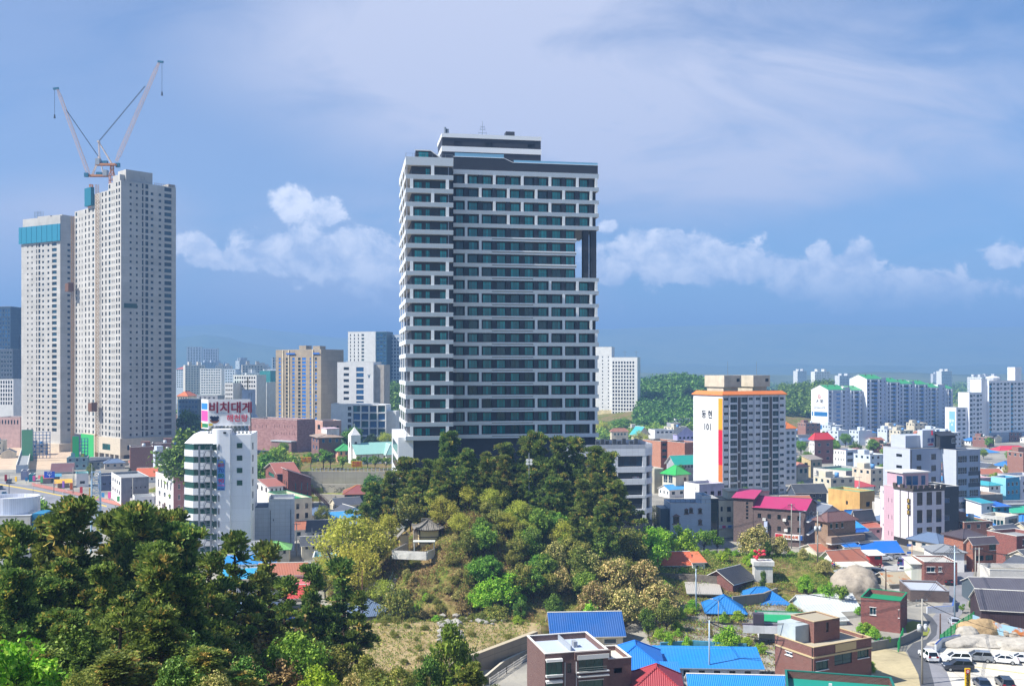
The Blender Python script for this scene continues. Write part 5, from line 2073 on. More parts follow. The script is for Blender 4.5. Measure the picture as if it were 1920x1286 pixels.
B('office_block','tall blank building clad in pale grey panels with a lower left end',487,504,552,262,12,937,panel('b9bfcc',1.4,1.1,.03,.7,.4,0,.05),FLAT,[g(1,.12,1,4,36,10,.05,.3,'slit')],z0=0,L=11,extra=lambda r,w,l,h,q:(MB().box(-4.8,-.02,0,10.6,0,h-2.0).build('lower_wing',[panel('a9b0bf',1.4,1.1,.03,.7,.4,0,.05)],r),MB().box(-4.6,-.2,.3,10.2,h-2.0,h-1.9).build('wing_roof',[plain('4d5866',.7)],r),[MB().tube((w*f,-.12,.2),(w*f,-.12,h*.8),.09,.09,5).build('downpipe',[plain('5c5f66',.6)],r)for f in(.06,.86)]))
B('house','house with a dark slate gable roof behind the yellow green trees',574,576,640,268,6,996,WALLW,('gable',DARKT,{'rise':2.4,'over':.5}),[g(4,.3,1,5,4,10)],L=7,z0=0)
B('house','low dark-tiled house right of the grey panelled building',560,566,612,250,14,1022,WALLC,('gable',DARKT,{'rise':1.6,'over':.5}),[g(3,.4,1,5,3,10)],L=6,z0=0)
B('house','small house with a green hipped roof at the foot of the grey panelled building',478,490,542,246,10,1030,WALLC,('hip',ribbed('6da85c',.4),{'rise':1.3,'over':.6}),[g(4,.4,1,6,3,10)],L=6.5,z0=0)
B('house','flat white house at the foot of the hotel',430,445,484,240,10,1024,WALLW,FLAT,[g(3,.4,1,6,6,10)],L=7,z0=0)
B('house','long low house with a bright blue roof seen between the pines',400,415,515,232,8,1058,WALLW,('gable',BLUE2,{'rise':1.4,'over':.4}),[g(6,.4,1,5,4,10)],L=7,z0=0)
B('house','house with a turquoise blue roof lower between the pines',405,418,500,222,8,1085,WALLC,('gable',ribbed('2a9cd0',.3),{'rise':1.5,'over':.4}),[g(5,.4,1,5,4,10)],L=7,z0=0)
B('house','grey-tiled house with a beige wall among the left pines',530,540,580,225,8,1072,WALLC,('gable',ribbed('4a505c',.3),{'rise':1.2,'over':.4}),[g(3,.4,1,5,4,10)],L=6,z0=0)
B('house','house with a faded pink roof behind the left pines',540,548,605,216,10,1100,WALLC,('gable',ribbed('c4686c',.3),{'rise':1.6,'over':.4}),[g(3,.4,1,5,4,10)],L=7,z0=0)
B('house','house with a red roof behind the left pines',505,512,572,205,10,1122,WALLC,('gable',ribbed('c23a34',.3),{'rise':1.8,'over':.4}),[g(3,.4,1,5,4,10)],L=7,z0=0)
B('house','house with a green and turquoise roof low among the left pines',440,446,492,204,10,1128,WALLC,('gable',ribbed('3fae8e',.3),{'rise':1.4,'over':.4}),[g(3,.4,1,5,4,10)],L=7,z0=0)
B('house','small house with a vivid blue roof lowest among the left pines',520,526,572,190,10,1168,WALLC,('gable',BLUE,{'rise':1.4,'over':.4}),[g(3,.4,1,5,4,10)],L=7,z0=0)
B('house','flat house with a turquoise tank roof beside the yellow green trees',578,586,640,238,8,1045,WALLW,('flat',plain('3fb0c0',.6)),[g(4,.4,1,6,6,10,.05,.95,'teal')],L=8,z0=0)
B('cafe','two-storey cafe with an orange roof edge at the foot of the retaining wall',640,646,702,338,8,925,plain('5d4a46',.6),('hip',ribbed('8a4a44',.3),{'rise':2.2,'over':.7,'trim':plain('d0883c',.5)}),[g(4,.7,2,10,4,18,.05,.95,'teal')],L=9,z0=0)
#the main street at the far left
B('shop_house','grey and white two-storey shop building with rows of small windows',209,227,279,352,30,896,paint('8f9399'),FLAT,[g(4,.25,2,3,18,14,.3,.95,'dark')],[g(4,.6,2,8,8,18,.05,.95,'whites')],z0=0,wall2=LITW)
B('shop_house','pink and white ornate four-storey building beside the white hotel',292,325,352,322,36,894,paint('c08c8a'),('flat',plain('3f6a60',.7)),[g(2,.4,3,9,14,20,.2,.98,'white')],[g(5,.34,1,15,12,20,.08,.95,'dark'),g(3,.42,2,10,34,20,.08,.95,'whitet')],z0=0,wall2=LITW,extra=lambda r,w,l,h,q:(MB().box(.5,w-.3,.5,l-.5,h+2.3,h+2.7).build('roof_canopy',[plain('d8d8cc',.6)],r),MB().box(.9,w-.8,.9,l-.9,h,h+2.3).build('roof_room',[plain('4a5a58',.6)],r)))
B('shop_house','white narrow shop with a teal roof edge beside the main street',131,143,166,405,25,888,LITW,('flat',TEALR),L=9,front=[g(1,.5,1,5,14,20,.1,.9,'dark')],left=[g(1,.5,1,10,10,20,.1,.9,'dark')],z0=0,cope=plain('3a8f94',.5))
B('shop_house','slate blue two-storey shop beside the main street',165,186,218,392,25,892,paint('6f7890'),FLAT,L=11,front=[g(2,.5,1,3,14,20,.1,.9,'dark')],left=[g(2,.6,2,8,8,18,.05,.95,'dark')],z0=0)
B('house','house with a rusty orange tiled roof behind the main street shops',249,256,292,420,12,893,WALLW,('gable',ribbed('c8643c',.4),{'rise':3,'over':.5}),[g(3,.3,1,4,3,9)],L=9,z0=0)
B('house','brown-roofed hall behind the signs of the main street',84,97,136,455,20,884,paint('c9c4c0'),('gable',ribbed('6f4a4c',.4),{'rise':3.2,'over':.6}),[g(5,.3,1,3,2,9)],L=10,z0=0)
B('shop_house','pale shop with a blue sign board on the main street',15,30,52,460,25,872,paint('c2ccd6'),FLAT,[g(3,.4,1,6,10,18,.1,.9,'dark')],[g(4,.5,1,6,10,18,.1,.9,'dark')],z0=0)
B('shop_house','lilac grey shop wall with a white play mark on the main street',38,39,51,432,20,883,paint('a8a4c0'),FLAT,(),L=8,z0=0)
B('shop_house','turquoise painted little shop on the main street',53,54,64,424,20,889,paint('2aa0ae'),FLAT,(),L=6,z0=0)
B('shop','red and white awning shop crowded with goods on the main street',66,76,96,418,25,897,paint('b7a6a0'),('shed',ribbed('b83a3c',.6),{'rise':.6,'over':1.0}),[g(4,.7,1,6,4,10)],L=6,z0=0)
B('shop','yellow awning shop beside the white narrow shop',99,108,130,402,25,906,paint('a89a80'),('shed',ribbed('e0a818',.6),{'rise':.8,'over':1.2}),[g(4,.7,1,7,5,10)],L=6,z0=0)
B('shop','blue-roofed stall between the yellow and red awning shops',88,96,112,425,25,894,paint('7f8f9a'),('shed',ribbed('3f8fae',.6),{'rise':.6,'over':.8}),[g(3,.7,1,6,3,10)],L=6,z0=0)
B('house','low white house in front of the two grey shop buildings',240,252,290,322,25,932,LITW,FLAT,[g(3,.3,1,5,6,9)],L=7,z0=0)
def drum_house():
 d=226
 p=at(20,943,d)
 r=thing('round_building','white round-cornered building with a blue end wall at the left edge','building',(p.x,d,0),R(8))
 k=d/F
 z=EYE+(V0-946)/F*d
 mb=MB()
 n=28
 pts=[(6.4*math.cos(t),9+5*math.sin(t))for t in np.linspace(0,2*math.pi,n,endpoint=False)]
 pts=[(x-3.0,y)for x,y in pts]
 mb.prism(pts,0,z-.01,0)
 for i in range(n):
  a,b=pts[i],pts[(i+1)%n]
  ia,ib=[(q[0]*.96-.1,9+(q[1]-9)*.95)for q in(a,b)]
  mb.poly([(a[0],a[1],z),(b[0],b[1],z),(b[0],b[1],z+.9),(a[0],a[1],z+.9)],0)
  mb.poly([(ib[0],ib[1],z),(ia[0],ia[1],z),(ia[0],ia[1],z+.9),(ib[0],ib[1],z+.9)],0)
  mb.poly([(a[0],a[1],z+.9),(b[0],b[1],z+.9),(ib[0],ib[1],z+.9),(ia[0],ia[1],z+.9)],0)
 mb.build('drum',[panel('d4d6dc',.5,12,.05,.8,.5,0,.04)],r)
 zz=EYE+(V0-967)/F*d
 wins=[]
 block(r,-9,0,13.2,6,zz,paint('d2d0c8'),('flat',plain('b9c4d4',.6)),[g(6,.36,1,18,10,20,.1,.95,'slit')],(),(),k,0,None,wins,par=.4,wname='front_wall')
 put_windows(r,wins)
 MB().box(4.4,6.9,.6,7,0,zz+.3).build('end_wall',[paint('2f7fa8')],r)
 vb=MB()
 for x in(-4.0,-1.2):
  vb.tube((x,-.8,0),(x,-.8,zz-3),.3,.3,8)
  vb.tube((x,-.8,zz-3),(x,-.8,zz-2.4),.55,.2,8)
 vb.build('vent_pipe',[metal('b7bcc2',.4)],r)
drum_house()
def lattice_mast():
 d=262
 p=at(180,700,d)
 z1=EYE+(V0-884)/F*d
 r=thing('lattice_mast','slender pale blue lattice radio mast beyond the left pines','mast',(p.x,d,0),R(20))
 mb=MB()
 prev=None
 for i in range(16):
  f=i/15
  w=1.25-.25*f
  cs=[Vector((w*a,w*b,z1*f))for a,b in((-1,-1),(1,-1),(1,1),(-1,1))]
  if prev:
   for j in range(4):
    mb.bar(prev[j],cs[j],.26)
    mb.bar(prev[j],cs[(j+1)%4],.12)
    mb.bar(cs[j],cs[(j+1)%4],.12)
  prev=cs
 mb.build('frame',[metal('aac6da',.5,.2)],r)
 mb=MB()
 for s in(-1,1):
  mb.tube((s,0,z1),(s,0,z1+2.0),.06,.04,5)
  mb.box(s*1.0-.25,s*1.0+.25,-1.3,-1.0,z1-1.6,z1-.1)
 mb.build('aerial',[plain('c3ced8',.5)],r)
lattice_mast()
def road_sign():
 p=gnd(93,925)
 d=p.y
 k=d/F
 r=thing('road_sign','large blue overhead direction sign beside the main street','road sign',p)
 z=EYE+(V0-894)/F*d
 MB().tube((1.5,.3,0),(1.5,.3,z+2.3),.16,.13,8).tube((1.5,.3,z),(-.5,.15,z),.1,.1,6).build('post',[metal('8d9398',.4)],r)
 MB().box(-2.1,2.0,-.05,.05,z-.3,z+2.2).build('panel',[plain('1e49b0',.4)],r)
 wm=plain('e8ecf2',.4)
 ab=MB().bar((0,-.08,z),(0,-.08,z+1.2),.12).bar((0,-.08,z+.6),(.9,-.08,z+1.1),.12).bar((0,-.08,z+.6),(-.9,-.08,z+1.1),.12)
 ab.build('arrow',[wm],r)
 text(r,'속초 양양',.5,(0,-.08,z+1.75),mat=wm)
road_sign()
rs=random.Random(5)
cl=['c8323c','e0b428','3f8fc8','d860a0','48a060','e8e6e0','7a58a8','e07830']
for i in range(16):
 u=10+i*18+rs.uniform(-4,4)
 v=905+max(0,u-60)*.24+rs.uniform(-1,2)
 p=gnd(u,v)
 c=cl[i%8]
 nmc={'c8323c':'red','e0b428':'yellow','3f8fc8':'blue','d860a0':'pink','48a060':'green','e8e6e0':'white','7a58a8':'purple','e07830':'orange'}[c]
 where=('at the left end of the main street','below the blue road sign','outside the grey shop buildings')[min(2,i//6)]
 r=thing('street_banner',f'{nmc} upright shop sign {where}','shop sign',p,R(rs.uniform(-20,30)),'upright shop signs along the main street')
 MB().tube((0,0,0),(0,0,1.2),.06,.06,5).build('post',[plain('8a8c90',.5)],r)
 MB().box(-.5,.5,-.12,.12,1.0,rs.uniform(2.4,3.8)).build('panel',[plain(c,.5)],r)
#right half: apartment blocks
BLK=plain('22252a',.5)
CONCT=concrete('b9b3a6',2.6)
GREEND=plain('17875a',.55)
TANR=ribbed('a8674e',.3)
def hotel_behind():
 r,w,l,h,wins=bldg('white_hotel','white hotel with a grid of small windows just right of the dark tower',1146,1146.5,1195,850,-18,670,APW,FLAT,[row_apt(8,17,.62,1.9,3.05,3.5,'dark',.02,.9)],L=14,z0=0)
 block(r,-15,1.5,14.8,12,h+9,APW,FLAT,[row_apt(2,20,.16,1.4,3.05,8,'dark',.3,.98)],(),(),.45,0,None,wins,wname='stair_slab')
 MB().box(-15.1,-.2,1.4,1.5,9,13).build('painted_stripe',[paint('e0cfa0')],r)
 ab=MB()
 for x in(w*.5,w*.93):
  ab.tube((x,3,h),(x,3,h+6),.15,.1,5)
  ab.bar((x-2,3,h+4.4),(x+2,3,h+4.4),.2)
 ab.build('antenna',[metal('8a949c',.5)],r)
 put_windows(r,wins)
hotel_behind()
def block101():
 d=373
 STY['cond']=(plain('8f98a2',.4),glass('123a3e',.12,.6),3,.4,None)
 wl=paint('d9dbe0',.6,.1)
 end=panel('dfe0e2',30,2.7,.04,.82,.7,0,.03)
 k=d/F
 def rows(f0,f1,st,h,t):
  def f(Wd,Hh,k_):
   return[(Wd*f0,Wd*f1,Hh-t-j*2.72-h,Hh-t-j*2.72,st)for j in range(14)if Hh-t-j*2.72-h>0]
  return f
 fr=[]
 for c in(0.0,.5):
  fr+=[rows(c+.02,c+.09,'white',1.1,.75),rows(c+.12,c+.225,'cond',2.0,.6),rows(c+.29,c+.385,'cond',2.0,.6),rows(c+.41,c+.475,'white',1.1,.75)]
 r,w,l,h,wins=bldg('apartment_block','apartment block with orange roof edge, a red and orange stripe and the number 101',1300,1355,1473,d,25,742,wl,('flat',plain('4d8a66',.7)),fr,z0=0,wall2=end,par=.4)
 put_windows(r,wins)
 vb=MB()
 for c in(.235,.735):
  vb.box(w*c,w*(c+.045),-.06,.3,0,h-.6)
 vb.build('service_shaft',[plain('5d534c',.7)],r)
 pb=MB()
 for c in(.1,.39,.49,.59,.89):
  pb.box(w*c-.15,w*c+.15,-.5,.0,0,h)
 pb.build('pier',[wl],r)
 st=MB()
 for z0_,z1_,m in((h-12.8,h-1.0,0),(h-26,h-12.8,1),(0.2,h-26,2)):
  st.box(-.06,-.01,.1,l*.14,z0_,z1_,m)
 st.build('painted_stripe',[plain('f09c14',.6),plain('cc1030',.6),plain('e06a24',.6)],r)
 eb=MB()
 for x0,x1,y0,y1 in((-.5,w+.5,-.5,1.2),(-.5,w+.5,l-1,l+.5),(-.5,1.2,1.2,l-1),(w-1,w+.5,1.2,l-1)):
  eb.box(x0,x1,y0,y1,h+.1,h+.4)
 i=len(eb.v)
 for z,o in((h+.4,.5),(h+1.7,-.9)):
  for p in((-o,-o),(w+o,-o),(w+o,l+o),(-o,l+o)):
   eb.pt((p[0],p[1],z))
 for q in range(4):
  eb.f.append([i+q,i+(q+1)%4,i+4+(q+1)%4,i+4+q])
  eb.m.append(0)
 eb.build('roof_edge',[ribbed('dd7a34',.4,.5,.2)],r)
 for f in(.22,.68):
  tb=MB()
  x=w*f
  tb.box(x-3.4,x+3.4,l*.2,l*.75,h+.2,h+3.2)
  tb.box(x-3.9,x+4.1,l*.14,l*.8,h+3.2,h+7.6)
  q=tb.build('lift_house',[paint('cfc3ae',.7,.2)],r)
  wb=MB().xf((x+2.6,l*.14-.08,h+5.2))
  win_geo(wb,1.4,1.2,'dark')
  wb.build('window',[STY['dark'][0],STY['dark'][1]],q)
  MB().tube((x,l*.3,h+7.6),(x,l*.3,h+13),.1,.05,5).build('lightning_rod',[metal('8a949c',.5)],q)
 ink=plain('23262c',.6)
 text(r,'동 현',3.3,(-.08,l*.52,h-7.5),(0,-1),ink,bold=.05)
 text(r,'101',3.5,(-.08,l*.50,h-12.2),(0,-1),ink,bold=.05)
 text(r,'101',3.5,(-.08,l*.42,h-33.6),(0,-1),ink,bold=.05)
 rs_=random.Random(2)
 ac=MB()
 for j in range(10):
  x=w*rs_.choice((.235,.5,.73,.28))
  z=rs_.randint(1,12)*2.72
  ac.box(x-.4,x+.4,-.65,-.1,z,z+.6)
 ac.build('air_conditioner',[plain('d9d9d6',.5)],r)
 B('apartment_block','narrow second block with an orange roof right of the block numbered 101',1470,1472,1493,415,25,803,wl,('hip',ribbed('dd7a34',.4),{'rise':2.2,'over':.3}),[g(2,.6,9,6,6,12,.05,.95,'cond')],L=12,z0=0)
block101()
def white_estate():
 d=690
 end=panel('ebecee',30,2.85,.03,.88,.6,0,.02)
 gr=ribbed('2f9a5c',.5,.5,.2)
 bal=paint('b9c4d8',.6,.08)
 r0,w,l,h,wins=bldg('apartment_block','white stepped apartment block with green roofs, blue bands and a red crest',1521,1553,1586,d,32,731,bal,('gable',gr,{'rise':3.2,'over':.2}),(),z0=0,wall2=end)
 k=d/F
 def cols(n):
  def f(Wd,Hh,k_):
   out=[]
   for j in range(n):
    zt=Hh-1.0-j*2.95
    for a,b,st in((.06,.15,'dark'),(.3,.66,'apt'),(.84,.93,'dark')):
     out.append((Wd*a,Wd*b,zt-1.5,zt,st))
   return[q for q in out if q[2]>.3]
  return f
 r0.children[0]
 x,y,off=0.0,0.0,0
 spec=[(0,w,l,h,'g'),(w*.92,7,9,h+1.6,'t'),(w*.92+7,12,l,h-.6,'g'),(w*1.5+9.5,17,l,h+7.4,'g'),(w*1.5+26,6,9,h+8.2,'t'),(w*1.5+32,14,l,h+5,'g'),(w*1.5+46,15,l,h+3.6,'g'),(w*1.5+61,6,9,h+5.4,'t'),(w*1.5+67,14,l,h+3,'g'),(w*1.5+82,13,l,h+.6,'g'),(w*1.5+95,9,10,h+2.6,'t'),(w*1.5+104,8,l,h-.5,'g')]
 for i,(xa,ww,ll,hh,kd)in enumerate(spec):
  yy=0.0 if i<3 else(-3.0 if i<7 else-1.0)
  if kd=='t':
   block(r0,xa,yy+1.2,ww,ll,hh,bal,FLAT,[row_apt(1,12,.25,1.2,2.95,2.4,'dark',.55,.95)],[row_apt(1,12,.1,1.2,2.95,2.4,'dark')],(),k,0,end,wins,wname='stair_tower')
   continue
  if i==0:
   f=cols(13)
   for q in f(ww,hh,k):
    wins.append((((q[0]+q[1])/2,-.06,q[2]),(1,0),q[1]-q[0],q[3]-q[2],q[4]))
  else:
   block(r0,xa,yy,ww,ll,hh,bal,('gable',gr,{'rise':3.0,'over':.2}),[cols(14)],(),(),k,0,end,wins,wname='wing')
  pb=MB()
  for f_ in(.2,.74):
   pb.box(xa+ww*f_-.25,xa+ww*f_+.25,yy-.7,yy-.02,0,hh-.5)
  pb.build('pier',[end],r0)
  fb=MB()
  for j in range(13):
   zt=hh-2.5-j*2.95
   if zt>1.5:
    fb.box(xa+ww*.46,xa+ww*.66,yy-.05,yy-.01,zt-1.2,zt-.05)
  fb.build('blue_panel',[plain('4f86c4',.6)],r0)
  for f_ in(.3,.7):
   MB().tube((xa+ww*f_,yy+ll*.35,hh+1.5),(xa+ww*f_,yy+ll*.35,hh+3.2),.35,.35,6).build('vent_cowl',[plain('55504a',.6)],r0)
 put_windows(r0,wins)
 for z in(h-27.5,h-18.4):
  for a,b in((.05,.82),(.88,.95)):
   MB().box(-.08,-.02,l*a,l*b,z,z+3.0).build('painted_band',[plain('1f6aa4',.6)],r0)
 ink=plain('4a4f58',.6)
 text(r0,'大 明',3.0,(-.1,l*.5,h-8.2),(0,-1),ink,bold=.03)
 text(r0,'DreamVill',2.5,(-.1,l*.5,h-12.4),(0,-1),plain('7a8a9c',.6))
 eb=MB()
 for q in range(18):
  a,b=2*math.pi*q/18,2*math.pi*(q+1)/18
  eb.poly([(-.1,l*.52+1.3*math.cos(a),h-4.9+1.5*math.sin(a)),(-.1,l*.52+1.3*math.cos(b),h-4.9+1.5*math.sin(b)),(-.1,l*.52+.9*math.cos(b),h-4.9+1.1*math.sin(b)),(-.1,l*.52+.9*math.cos(a),h-4.9+1.1*math.sin(a))])
 eb.box(-.1,-.02,l*.52-.12,l*.52+.12,h-6,h-3.8).box(-.1,-.02,l*.52-.9,l*.52+.9,h-5,h-4.8)
 eb.build('crest',[plain('c8756a',.6)],r0)
white_estate()
def right_estate():
 d=640
 k=d/F
 wl=paint('dfe1e6',.6,.08)
 r,w,l,h,wins=bldg('apartment_block','white stepped apartment block with turquoise panels at the right edge',1772,1793,1822,d,24,764,wl,FLAT,[row_apt(3,8,.6,1.5,2.9,1.3)],z0=0)
 def strip(n,W_):
  def f(Wd,Hh,k_):
   out=[]
   for i in range(n):
    for j in range(16):
     zt=Hh-1.4-j*2.95
     if zt<2:
      continue
     x=Wd*(i+.1)/n
     b=Wd/n
     out.append((x,x+b*.38,zt-1.7,zt,'apt'))
     out.append((x+b*.5,x+b*.78,zt-1.1,zt,'white'))
   return out
  return f
 for xa,ww,ll,hh,n in((w*.72,12,l,h+9.6,2),(w*.72+12.5,5,9,h+18,0),(w*.72+17.5,46,l,h+17,7)):
  block(r,xa,-1.5 if n!=0 else 0,ww,ll,hh,wl,FLAT,[strip(n,ww)]if n else(),(),(),k,0,wl,wins,wname='wing')
  if n>2:
   fb=MB()
   for i in(0,3,5):
    for j in range(14):
     zt=hh-3.2-j*2.95
     fb.box(xa+ww*(i+.1)/n,xa+ww*(i+.33)/n,-1.6,-1.52,zt-1.1,zt)
   fb.build('turquoise_panel',[plain('2f9fc8',.6)],r)
   MB().box(xa,xa+ww,-1.62,-1.52,0,6.5).build('grey_base',[paint('9aa6b8')],r)
 MB().box(-.1,-.02,l*.12,l*.62,3,h-2.5).build('painted_band',[plain('7fb4d4',.6)],r)
 text(r,'경우\n A',2.3,(-.14,l*.4,h-10),(0,-1),plain('f0f4f8',.6),bold=.03)
 tb=MB().tube((w*.72+30,6,h+17),(w*.72+30,6,h+19),4,4.6,12).tube((w*.72+30,6,h+19),(w*.72+30,6,h+20),4.6,2,12).box(w*.72+46,w*.72+52,2,8,h+17,h+26)
 tb.build('roof_housing',[wl],r)
 put_windows(r,wins)
right_estate()
#houses and small blocks behind the block numbered 101, then down to the right edge
HS=[('school','red brick school block with cream roof edge between the annex and block 101',1205,1239,1272,470,32,827,BRICKO,('flat',plain('4f7a72',.7)),[g(3,.8,3,5,4,11.5,.05,.95,'teal')],(),{'wall2':brick('c08468','a06a50')}),('school','second red brick school block partly hidden by the block numbered 101',1283,1284,1315,455,32,830,BRICKO,('flat',plain('3f6f9a',.7)),(),(),{'L':12}),('house','long low house with a bright turquoise gable roof behind the green-roofed house',1250,1266,1308,428,24,869,WALLG,('gable',ribbed('22a292',.4),{'rise':3.0,'over':.8}),[g(6,.6,1,7,3,9,.1,.98,'white')],(),{}),('house','three-storey house under a vivid green curved roof beside the annex',1242,1267,1291,375,34,888,WALLC,('hip',ribbed('22a048',.4,.5,.1),{'rise':2.6,'over':.7}),[g(1,.4,3,8,8,16,.5,.95,'dark')],[g(2,.8,2,15,4,19,.04,.8,'whitet')],{}),('house','grey block with a dark floor line left of the green-roofed house',1226,1227,1244,385,20,879,paint('b3ae9c'),FLAT,(),(),{'L':8}),('house','lilac house with a dark gable roof high behind the red brick school',1262,1270,1303,600,20,813,paint('b6b2dc'),('gable',DARKT,{'rise':4,'over':.6,'axis':'y'}),[g(4,.5,1,4,6,9)],(),{}),('house','white terrace house above the red brick school',1227,1228,1264,620,12,806,WALLW,FLAT,[g(4,.6,1,3,3,9)],(),{'L':12}),('house','slate grey stepped house on the slope below the wooded ridge',1250,1258,1276,690,20,793,WALLG,FLAT,[g(2,.5,2,3,3,6)],(),{}),('house','pale house with a red flat roof on the slope below the wooded ridge',1260,1266,1294,740,15,785,WALLW,('flat',plain('b04a58',.6)),[g(4,.5,1,3,3,6)],(),{}),('house','house with a turquoise edged gable roof behind trees right of the dark tower',1184,1197,1216,600,30,813,WALLC,('gable',ribbed('3aa6a8',.4),{'rise':4,'over':1,'axis':'y'}),[g(2,.4,1,4,5,6)],(),{}),('house','low brown-roofed house among trees right of the dark tower',1144,1147,1178,640,10,808,WALLC,('hip',ribbed('9a6a55',.4),{'rise':1.6,'over':.6}),[g(4,.5,1,4,4,6,.1,.9,'teal')],(),{}),('house','mauve and white flat house in front of the block numbered 101',1283,1311,1358,328,24,908,paint('c2bccf'),FLAT,[g(3,.5,1,9,14,20,.1,.95,'dark')],[g(1,.12,1,8,5,12,.6,.9,'whites')],{'wall2':LITW}),('office_block','pale building with a dark glass front and lettering over it, right of the block 101',1525,1586,1638,400,34,883,paint('a8a6ae'),('flat',plain('5d8a6e',.7)),[g(1,.98,1,26,12,30,.2,.92,'ribbon'),g(1,.8,1,30,10,30,.03,.16,'teal')],[g(1,.5,1,9,8,20,.82,.98,'teal'),g(1,.5,1,9,28,20,.3,.6,'teal')],{'wall2':panel('d6d0c6',1.6,.9,.03,.8,.7,0,.05)}),('house','tan walk-up with a sloping roof beside the red-roofed brick house',1503,1520,1541,440,30,862,paint('a39a88'),('shed',ribbed('9a8e80',.4),{'rise':1.6,'over':.4}),[g(2,.4,2,5,6,14,.1,.95,'teal')],[g(1,.4,1,5,6,12)],{'wall2':paint('cdb98c')}),('house','house with a salmon pink roof at the foot of the narrow orange-roofed block',1490,1496,1516,430,20,874,WALLC,('hip',ribbed('b87a66',.4),{'rise':1.2,'over':.5}),[g(2,.6,1,8,5,10,.1,.95,'teal')],(),{'L':10}),('apartment_house','brick house with a bright red roof below the white estate',1518,1527,1562,505,20,822,brick('94605c'),('hip',ribbed('d03038',.4,.5,.1),{'rise':2.6,'over':.6}),[g(2,.34,3,6,9,13,.05,.95,'whites')],[g(2,.4,3,5,9,13)],{'wall2':LITW}),('apartment_house','white house with pink roof edge and a turquoise roof room',1563,1586,1612,470,34,844,APB,('flat',plain('7f9a9a',.7)),[g(1,.8,3,6,4,12.5,.05,.55,'dark'),g(1,.5,3,6,4,12.5,.72,.98,'dark')],[g(4,.3,3,5,3,12.5)],{'wall2':LITW,'cope':plain('d09a98',.6)}),('house','yellow ochre building with a pale green roof deck',1553,1612,1640,322,32,922,paint('c9a468',.7,.25),('flat',plain('6f9a72',.7)),[g(1,.5,1,9,20,12,.3,.8,'dark')],[g(1,.1,1,7,20,12,.3,.9,'dark')],{'wall2':paint('d6ab68',.7,.25),'cope':plain('8fc49a',.6)}),('house','house with a dark slate roof in front of the pale glass-fronted building',1478,1492,1550,345,8,923,plain('4a5260',.6),('gable',DARKT,{'rise':2.4,'over':.5}),[g(4,.4,1,6,4,10,.1,.9,'whites')],(),{}),('house','flat grey house behind the magenta roofs',1478,1490,1552,312,14,946,WALLG,FLAT,[g(4,.4,1,7,8,12,.1,.95,'dark')],(),{'L':10}),('house','pale house with dark twin gables beside the magenta roof',1530,1537,1580,285,24,965,WALLG,('gable',ribbed('6f7682',.3),{'rise':2.4,'over':.5,'axis':'y'}),(),(),{'L':9}),('house','house with a blue tiled roof behind the brown brick house',1575,1582,1626,292,10,968,WALLW,('hip',BLUE2,{'rise':1.6,'over':.6}),[g(3,.4,1,5,4,9)],(),{}),('house','white house with a black gable roof between two blue roofs',1596,1606,1638,284,26,972,WALLW,('gable',DARKT,{'rise':2.0,'over':.6}),[g(3,.3,1,5,4,9)],(),{}),('house','house with a bright sky blue roof below the black gable',1576,1590,1624,272,10,992,WALLW,('hip',ribbed('2b95d4',.3),{'rise':1.6,'over':.6}),[g(3,.3,1,5,4,9)],(),{}),('house','house with a rust red flat roof left of the pink and white hotel',1606,1616,1658,280,10,990,paint('c8a0a4'),('shed',ribbed('b0614c',.3),{'rise':1.0,'over':.4}),[g(2,.3,1,5,4,9)],(),{'L':9}),('house','low house with a cobalt blue roof below the rust red one',1592,1602,1634,262,14,1006,WALLC,('hip',BLUE,{'rise':1.8,'over':.7}),[g(2,.3,1,5,4,9)],(),{}),('house','brick house with red side wall left of the pink and white hotel',1640,1650,1672,300,20,935,BRICK,FLAT,[g(2,.4,2,7,6,14)],(),{'wall2':LITW}),('house','low dark-tiled house left of the cobalt roofed shop',1602,1613,1648,254,20,1016,WALLW,('gable',DARKT,{'rise':1.6,'over':.6}),[g(2,.3,1,5,4,9)],(),{'L':7}),('shop','white shop under a wide cobalt blue gable roof by the car park',1614,1622,1690,251,4,1035,WALLW,('gable',ribbed('1468c0',.33,.45,.5,.1),{'rise':2.0,'over':.6}),[g(2,.3,1,7,4,9,.5,.95,'blue')],(),{'L':8}),('house','tiny house with a blue shed roof beside the terracotta roof',1578,1585,1610,250,10,1026,WALLC,('shed',ribbed('1a70c8',.33),{'rise':1.1,'over':.4}),[g(1,.5,1,5,4,9)],(),{'L':6}),('shop','shop with a broad terracotta gable roof above the boulder',1538,1566,1622,233,22,1053,LITW,('gable',TANR,{'rise':2.0,'over':.7}),[g(3,.5,1,6,5,9,.1,.9,'teal')],[g(2,.3,1,8,5,9)],{}),('house','smaller low house with an orange brown roof left of the terracotta roof',1525,1532,1570,250,16,1034,WALLC,('gable',TANR,{'rise':1.2,'over':.5}),(),(),{'L':7}),('shed','pale blue lean-to with green windows in front of the terracotta roof',1569,1576,1634,226,6,1063,paint('b3c6d0'),('shed',plain('dcd8c4',.6),{'rise':.4,'over':.5}),[g(1,.95,1,9,4,9,.3,.82,'teal')],(),{'L':3}),('stall','red and white stall under white awnings beside the parked white car',1622,1631,1654,243,6,1041,paint('b8403c'),('shed',plain('e2e2de',.6),{'rise':.5,'over':.6}),[g(1,.9,1,6,2,9,.35,.95,'teal')],(),{'L':3.5}),]  # first school and ochre building: side walls paler, sunlight put into their colour
for a in HS:
 B(*a[:10],front=a[10],left=a[11],z0=0,**a[12])
MB_=None
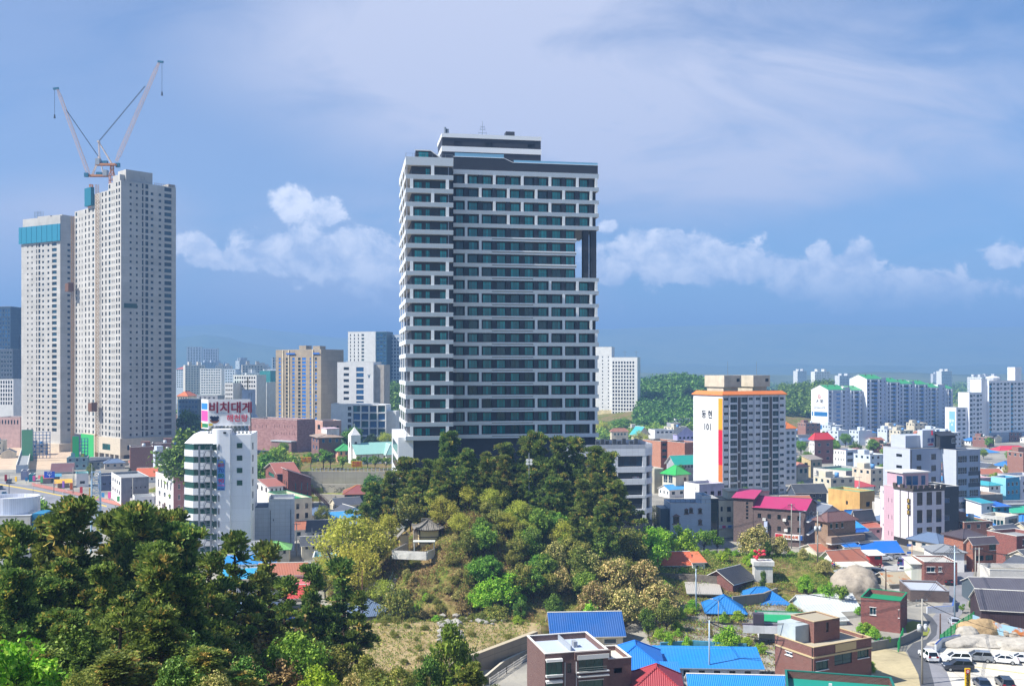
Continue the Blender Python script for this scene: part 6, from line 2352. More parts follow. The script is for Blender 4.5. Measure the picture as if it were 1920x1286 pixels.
def grey_hotel():
 d=305
 k=d/F
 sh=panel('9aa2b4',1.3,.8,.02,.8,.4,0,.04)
 li=panel('bcc2ce',1.3,.8,.02,.82,.4,0,.04)  # paler sunlit copy of the shaded front cladding, light put into its colour
 dk=panel('454c58',1.3,.8,.02,.8,.4,0,.04)
 rail=[g(2,.78,8,12.5,11,21.6,.02,.98,'rail')]
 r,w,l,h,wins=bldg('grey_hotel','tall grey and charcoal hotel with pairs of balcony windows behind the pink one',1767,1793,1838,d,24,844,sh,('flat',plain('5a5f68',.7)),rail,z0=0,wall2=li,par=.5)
 off=11.5
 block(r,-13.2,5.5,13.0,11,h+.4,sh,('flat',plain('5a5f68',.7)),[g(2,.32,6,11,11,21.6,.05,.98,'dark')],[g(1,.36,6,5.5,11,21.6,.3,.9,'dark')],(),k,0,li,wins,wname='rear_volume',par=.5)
 put_windows(r,wins)
 for a,b,z0_,z1_ in((w*.5,w+.02,h-7.95,h-6.7),(w*.5,w+.02,h-11.5,h-10.25),(w*.93,w+.02,h-10.1,h-7.97),(-.02,w*.5,h-17.9,h-16.6),(-.02,w*.5,h-21.5,h-20.2),(-.02,w+.02,h-24.9,h-23.4)):
  MB().box(a,b,-.06,-.01,z0_,z1_).build('dark_cladding',[dk],r)
 rb=MB()
 rb.box(-12.5,-1.5,8,14,h+.5,h+4.3,0)
 rb.box(-6.5,-1.4,7,9,h+.5,h+5.9,0)
 rb.build('roof_room',[li],r)
 kb=MB()
 kb.box(-1.3,w*.52,5,10,h,h+4.2,0)
 roof_geo(kb.xf((-1.3,5,0)),'gable',w*.52+1.3,5,h+4.2,rise=.9,over=.5,m=0,mr=0)
 kb.build('roof_cabin',[plain('33373f',.6)],r)
 wb=MB().xf((w*.4,4.9,h+1.8))
 win_geo(wb,1.0,1.4,'white')
 wb.build('window',[STY['white'][0],STY['white'][1],WHITE],r)
 text(r,'호텔',1.5,(-3.2,6.95,h+2.6),mat=plain('2f4a8c',.5),bold=.03)
 text(r,'LAMER',.7,(-3.2,6.95,h+1.4),mat=RED,bold=.02)
 eb=MB().tube((-2.6,6.9,h+4.4),(-2.6,6.9,h+5.1),.3,.18,8).tube((-2.6,6.9,h+5.2),(-2.6,6.9,h+5.6),.24,.24,8)
 eb.build('emblem',[RED],r)
 pb=MB()
 for x,z in((-13.0,0),(-.1,0)):
  pb.tube((x+.2,5.35 if x<-1 else-.12,2),(x+.2,5.35 if x<-1 else-.12,h),.13,.13,5)
 pb.build('downpipe',[plain('3f434a',.5)],r)
grey_hotel()
def pink_hotel():
 d=268
 k=d/F
 pk=panel('c9a8b4',1.0,.6,.02,.8,.45,0,.04)
 wh=panel('d9d2d8',1.3,.9,.025,.8,.4,0,.04)
 r,w,l,h,wins=bldg('pink_hotel','pale pink and white hotel with battlements and nine tall dark windows',1676,1712,1771,d,17,918,wh,('flat',plain('8a8680',.7)),[g(3,.58,3,24.5,5.5,33,.06,.97,'brown')],z0=0,wall2=wh,par=.6)
 MB().box(-.03,.0,.0,.01,0,1).build('corner_trim',[wh],r)
 block(r,-.03+0.03,l+.02,w*.6,4.2,h,pk,FLAT,(),[g(2,.14,4,8,24,32,.3,.98,'slit')],(),k,0,pk,wins,wname='pink_wall',par=.6)
 block(r,.3,l+4.25,w*.6,2.0,h-.6,wh,FLAT,(),[g(1,.2,4,5,8,32,.3,.98,'slit')],(),k,0,wh,wins,wname='rear_wall',par=.4)
 dk=panel('3a4048',.5,12,.03,.7,.5,0,.04)
 block(r,w+.02,.6,5.2,10,h+.4,dk,FLAT,[g(1,.9,3,9,22,33,.05,.45,'blue')],(),(),k,0,dk,wins,wname='dark_wing',par=.4)
 put_windows(r,wins)
 cb=MB()
 n=6
 dm=plain('4d4742',.6)
 cb.box(-.2,w+.2,-.2,.05,h-.5,h+.16,0)
 for i in range(n):
  x=(w-1.0)*i/(n-1)
  cb.box(x,x+1.2,-.22,.3,h+.1,h+1.1,0)
 for i in range(3):
  y=l*(.1+.38*i)
  cb.box(-.22,.3,y,y+1.3,h+.1,h+1.1,0)
 cb.box(-.22,.02,.05,l,h-.5,h+.16,0)
 cb.build('battlement',[dm],r)
 pb=MB()
 pb.box(.4,w*.85,4.5,l+3.4,h-.5,h+3.9,0)
 pb.box(.0,w*.9,4.2,l+3.7,h+3.9,h+4.25,1)
 pb.build('roof_room',[pk,plain('d8d4d0',.5)],r)
 for X,P,ww in(((1,0),(w*.22,4.42),1.9),((1,0),(w*.42,4.42),1.9),((1,0),(w*.68,4.42),1.4),((0,-1),(.32,l*.75),2.4)):
  wb=MB().xf((P[0],P[1],h+.6),X)
  win_geo(wb,ww,2.6,'blue')
  wb.build('window',[STY['blue'][0],STY['blue'][1]],r)
 gold=plain('b89a4a',.4)
 for i,s in enumerate(('호','텔','온')):
  z=h-3.2-i*1.55
  bb=MB().box(-.3,-.06,.9,2.1,z-.6,z+.6,0)
  bb.build('sign_box',[plain('2c2a26',.5)],r)
  text(r,s,1.0,(-.33,1.5,z),(0,-1),gold,bold=.03)
 text(r,'Gaonn',1.2,(w+3.6,.52,3.6),mat=plain('d8cfae',.4),bold=.02)
 ub=MB().box(-.02,w+.02,-.03,.5,0,1.9).box(-.03,.5,.5,l,0,1.9)
 ub.build('undercroft',[plain('2c2a2a',.7)],r)
 db=MB()
 for f in(.03,.46):
  db.tube((-.12,l*f+1.5,2),(-.12,l*f+1.5,h-.6),.1,.1,5)
 db.build('downpipe',[plain('4a4642',.5)],r)
pink_hotel()
def dormer_house():
 d=284
 wl=panel('c4d4e2',6,1.1,.02,.86,.6,0,.04)
 r,w,l,h,wins=bldg('pale_blue_house','pale blue three-storey building with hooded little windows and a dark glass corner',None,1257,1333,d,2,944,wl,FLAT,[],L=10,z0=0)
 hb=MB()
 k=d/F
 for u,v,s in((1287,959,1),(1296,957,1),(1313,958,1),(1313,979,1),(1268,974,1.7)):
  x,z=(u-1257)*k,h-(v-944)*k
  wins.append(((x,-.08,z-.6*s),(1,0),1.0*s,1.1*s,'dark'))
  hb.poly([(x-.75*s,-.3,z+.55*s),(x+.75*s,-.3,z+.55*s),(x,-.3,z+1.0*s)]).poly([(x-.75*s,-.3,z+.55*s),(x,-.3,z+1.0*s),(x,-.02,z+1.0*s),(x-.75*s,-.02,z+.55*s)])
  hb.poly([(x,-.3,z+1.0*s),(x+.75*s,-.3,z+.55*s),(x+.75*s,-.02,z+.55*s),(x,-.02,z+1.0*s)])
  hb.box(x-.7*s,x+.7*s,-.3,-.05,z-.8*s,z-.62*s)
 hb.build('window_hood',[plain('8d7470',.6)],r)
 put_windows(r,wins)
 block(r,w-2.5,.4,2.6,9,h+2.0,wl,FLAT,(),(),(),k,0,None,[],wname='stair_tower')
 gb=MB()
 gb.box(w+.1,w+2.3,.2,8,0,h+1.4,0)
 for j in range(5):
  gb.box(w+.08,w+2.32,.15,.2,h-j*2.6,h-j*2.6+.1,1)
 gb.build('glass_corner',[glass('123040',.1,.3,.6),BLK],r)
 gb=MB().box(-2.6,-.02,1.5,9,0,h-1.6)
 gb.build('dark_wing',[plain('3a5664',.4)],r)
 rb=MB()
 for i in range(8):
  rb.bar((i*w/8,.3,h),(i*w/8,.3,h+1.1),.06)
 rb.bar((0,.3,h+1.1),(w,.3,h+1.1),.06)
 rb.build('roof_rail',[plain('5a6068',.5)],r)
dormer_house()
def cream_house():
 d=284
 cr=paint('dcd6bd',.7,.2)
 r,w,l,h,wins=bldg('cream_house','cream and pale blue three-storey house left of the magenta roofs',None,1348,1404,d,3,938,cr,('flat',plain('a59c8a',.7)),[g(1,.6,2,10,11,19,.02,.17,'whites'),g(3,.5,2,9,12,19,.2,1.0,'dark')],L=9,z0=0,par=.4,cope=plain('5a5248',.6))
 put_windows(r,wins)
 MB().box(w*.17,w*.86,-.05,-.0,8.6,h-.4).build('blue_panel',[paint('c3d2de')],r)if 0 else None
 MB().box(w*.36,w+6.5,2,8,h+.1,h+2.2).build('roof_room',[cr],r)
 MB().box(w*.34,w+6.7,1.7,8.2,h+2.2,h+2.5).build('roof_slab',[plain('b9ae98',.7)],r)
 wb=MB().xf((w*.7,1.92,h+.4))
 win_geo(wb,1.2,1.7,'dark')
 wb.build('window',[STY['dark'][0],STY['dark'][1]],r)
 sb=MB().box(0,w,-.3,-.02,2.6,3.6,0)
 sb.build('shop_sign',[paint('dfe4ea')],r)
 for i,c in enumerate(('c83a7a','2a6fc0','c83a3a','2a8fc0')):
  MB().box(w*(.1+.2*i),w*(.1+.2*i)+1.0,-.36,-.31,2.7,3.5).build('sign_patch',[plain(c,.5)],r)
cream_house()
def magenta_house():
 d=268
 k=d/F
 bm_=brick('6f5c5a','544644','8a827c')
 mg=ribbed('b02e62',.35,.45,.45,.08)
 r,w,l,h,wins=bldg('brick_house','long dark brick building with magenta metal roofs beside the road',1410,1510,1531,d,62,957,bm_,('gable',mg,{'rise':2.2,'over':.4,'axis':'y','trim':plain('33323a',.5)}),[g(1,.8,1,18,8,20,.05,.72,'whitet'),g(1,.5,1,10,36,20,.2,.7,'dark')],[g(5,.36,1,9,11,20,.02,.98,'dark'),g(5,.36,1,9,33,20,.02,.98,'dark')],L=14,z0=0)
 block(r,0,14.1,7.5,5.5,h+2.2,bm_,('shed',mg,{'rise':1.6,'axis':'y','over':.5,'trim':plain('33323a',.5)}),(),[g(1,.3,5,5,6,7,.5,.9,'dark')],(),k,0,None,wins,wname='tall_wing')
 put_windows(r,wins)
 ab=MB()
 for y,z in((5,h-3.2),(4.6,h-6),(10.5,h-3.4)):
  ab.box(-.75,-.1,y,y+.9,z,z+.7)
 ab.build('air_conditioner',[plain('dcdcd8',.5)],r)
 sb=MB().box(-.5,-.05,.5,8.0,1.9,3.3,0)
 sb.box(-.56,-.51,5.8,7.9,1.95,3.25,1)
 sb.box(-.56,-.51,.6,1.5,1.95,3.25,2)
 sb.build('shop_sign',[plain('e4e2e0',.5),RED,plain('2f5fb0',.5)],r)
 text(r,'마트 슈퍼',.9,(-.58,3.6,2.6),(0,-1),plain('c86428',.5),bold=.02)
 bb=MB().box(w*.02,w*.8,-.9,-.05,h-6.6,h-6.3).box(w*.02,w*.8,-.95,-.05,h-3.2,h-2.9)
 bb.build('balcony',[plain('dcdcdc',.5)],r)
 MB().box(-.9,-.1,10,10.9,3.2,6.4).build('hanging_sign',[plain('b8c4e0',.5)],r)
magenta_house()
B('house','two-storey tan brick house with a brown hipped roof and a long balcony',1528,1552,1604,252,26,976,brick('9a7e66','7f6650'),('hip',ribbed('6f4f4a',.3),{'rise':1.6,'over':.6}),[g(3,.34,1,9,6,12,.02,.62,'grn')],[g(1,.2,1,6,8,12)],z0=0,extra=lambda r,w,l,h,q:(MB().box(-.5,w+1.6,-1.8,-.02,h*.42,h*.6).build('balcony',[brick('a08a78','8a7464')],r),MB().box(-.6,w+1.7,-1.95,-.02,h*.4,h*.43).build('balcony_edge',[COPE],r),[MB().xf((w*f,-.12,h*.08)).box(-1,1,0,.1,0,2.0).build('door',[glass('22343c',.1,.3)],r)for f in(.3,.75)]))
RS=[('house','cyan painted three-storey block with a green roof room near the right edge',1858,1886,1912,345,30,896,paint('3f9cc4'),('flat',plain('8fc0d0',.6)),[g(3,.5,2,7,9,15,.05,.95,'whites')],(),{'wall2':paint('8fd0e4')}),('house','white office wing right of the cyan block',1912,1913,1960,350,20,893,paint('c8ccdc'),FLAT,[g(4,.4,2,6,10,14)],(),{'L':10}),('house','lilac flat house behind the tall grey hotel',1834,1838,1860,370,20,896,paint('c0a4b4'),('flat',plain('c88078',.6)),[g(2,.4,1,5,9,14)],(),{'L':9}),('house','white house with a turquoise roof left of the cyan block',1850,1854,1876,340,20,910,LITW,('hip',ribbed('3aa0ac',.3),{'rise':.8,'over':.5}),[g(2,.4,1,5,3,14,.1,.9,'brown')],(),{'L':8}),('house','taupe house with a turquoise roof room right of the tall grey hotel',1836,1842,1880,318,20,928,paint('a3948c'),('flat',plain('8a7a6a',.7)),[g(1,.3,1,6,12,14,.6,.9,'dark')],(),{'L':9,'wall2':paint('d8cdb8')}),('house','cream house with a turquoise lean-to roof right of the tall grey hotel',1836,1840,1862,300,20,944,LITW,('shed',ribbed('2f9aac',.3),{'rise':.8,'over':.5}),[g(1,.4,1,6,6,14,.3,.9,'whites')],(),{'L':6}),('cafe','cream cafe with a glazed upper floor and a railed roof terrace full of tables',1838,1884,1910,282,38,970,paint('cfccc0'),('flat',plain('b3aea2',.7)),[g(1,.9,1,17,5,20,.25,.9,'teal2'),g(1,.9,1,9,34,20,.1,.9,'teal2')],[g(6,.8,1,15,6,20,.12,.95,'teal2')],{}),('house','blue-roofed shed behind the cafe terrace',1862,1866,1892,300,14,950,plain('2f7f8c',.6),('shed',BLUE,{'rise':.6,'over':.5}),[g(2,.4,1,5,3,9)],(),{'L':6}),('house','grey block with a painted parapet at the right edge behind the cafe',1880,1884,1960,325,10,946,WALLG,FLAT,[g(6,.4,1,6,10,12)],(),{'L':9}),('house','green-roofed sheds at the right edge behind the cafe',1893,1898,1960,306,8,962,brick('7a4e48'),('shed',ribbed('2fae84',.35),{'rise':.8,'over':.5}),[g(3,.4,1,7,6,12,.1,.9,'teal')],(),{'L':8}),('brick_house','two-storey brick house with dark hipped roofs below the tall grey hotel',1812,1824,1868,236,16,1018,brick('a8684e','8a5040'),('gable',ribbed('4a4046',.3),{'rise':1.0,'over':.5}),[g(1,.9,1,11,4,20,.68,.98,'grn'),g(2,.8,1,10,24,20,.1,.9,'teal2')],[g(1,.2,1,9,4,12,.3,.9,'teal')],{}),('brick_house','rear wing of brick with a dark roof behind the brick house with a bay window',1802,1806,1850,250,16,1008,brick('a8684e','8a5040'),('hip',ribbed('4a4046',.3),{'rise':1.4,'over':.6}),[g(1,.9,1,8,5,12,.1,.3,'teal')],(),{'L':7}),('brick_house','dark red brick house with stacked white-edged balconies at the right edge',1894,1906,1960,240,20,1005,brick('8f4c44','6f3a36'),FLAT,[g(2,.5,2,11,7,24,.1,.95,'white')],(),{'L':9}),('wall_shop','white brick shop with a row of coloured boats painted over its dark awning',1852,1856,1960,214,-4,1068,panel('d8d4cc',.5,.25,.02,.8,.7,.5,.1),('flat',plain('8d8a80',.7)),[g(1,.5,1,10,20,12,.05,.14,'teal2')],(),{'L':7}),('house','single-storey red brick house with a white flat roof and a glazed porch',1728,1733,1795,222,-4,1053,BRICK,('flat',plain('b5b2aa',.7)),[g(1,.9,1,10,9,12,.06,.34,'white'),g(1,.9,1,9,9,12,.42,.54,'white')],(),{'L':8,'par':.3}),('house','white upper-floor house with a grey roof behind the red brick one',1748,1752,1808,236,-4,1034,LITW,('hip',ribbed('8a8e92',.4),{'rise':1.0,'over':.6}),[g(4,.4,1,8,6,12,.05,.5,'dark')],(),{'L':7}),('shed','small pale corrugated garage left of the red brick house',1707,1709,1728,224,-6,1057,panel('d5dacb',.8,6,.03,.8,.6),('shed',plain('dcd9c8',.6),{'rise':.4,'over':.4}),(),(),{'L':6}),('house','low dark brick house with a grey flat roof and white window frames by the lane',1687,1707,1780,206,-9,1106,brick('5f4c48','4a3c3a'),('flat',plain('aeb4bf',.7)),[g(1,.95,1,15,14,12,.42,.74,'white')],[g(1,.3,1,17,11,12,.3,.7,'white')],{'L':10,'par':.35,'cope':plain('8d8e94',.6)}),('house','old house with a patched rusty tin roof beside the parked cars',1662,1668,1708,218,10,1093,paint('b0a898'),('gable',rusty('a89c84'),{'rise':1.6,'over':.5}),[g(2,.3,1,6,4,9,.1,.9,'white')],(),{'L':7}),('house','house with a light blue hipped roof edged in white behind the green-rimmed brick one',1624,1630,1672,205,14,1128,WALLW,('hip',ribbed('2f86c8',.25),{'rise':2.2,'over':.5,'trim':plain('dfe3e6',.5)}),(),(),{'L':7}),('brick_house','red brick two-storey house with a bright green roof rim',1614,1688,1701,181,60,1127,brick('8a4a44','6a3634'),('flat',GREEND),(),[g(1,.55,1,14,17,12,.16,.46,'white'),g(1,.3,1,15,16,12,.93,1.0,'white')],{'cope':GREEND,'L':None}),('house','long house under a white corrugated gable roof with rusty seams',1496,1512,1612,196,8,1148,paint('bcccd0'),('gable',ribbed('cdd2d0',.6,.5,.5,.3),{'rise':2.4,'over':.5}),(),(),{'L':8}),('house','lower white corrugated lean-to in front of the long white-roofed house',1524,1534,1588,186,10,1166,paint('bcccd0'),('shed',ribbed('c3c8c4',.6,.5,.5,.3),{'rise':1.6,'over':.4}),(),(),{'L':6}),('warehouse','blue grey ribbed warehouse with a low dark roof at the right edge',1826,1832,1990,202,-6,1106,panel('56646e',.5,20,.05,.75,.5,0,.05),('gable',ribbed('55525a',.5),{'rise':1.6,'over':.3}),(),(),{'L':9}),('warehouse','dark brown ribbed building with white framed windows and a slate roof',1836,1840,1990,184,-14,1142,panel('46363a',.45,20,.05,.7,.5,0,.05),('gable',ribbed('46444e',.4,.5),{'rise':2.6,'over':.3}),[g(1,.9,1,17,22,12,.20,.28,'whitet'),g(1,.9,1,17,22,12,.42,.52,'whitet'),g(1,.5,1,7,17,12,.03,.08,'whites'),g(1,.5,1,7,17,12,.10,.15,'whites')],(),{'L':10}),('house','white house with slanted blue and coral shapes on its end wall',1862,1870,1960,560,14,853,LITW,FLAT,[g(6,.3,2,3,4,8)],(),{'L':12}),('house','house with a wide red hipped roof below the turquoise panelled estate',1868,1874,1938,585,10,848,WALLW,('hip',ribbed('cc2f44',.4,.5,.1),{'rise':3.2,'over':1}),(),(),{'L':12}),('house','house with blue awning roofs left of the wide red roof',1838,1842,1870,570,10,848,paint('5aa0ae'),('hip',ribbed('2f80c8',.4),{'rise':1.4,'over':1}),[g(3,.5,1,5,3,8)],(),{'L':9}),]
for a in RS:
 kw=dict(a[12])
 if kw.get('L',0)is None:
  kw.pop('L')
 B(*a[:10],front=a[10],left=a[11],z0=0,**kw)
#nearest houses, bottom right
def big_brick():
 d=146
 bk=brick('7e4a42','63382f','9a8a80',.3,.1)
 r,w,l,h,wins=bldg('brick_house','large red brown brick house with sandy coping and a bare roof terrace',1453,1526,1634,d,28,1214,bk,('flat',plain('b0a690',.85)),[g(1,.9,1,17,27,30,.02,.25,'grn'),g(1,.95,1,24,17,30,.34,.66,'teal2'),g(1,.9,1,17,19,30,.74,.96,'grn')],[g(1,.5,1,6,24,30,.2,.55,'white')],z0=0,cope=plain('c2ad84',.7),par=.5)
 block(r,3.1,l*.38,w*.45,l*.6,h+2.7,bk,('flat',plain('a59b86',.85)),[g(1,.5,1,20,4,30,.42,.62,'brown')],(),(),d/F,h-.5,None,wins,par=.12,cope=plain('b9a684',.7),wname='roof_room')
 put_windows(r,wins)
 MB().box(w*.36,w*.72,-.1,0,h-1.2,h-.1).build('panel',[plain('c9b080',.7)],r)
 tb=MB().box(-.08,w+.08,-.14,-.01,h-1.6,h-1.35).box(-.14,-.01,-.08,l,h-1.6,h-1.35)
 tb.build('band_course',[plain('c2ad84',.7)],r)
 db=MB().tube((-.08,.25,0),(-.08,.25,h),.07,.07,6)
 db.build('downpipe',[plain('3f3a38',.5)],r)
 MB().box(.3,3.0,l*.5,l*.97,h-.5,h+2.2).build('stair_room',[paint('b9c4c6')],r)
big_brick()
def teal_roof():
 d=118
 r,w,l,h,wins=bldg('brick_house','brick house with a sea green painted roof deck at the bottom edge',1460,1476,1690,d,-14,1300,brick('6a3f3a','523029'),('flat',plain('1c8c7c',.5)),(),L=9.5,z0=0,cope=plain('157064',.5),par=.9)
 h0=h
 sb=MB().box(w*.06,w*.09,l*.2,l*.23,h-.9,h+.3).box(w*.4,w*.43,l*.6,l*.64,h-.9,h-.2).box(w*.5,w*.52,l*.3,l*.33,h-.9,h-.3)
 sb.build('roof_vent',[plain('c8ccc8',.5)],r)
teal_roof()
def flat_brick():
 d=128
 k=d/F
 bk=brick('6f4d48','57393a','8f8580',.3,.1)
 r,w,l,h,wins=bldg('brick_house','dark brick house with a white-rimmed blue grey flat roof and green window bays',984,1022,1140,d,14,1226,bk,('flat',plain('b4bfd0',.6)),[g(1,1,1,22,15,40,.53,.92,'grn'),g(1,1,1,22,55,40,.53,.92,'grn'),g(1,.8,1,18,20,40,.34,.42,'slit')],L=9,z0=0,cope=plain('dcd8d0',.6),par=.75)
 bay=MB()
 for z in(h-37*k,h-77*k):
  bb=MB()
  win_geo(bb.xf((w*.13,-.45,z)),w*.24,24*k,'grn')
  bb.xf()
  bb.box(.05,w*.26,-.6,0,z-.35,z-.1,2)
  bb.box(.05,w*.26,-.6,0,z+24*k+.09,z+24*k+.3,2)
  bb.build('window_bay',[STY['grn'][0],STY['grn'][1],WHITE],r)
 put_windows(r,wins)
 sb=MB().box(w*.5,w+.05,-.35,-.01,h-14*k,h-5.5*k,0)
 sb.box(w*.5,w+.05,-.5,-.01,h-38.5*k,h-37*k,0).box(w*.5,w+.05,-.5,-.01,h-47*k,h-45*k,0)
 sb.build('white_band',[WHITE],r)
 rb=MB()
 for j in range(3):
  rb.box(w*.52,w*.96,-.5,-.44,h-37*k+j*.28,h-37*k+.05+j*.28)
 rb.build('balcony_rail',[metal('9aa6a4',.4)],r)
 block(r,w+.02,1.5,3.8,6,h-25*k,bk,('flat',plain('cfcabc',.7)),[g(1,.5,1,10,18,40,.2,.8,'dark')],(),(),k,0,None,[],par=.6,cope=plain('dcd8d0',.6),wname='side_wing')
 db=MB()
 for x in(w*.31,w*.49):
  db.tube((x,-.09,0),(x,-.09,h-1.2),.06,.06,6)
 db.build('downpipe',[plain('cfd0d4',.5)],r)
 tb=MB()
 tb.box(w*.62,w*.68,l*.5,l*.62,h-.75,h+.05)
 tb.box(w*.5,w*.52,l*.3,l*.95,h-.75,h+.05)
 tb.build('roof_tank',[plain('9aa0a8',.5)],r)
 step=MB().box(w*.46,w+.3,-.28,-.01,h-.95,h+.02)
 step.build('parapet_band',[bk],r)
flat_brick()
NS=[('house','cream house under a dark cobalt gable roof below the wooded slope',1028,1036,1168,172,4,1191,paint('dccfb0'),('gable',ribbed('0e559c',.4,.5,.5,.15),{'rise':2.9,'over':.5}),[g(1,.9,1,9,8,12,.72,.92,'whites'),g(1,.8,1,6,7,12,.05,.2,'whites')],(),{'L':8}),('house','white house with a bright blue hipped roof right of the dark brick house',1140,1150,1238,146,-4,1247,LITW,('hip',ribbed('1c78d2',.33,.45,.4,.08),{'rise':2.0,'over':.8}),[g(1,.8,1,9,12,12,.66,.82,'white')],(),{'L':9}),('house','long low row house under one bright blue roof with laundry on its porch',1230,1237,1424,152,-3,1250,WALLW,('shed',ribbed('1f80cc',.5,.45,.3,.06),{'rise':1.5,'over':.7,'trim':plain('9fb4c0',.5)}),[g(6,.4,1,11,5,12,.04,.96,'dark')],(),{'L':5.4}),('house','house with a dark red tiled hipped roof at the bottom edge',1184,1190,1276,130,-6,1290,WALLW,('hip',ribbed('a0343c',.28,.5,.7,.1),{'rise':1.9,'over':.6}),(),(),{'L':7}),('house','house with a sky blue tiled roof at the bottom edge',1290,1298,1478,137,-4,1303,WALLW,('gable',ribbed('1b86d0',.26,.5,.7,.08),{'rise':1.8,'over':.5}),(),(),{'L':7}),('house','white cottage with a ridged azure tile roof beside the grey tin roof',1302,1330,1392,194,-6,1143,LITW,('hip',ribbed('1577c0',.3,.5,.7,.08),{'rise':2.0,'over':.9}),[g(1,.7,1,12,4,12,.3,.5,'white'),g(1,.6,1,9,5,12,.62,.74,'dark')],(),{'L':7,'z0':1.0}),('house','cream cottage with a ridged azure tile roof and dark doorway',1386,1394,1474,202,-2,1128,paint('dcc6a4'),('hip',ribbed('1577c0',.3,.5,.7,.08),{'rise':2.1,'over':.9}),[g(1,.9,1,8,4,12,.12,.3,'dark'),g(1,.9,1,10,4,12,.72,.92,'white')],(),{'L':7.5,'z0':1.0}),('shed','open shed with a weathered grey tin roof beside the stone wall',1285,1292,1350,206,-6,1112,paint('a89a86'),('shed',ribbed('a9a49c',.4,.7,.3,.3),{'rise':.9,'over':.5}),(),(),{'L':6,'z0':1.2}),('brick_house','red brick house with a charcoal tiled roof above the blue cottages',1320,1374,1412,208,44,1092,brick('7d4640','5f3632'),('gable',ribbed('34363f',.3,.5,.6,.12),{'rise':2.0,'over':.7}),[g(2,.45,1,13,3,12,.1,.9,'blue')],[g(1,.5,1,10,4,12,.1,.4,'dark')],{'z0':1.6}),('house','white house with a long weathered orange tiled roof on the hillside',1196,1206,1296,218,6,1058,LITW,('gable',ribbed('cc5a2c',.3,.6,.6,.25),{'rise':2.0,'over':.6}),[g(1,.9,1,11,3,12,.2,.62,'dark')],(),{'L':6,'z0':3.4}),('house','lower annex with a paler orange roof right of the long orange roof',1290,1299,1322,218,6,1055,LITW,('shed',ribbed('d0734a',.3,.6,.5,.25),{'rise':1.2,'over':.4}),[g(1,.6,1,6,5,12,.2,.6,'dark')],(),{'L':6,'z0':3.4}),('house','house with a green roof deck and a dark purple front terrace',1402,1424,1540,176,-8,1165,paint('d5d5d8'),('flat',plain('1c9a62',.5)),[g(1,.95,1,16,26,12,.0,.34,'white')],(),{'L':8,'par':.5,'cope':plain('147a4a',.5)}),('house','wee shed roofed in corrugated blue beside the long blue row house',1240,1243,1272,143,-4,1268,LITW,('shed',ribbed('1f80cc',.3),{'rise':.8,'over':.4}),(),(),{'L':4}),]
for a in NS:
 kw=dict(a[12])
 kw.setdefault('z0',0)
 o=B(*a[:10],front=a[10],left=a[11],**kw)
 if 'purple front' in a[1]:
  wd=16
  MB().box(-3.0,10,-3.2,-.02,2.6,3.1).build('terrace',[plain('6a5f6c',.7)],o)
  MB().box(-3.1,10.1,-3.35,-3.2,2.2,3.5).build('terrace_front',[paint('d9dae0')],o)
  MB().box(-1.2,.6,-1.9,-.5,3.1,5.2).build('stair_head',[plain('4a4450',.6)],o)
def balloon_tower():
 p=gnd(1432,1092)
 d=p.y
 k=d/F
 r=thing('water_tower','small white concrete tank house with red things heaped on its roof','tank house',p,R(-4))
 MB().box(-1.9,1.9,0,3,0,3.6).build('wall',[paint('dcdad4',.7,.3)],r)
 MB().box(-2.2,2.2,-.3,3.3,3.6,4.5).build('parapet',[paint('e2e0da',.7,.3)],r)
 wb=MB().xf((-.1,-.08,1.0))
 win_geo(wb,.9,1.1,'dark')
 wb.build('window',[STY['dark'][0],STY['dark'][1]],r)
 q=thing('red_bundle','pile of bright red bags and net floats on the white tank house','bundle',p+Vector((0,.6,4.5)))
 mb=MB()
 rr=random.Random(4)
 for i in range(16):
  x,y,z=rr.uniform(-1.7,.6),rr.uniform(.1,1.6),rr.uniform(.2,2.2)
  s=rr.uniform(.3,.5)
  mb.tube((x,y,z-s*.6),(x,y,z),s*.5,s,7).tube((x,y,z),(x,y,z+s*.6),s,s*.4,7)
 mb.build('bag',[RED],q)
balloon_tower()
def gpt(u,v):
 p=gnd(u,v,140)
 return(p.x,p.y)
long_wall('retaining_wall','tall stained concrete wall holding up the cleared sandy terrace','wall',[(-9.5,152),(-7,155),(4,169)],0,[3.0,3.3,3.6],.9,concrete('8f8270',2.4),plain('b5a88e',.8))
long_wall('lane_wall','low grey wall with a pale coping below the tall stained wall','wall',[gpt(905,1286),gpt(945,1252),gpt(1000,1222)],0,1.2,.4,concrete('8d8678',2.4),plain('c4bca8',.8))
long_wall('stone_wall','dark rubble wall below the orange roofed house','wall',[(31.5,214),(38,213),(44,211)],2.2,4.2,.7,rock('7a7268',1.4))
long_wall('boundary_wall','curving grey wall below the charcoal-roofed brick house','wall',[(44,199),(51,202),(55,207)],.8,2.6,.5,concrete('8f8a80',2))
long_wall('boundary_wall','blue painted and mossy wall behind the long blue row house','wall',[gpt(1238,1222),gpt(1300,1218),gpt(1400,1224)],0,1.6,.4,paint('4a8fae',.8,.4))
long_wall('boundary_wall','grey block wall at the corner of the dirt yard','wall',[gpt(1624,1222),gpt(1690,1210),gpt(1726,1192)],0,1.5,.3,concrete('8d8a86',1.6))
long_wall('boundary_wall','white and blue wall in front of the low dark brick house','wall',[gpt(1738,1150),gpt(1786,1148),gpt(1790,1130)],0,1.3,.3,paint('dde2ea'),plain('3f68b0',.6))
long_wall('painted_wall','low white mural wall with a blue top beside the car park','wall',[gpt(1754,1224),gpt(1766,1212),gpt(1800,1205)],0,1.5,.3,paint('d2d8de'),plain('1f3f88',.6))
long_wall('metal_fence','rust stained pale blue sheet fence below the dark brown building','fence',[gpt(1824,1172),gpt(1875,1190),gpt(1990,1216)],0,2.0,.12,rusty('8fb3c9'))
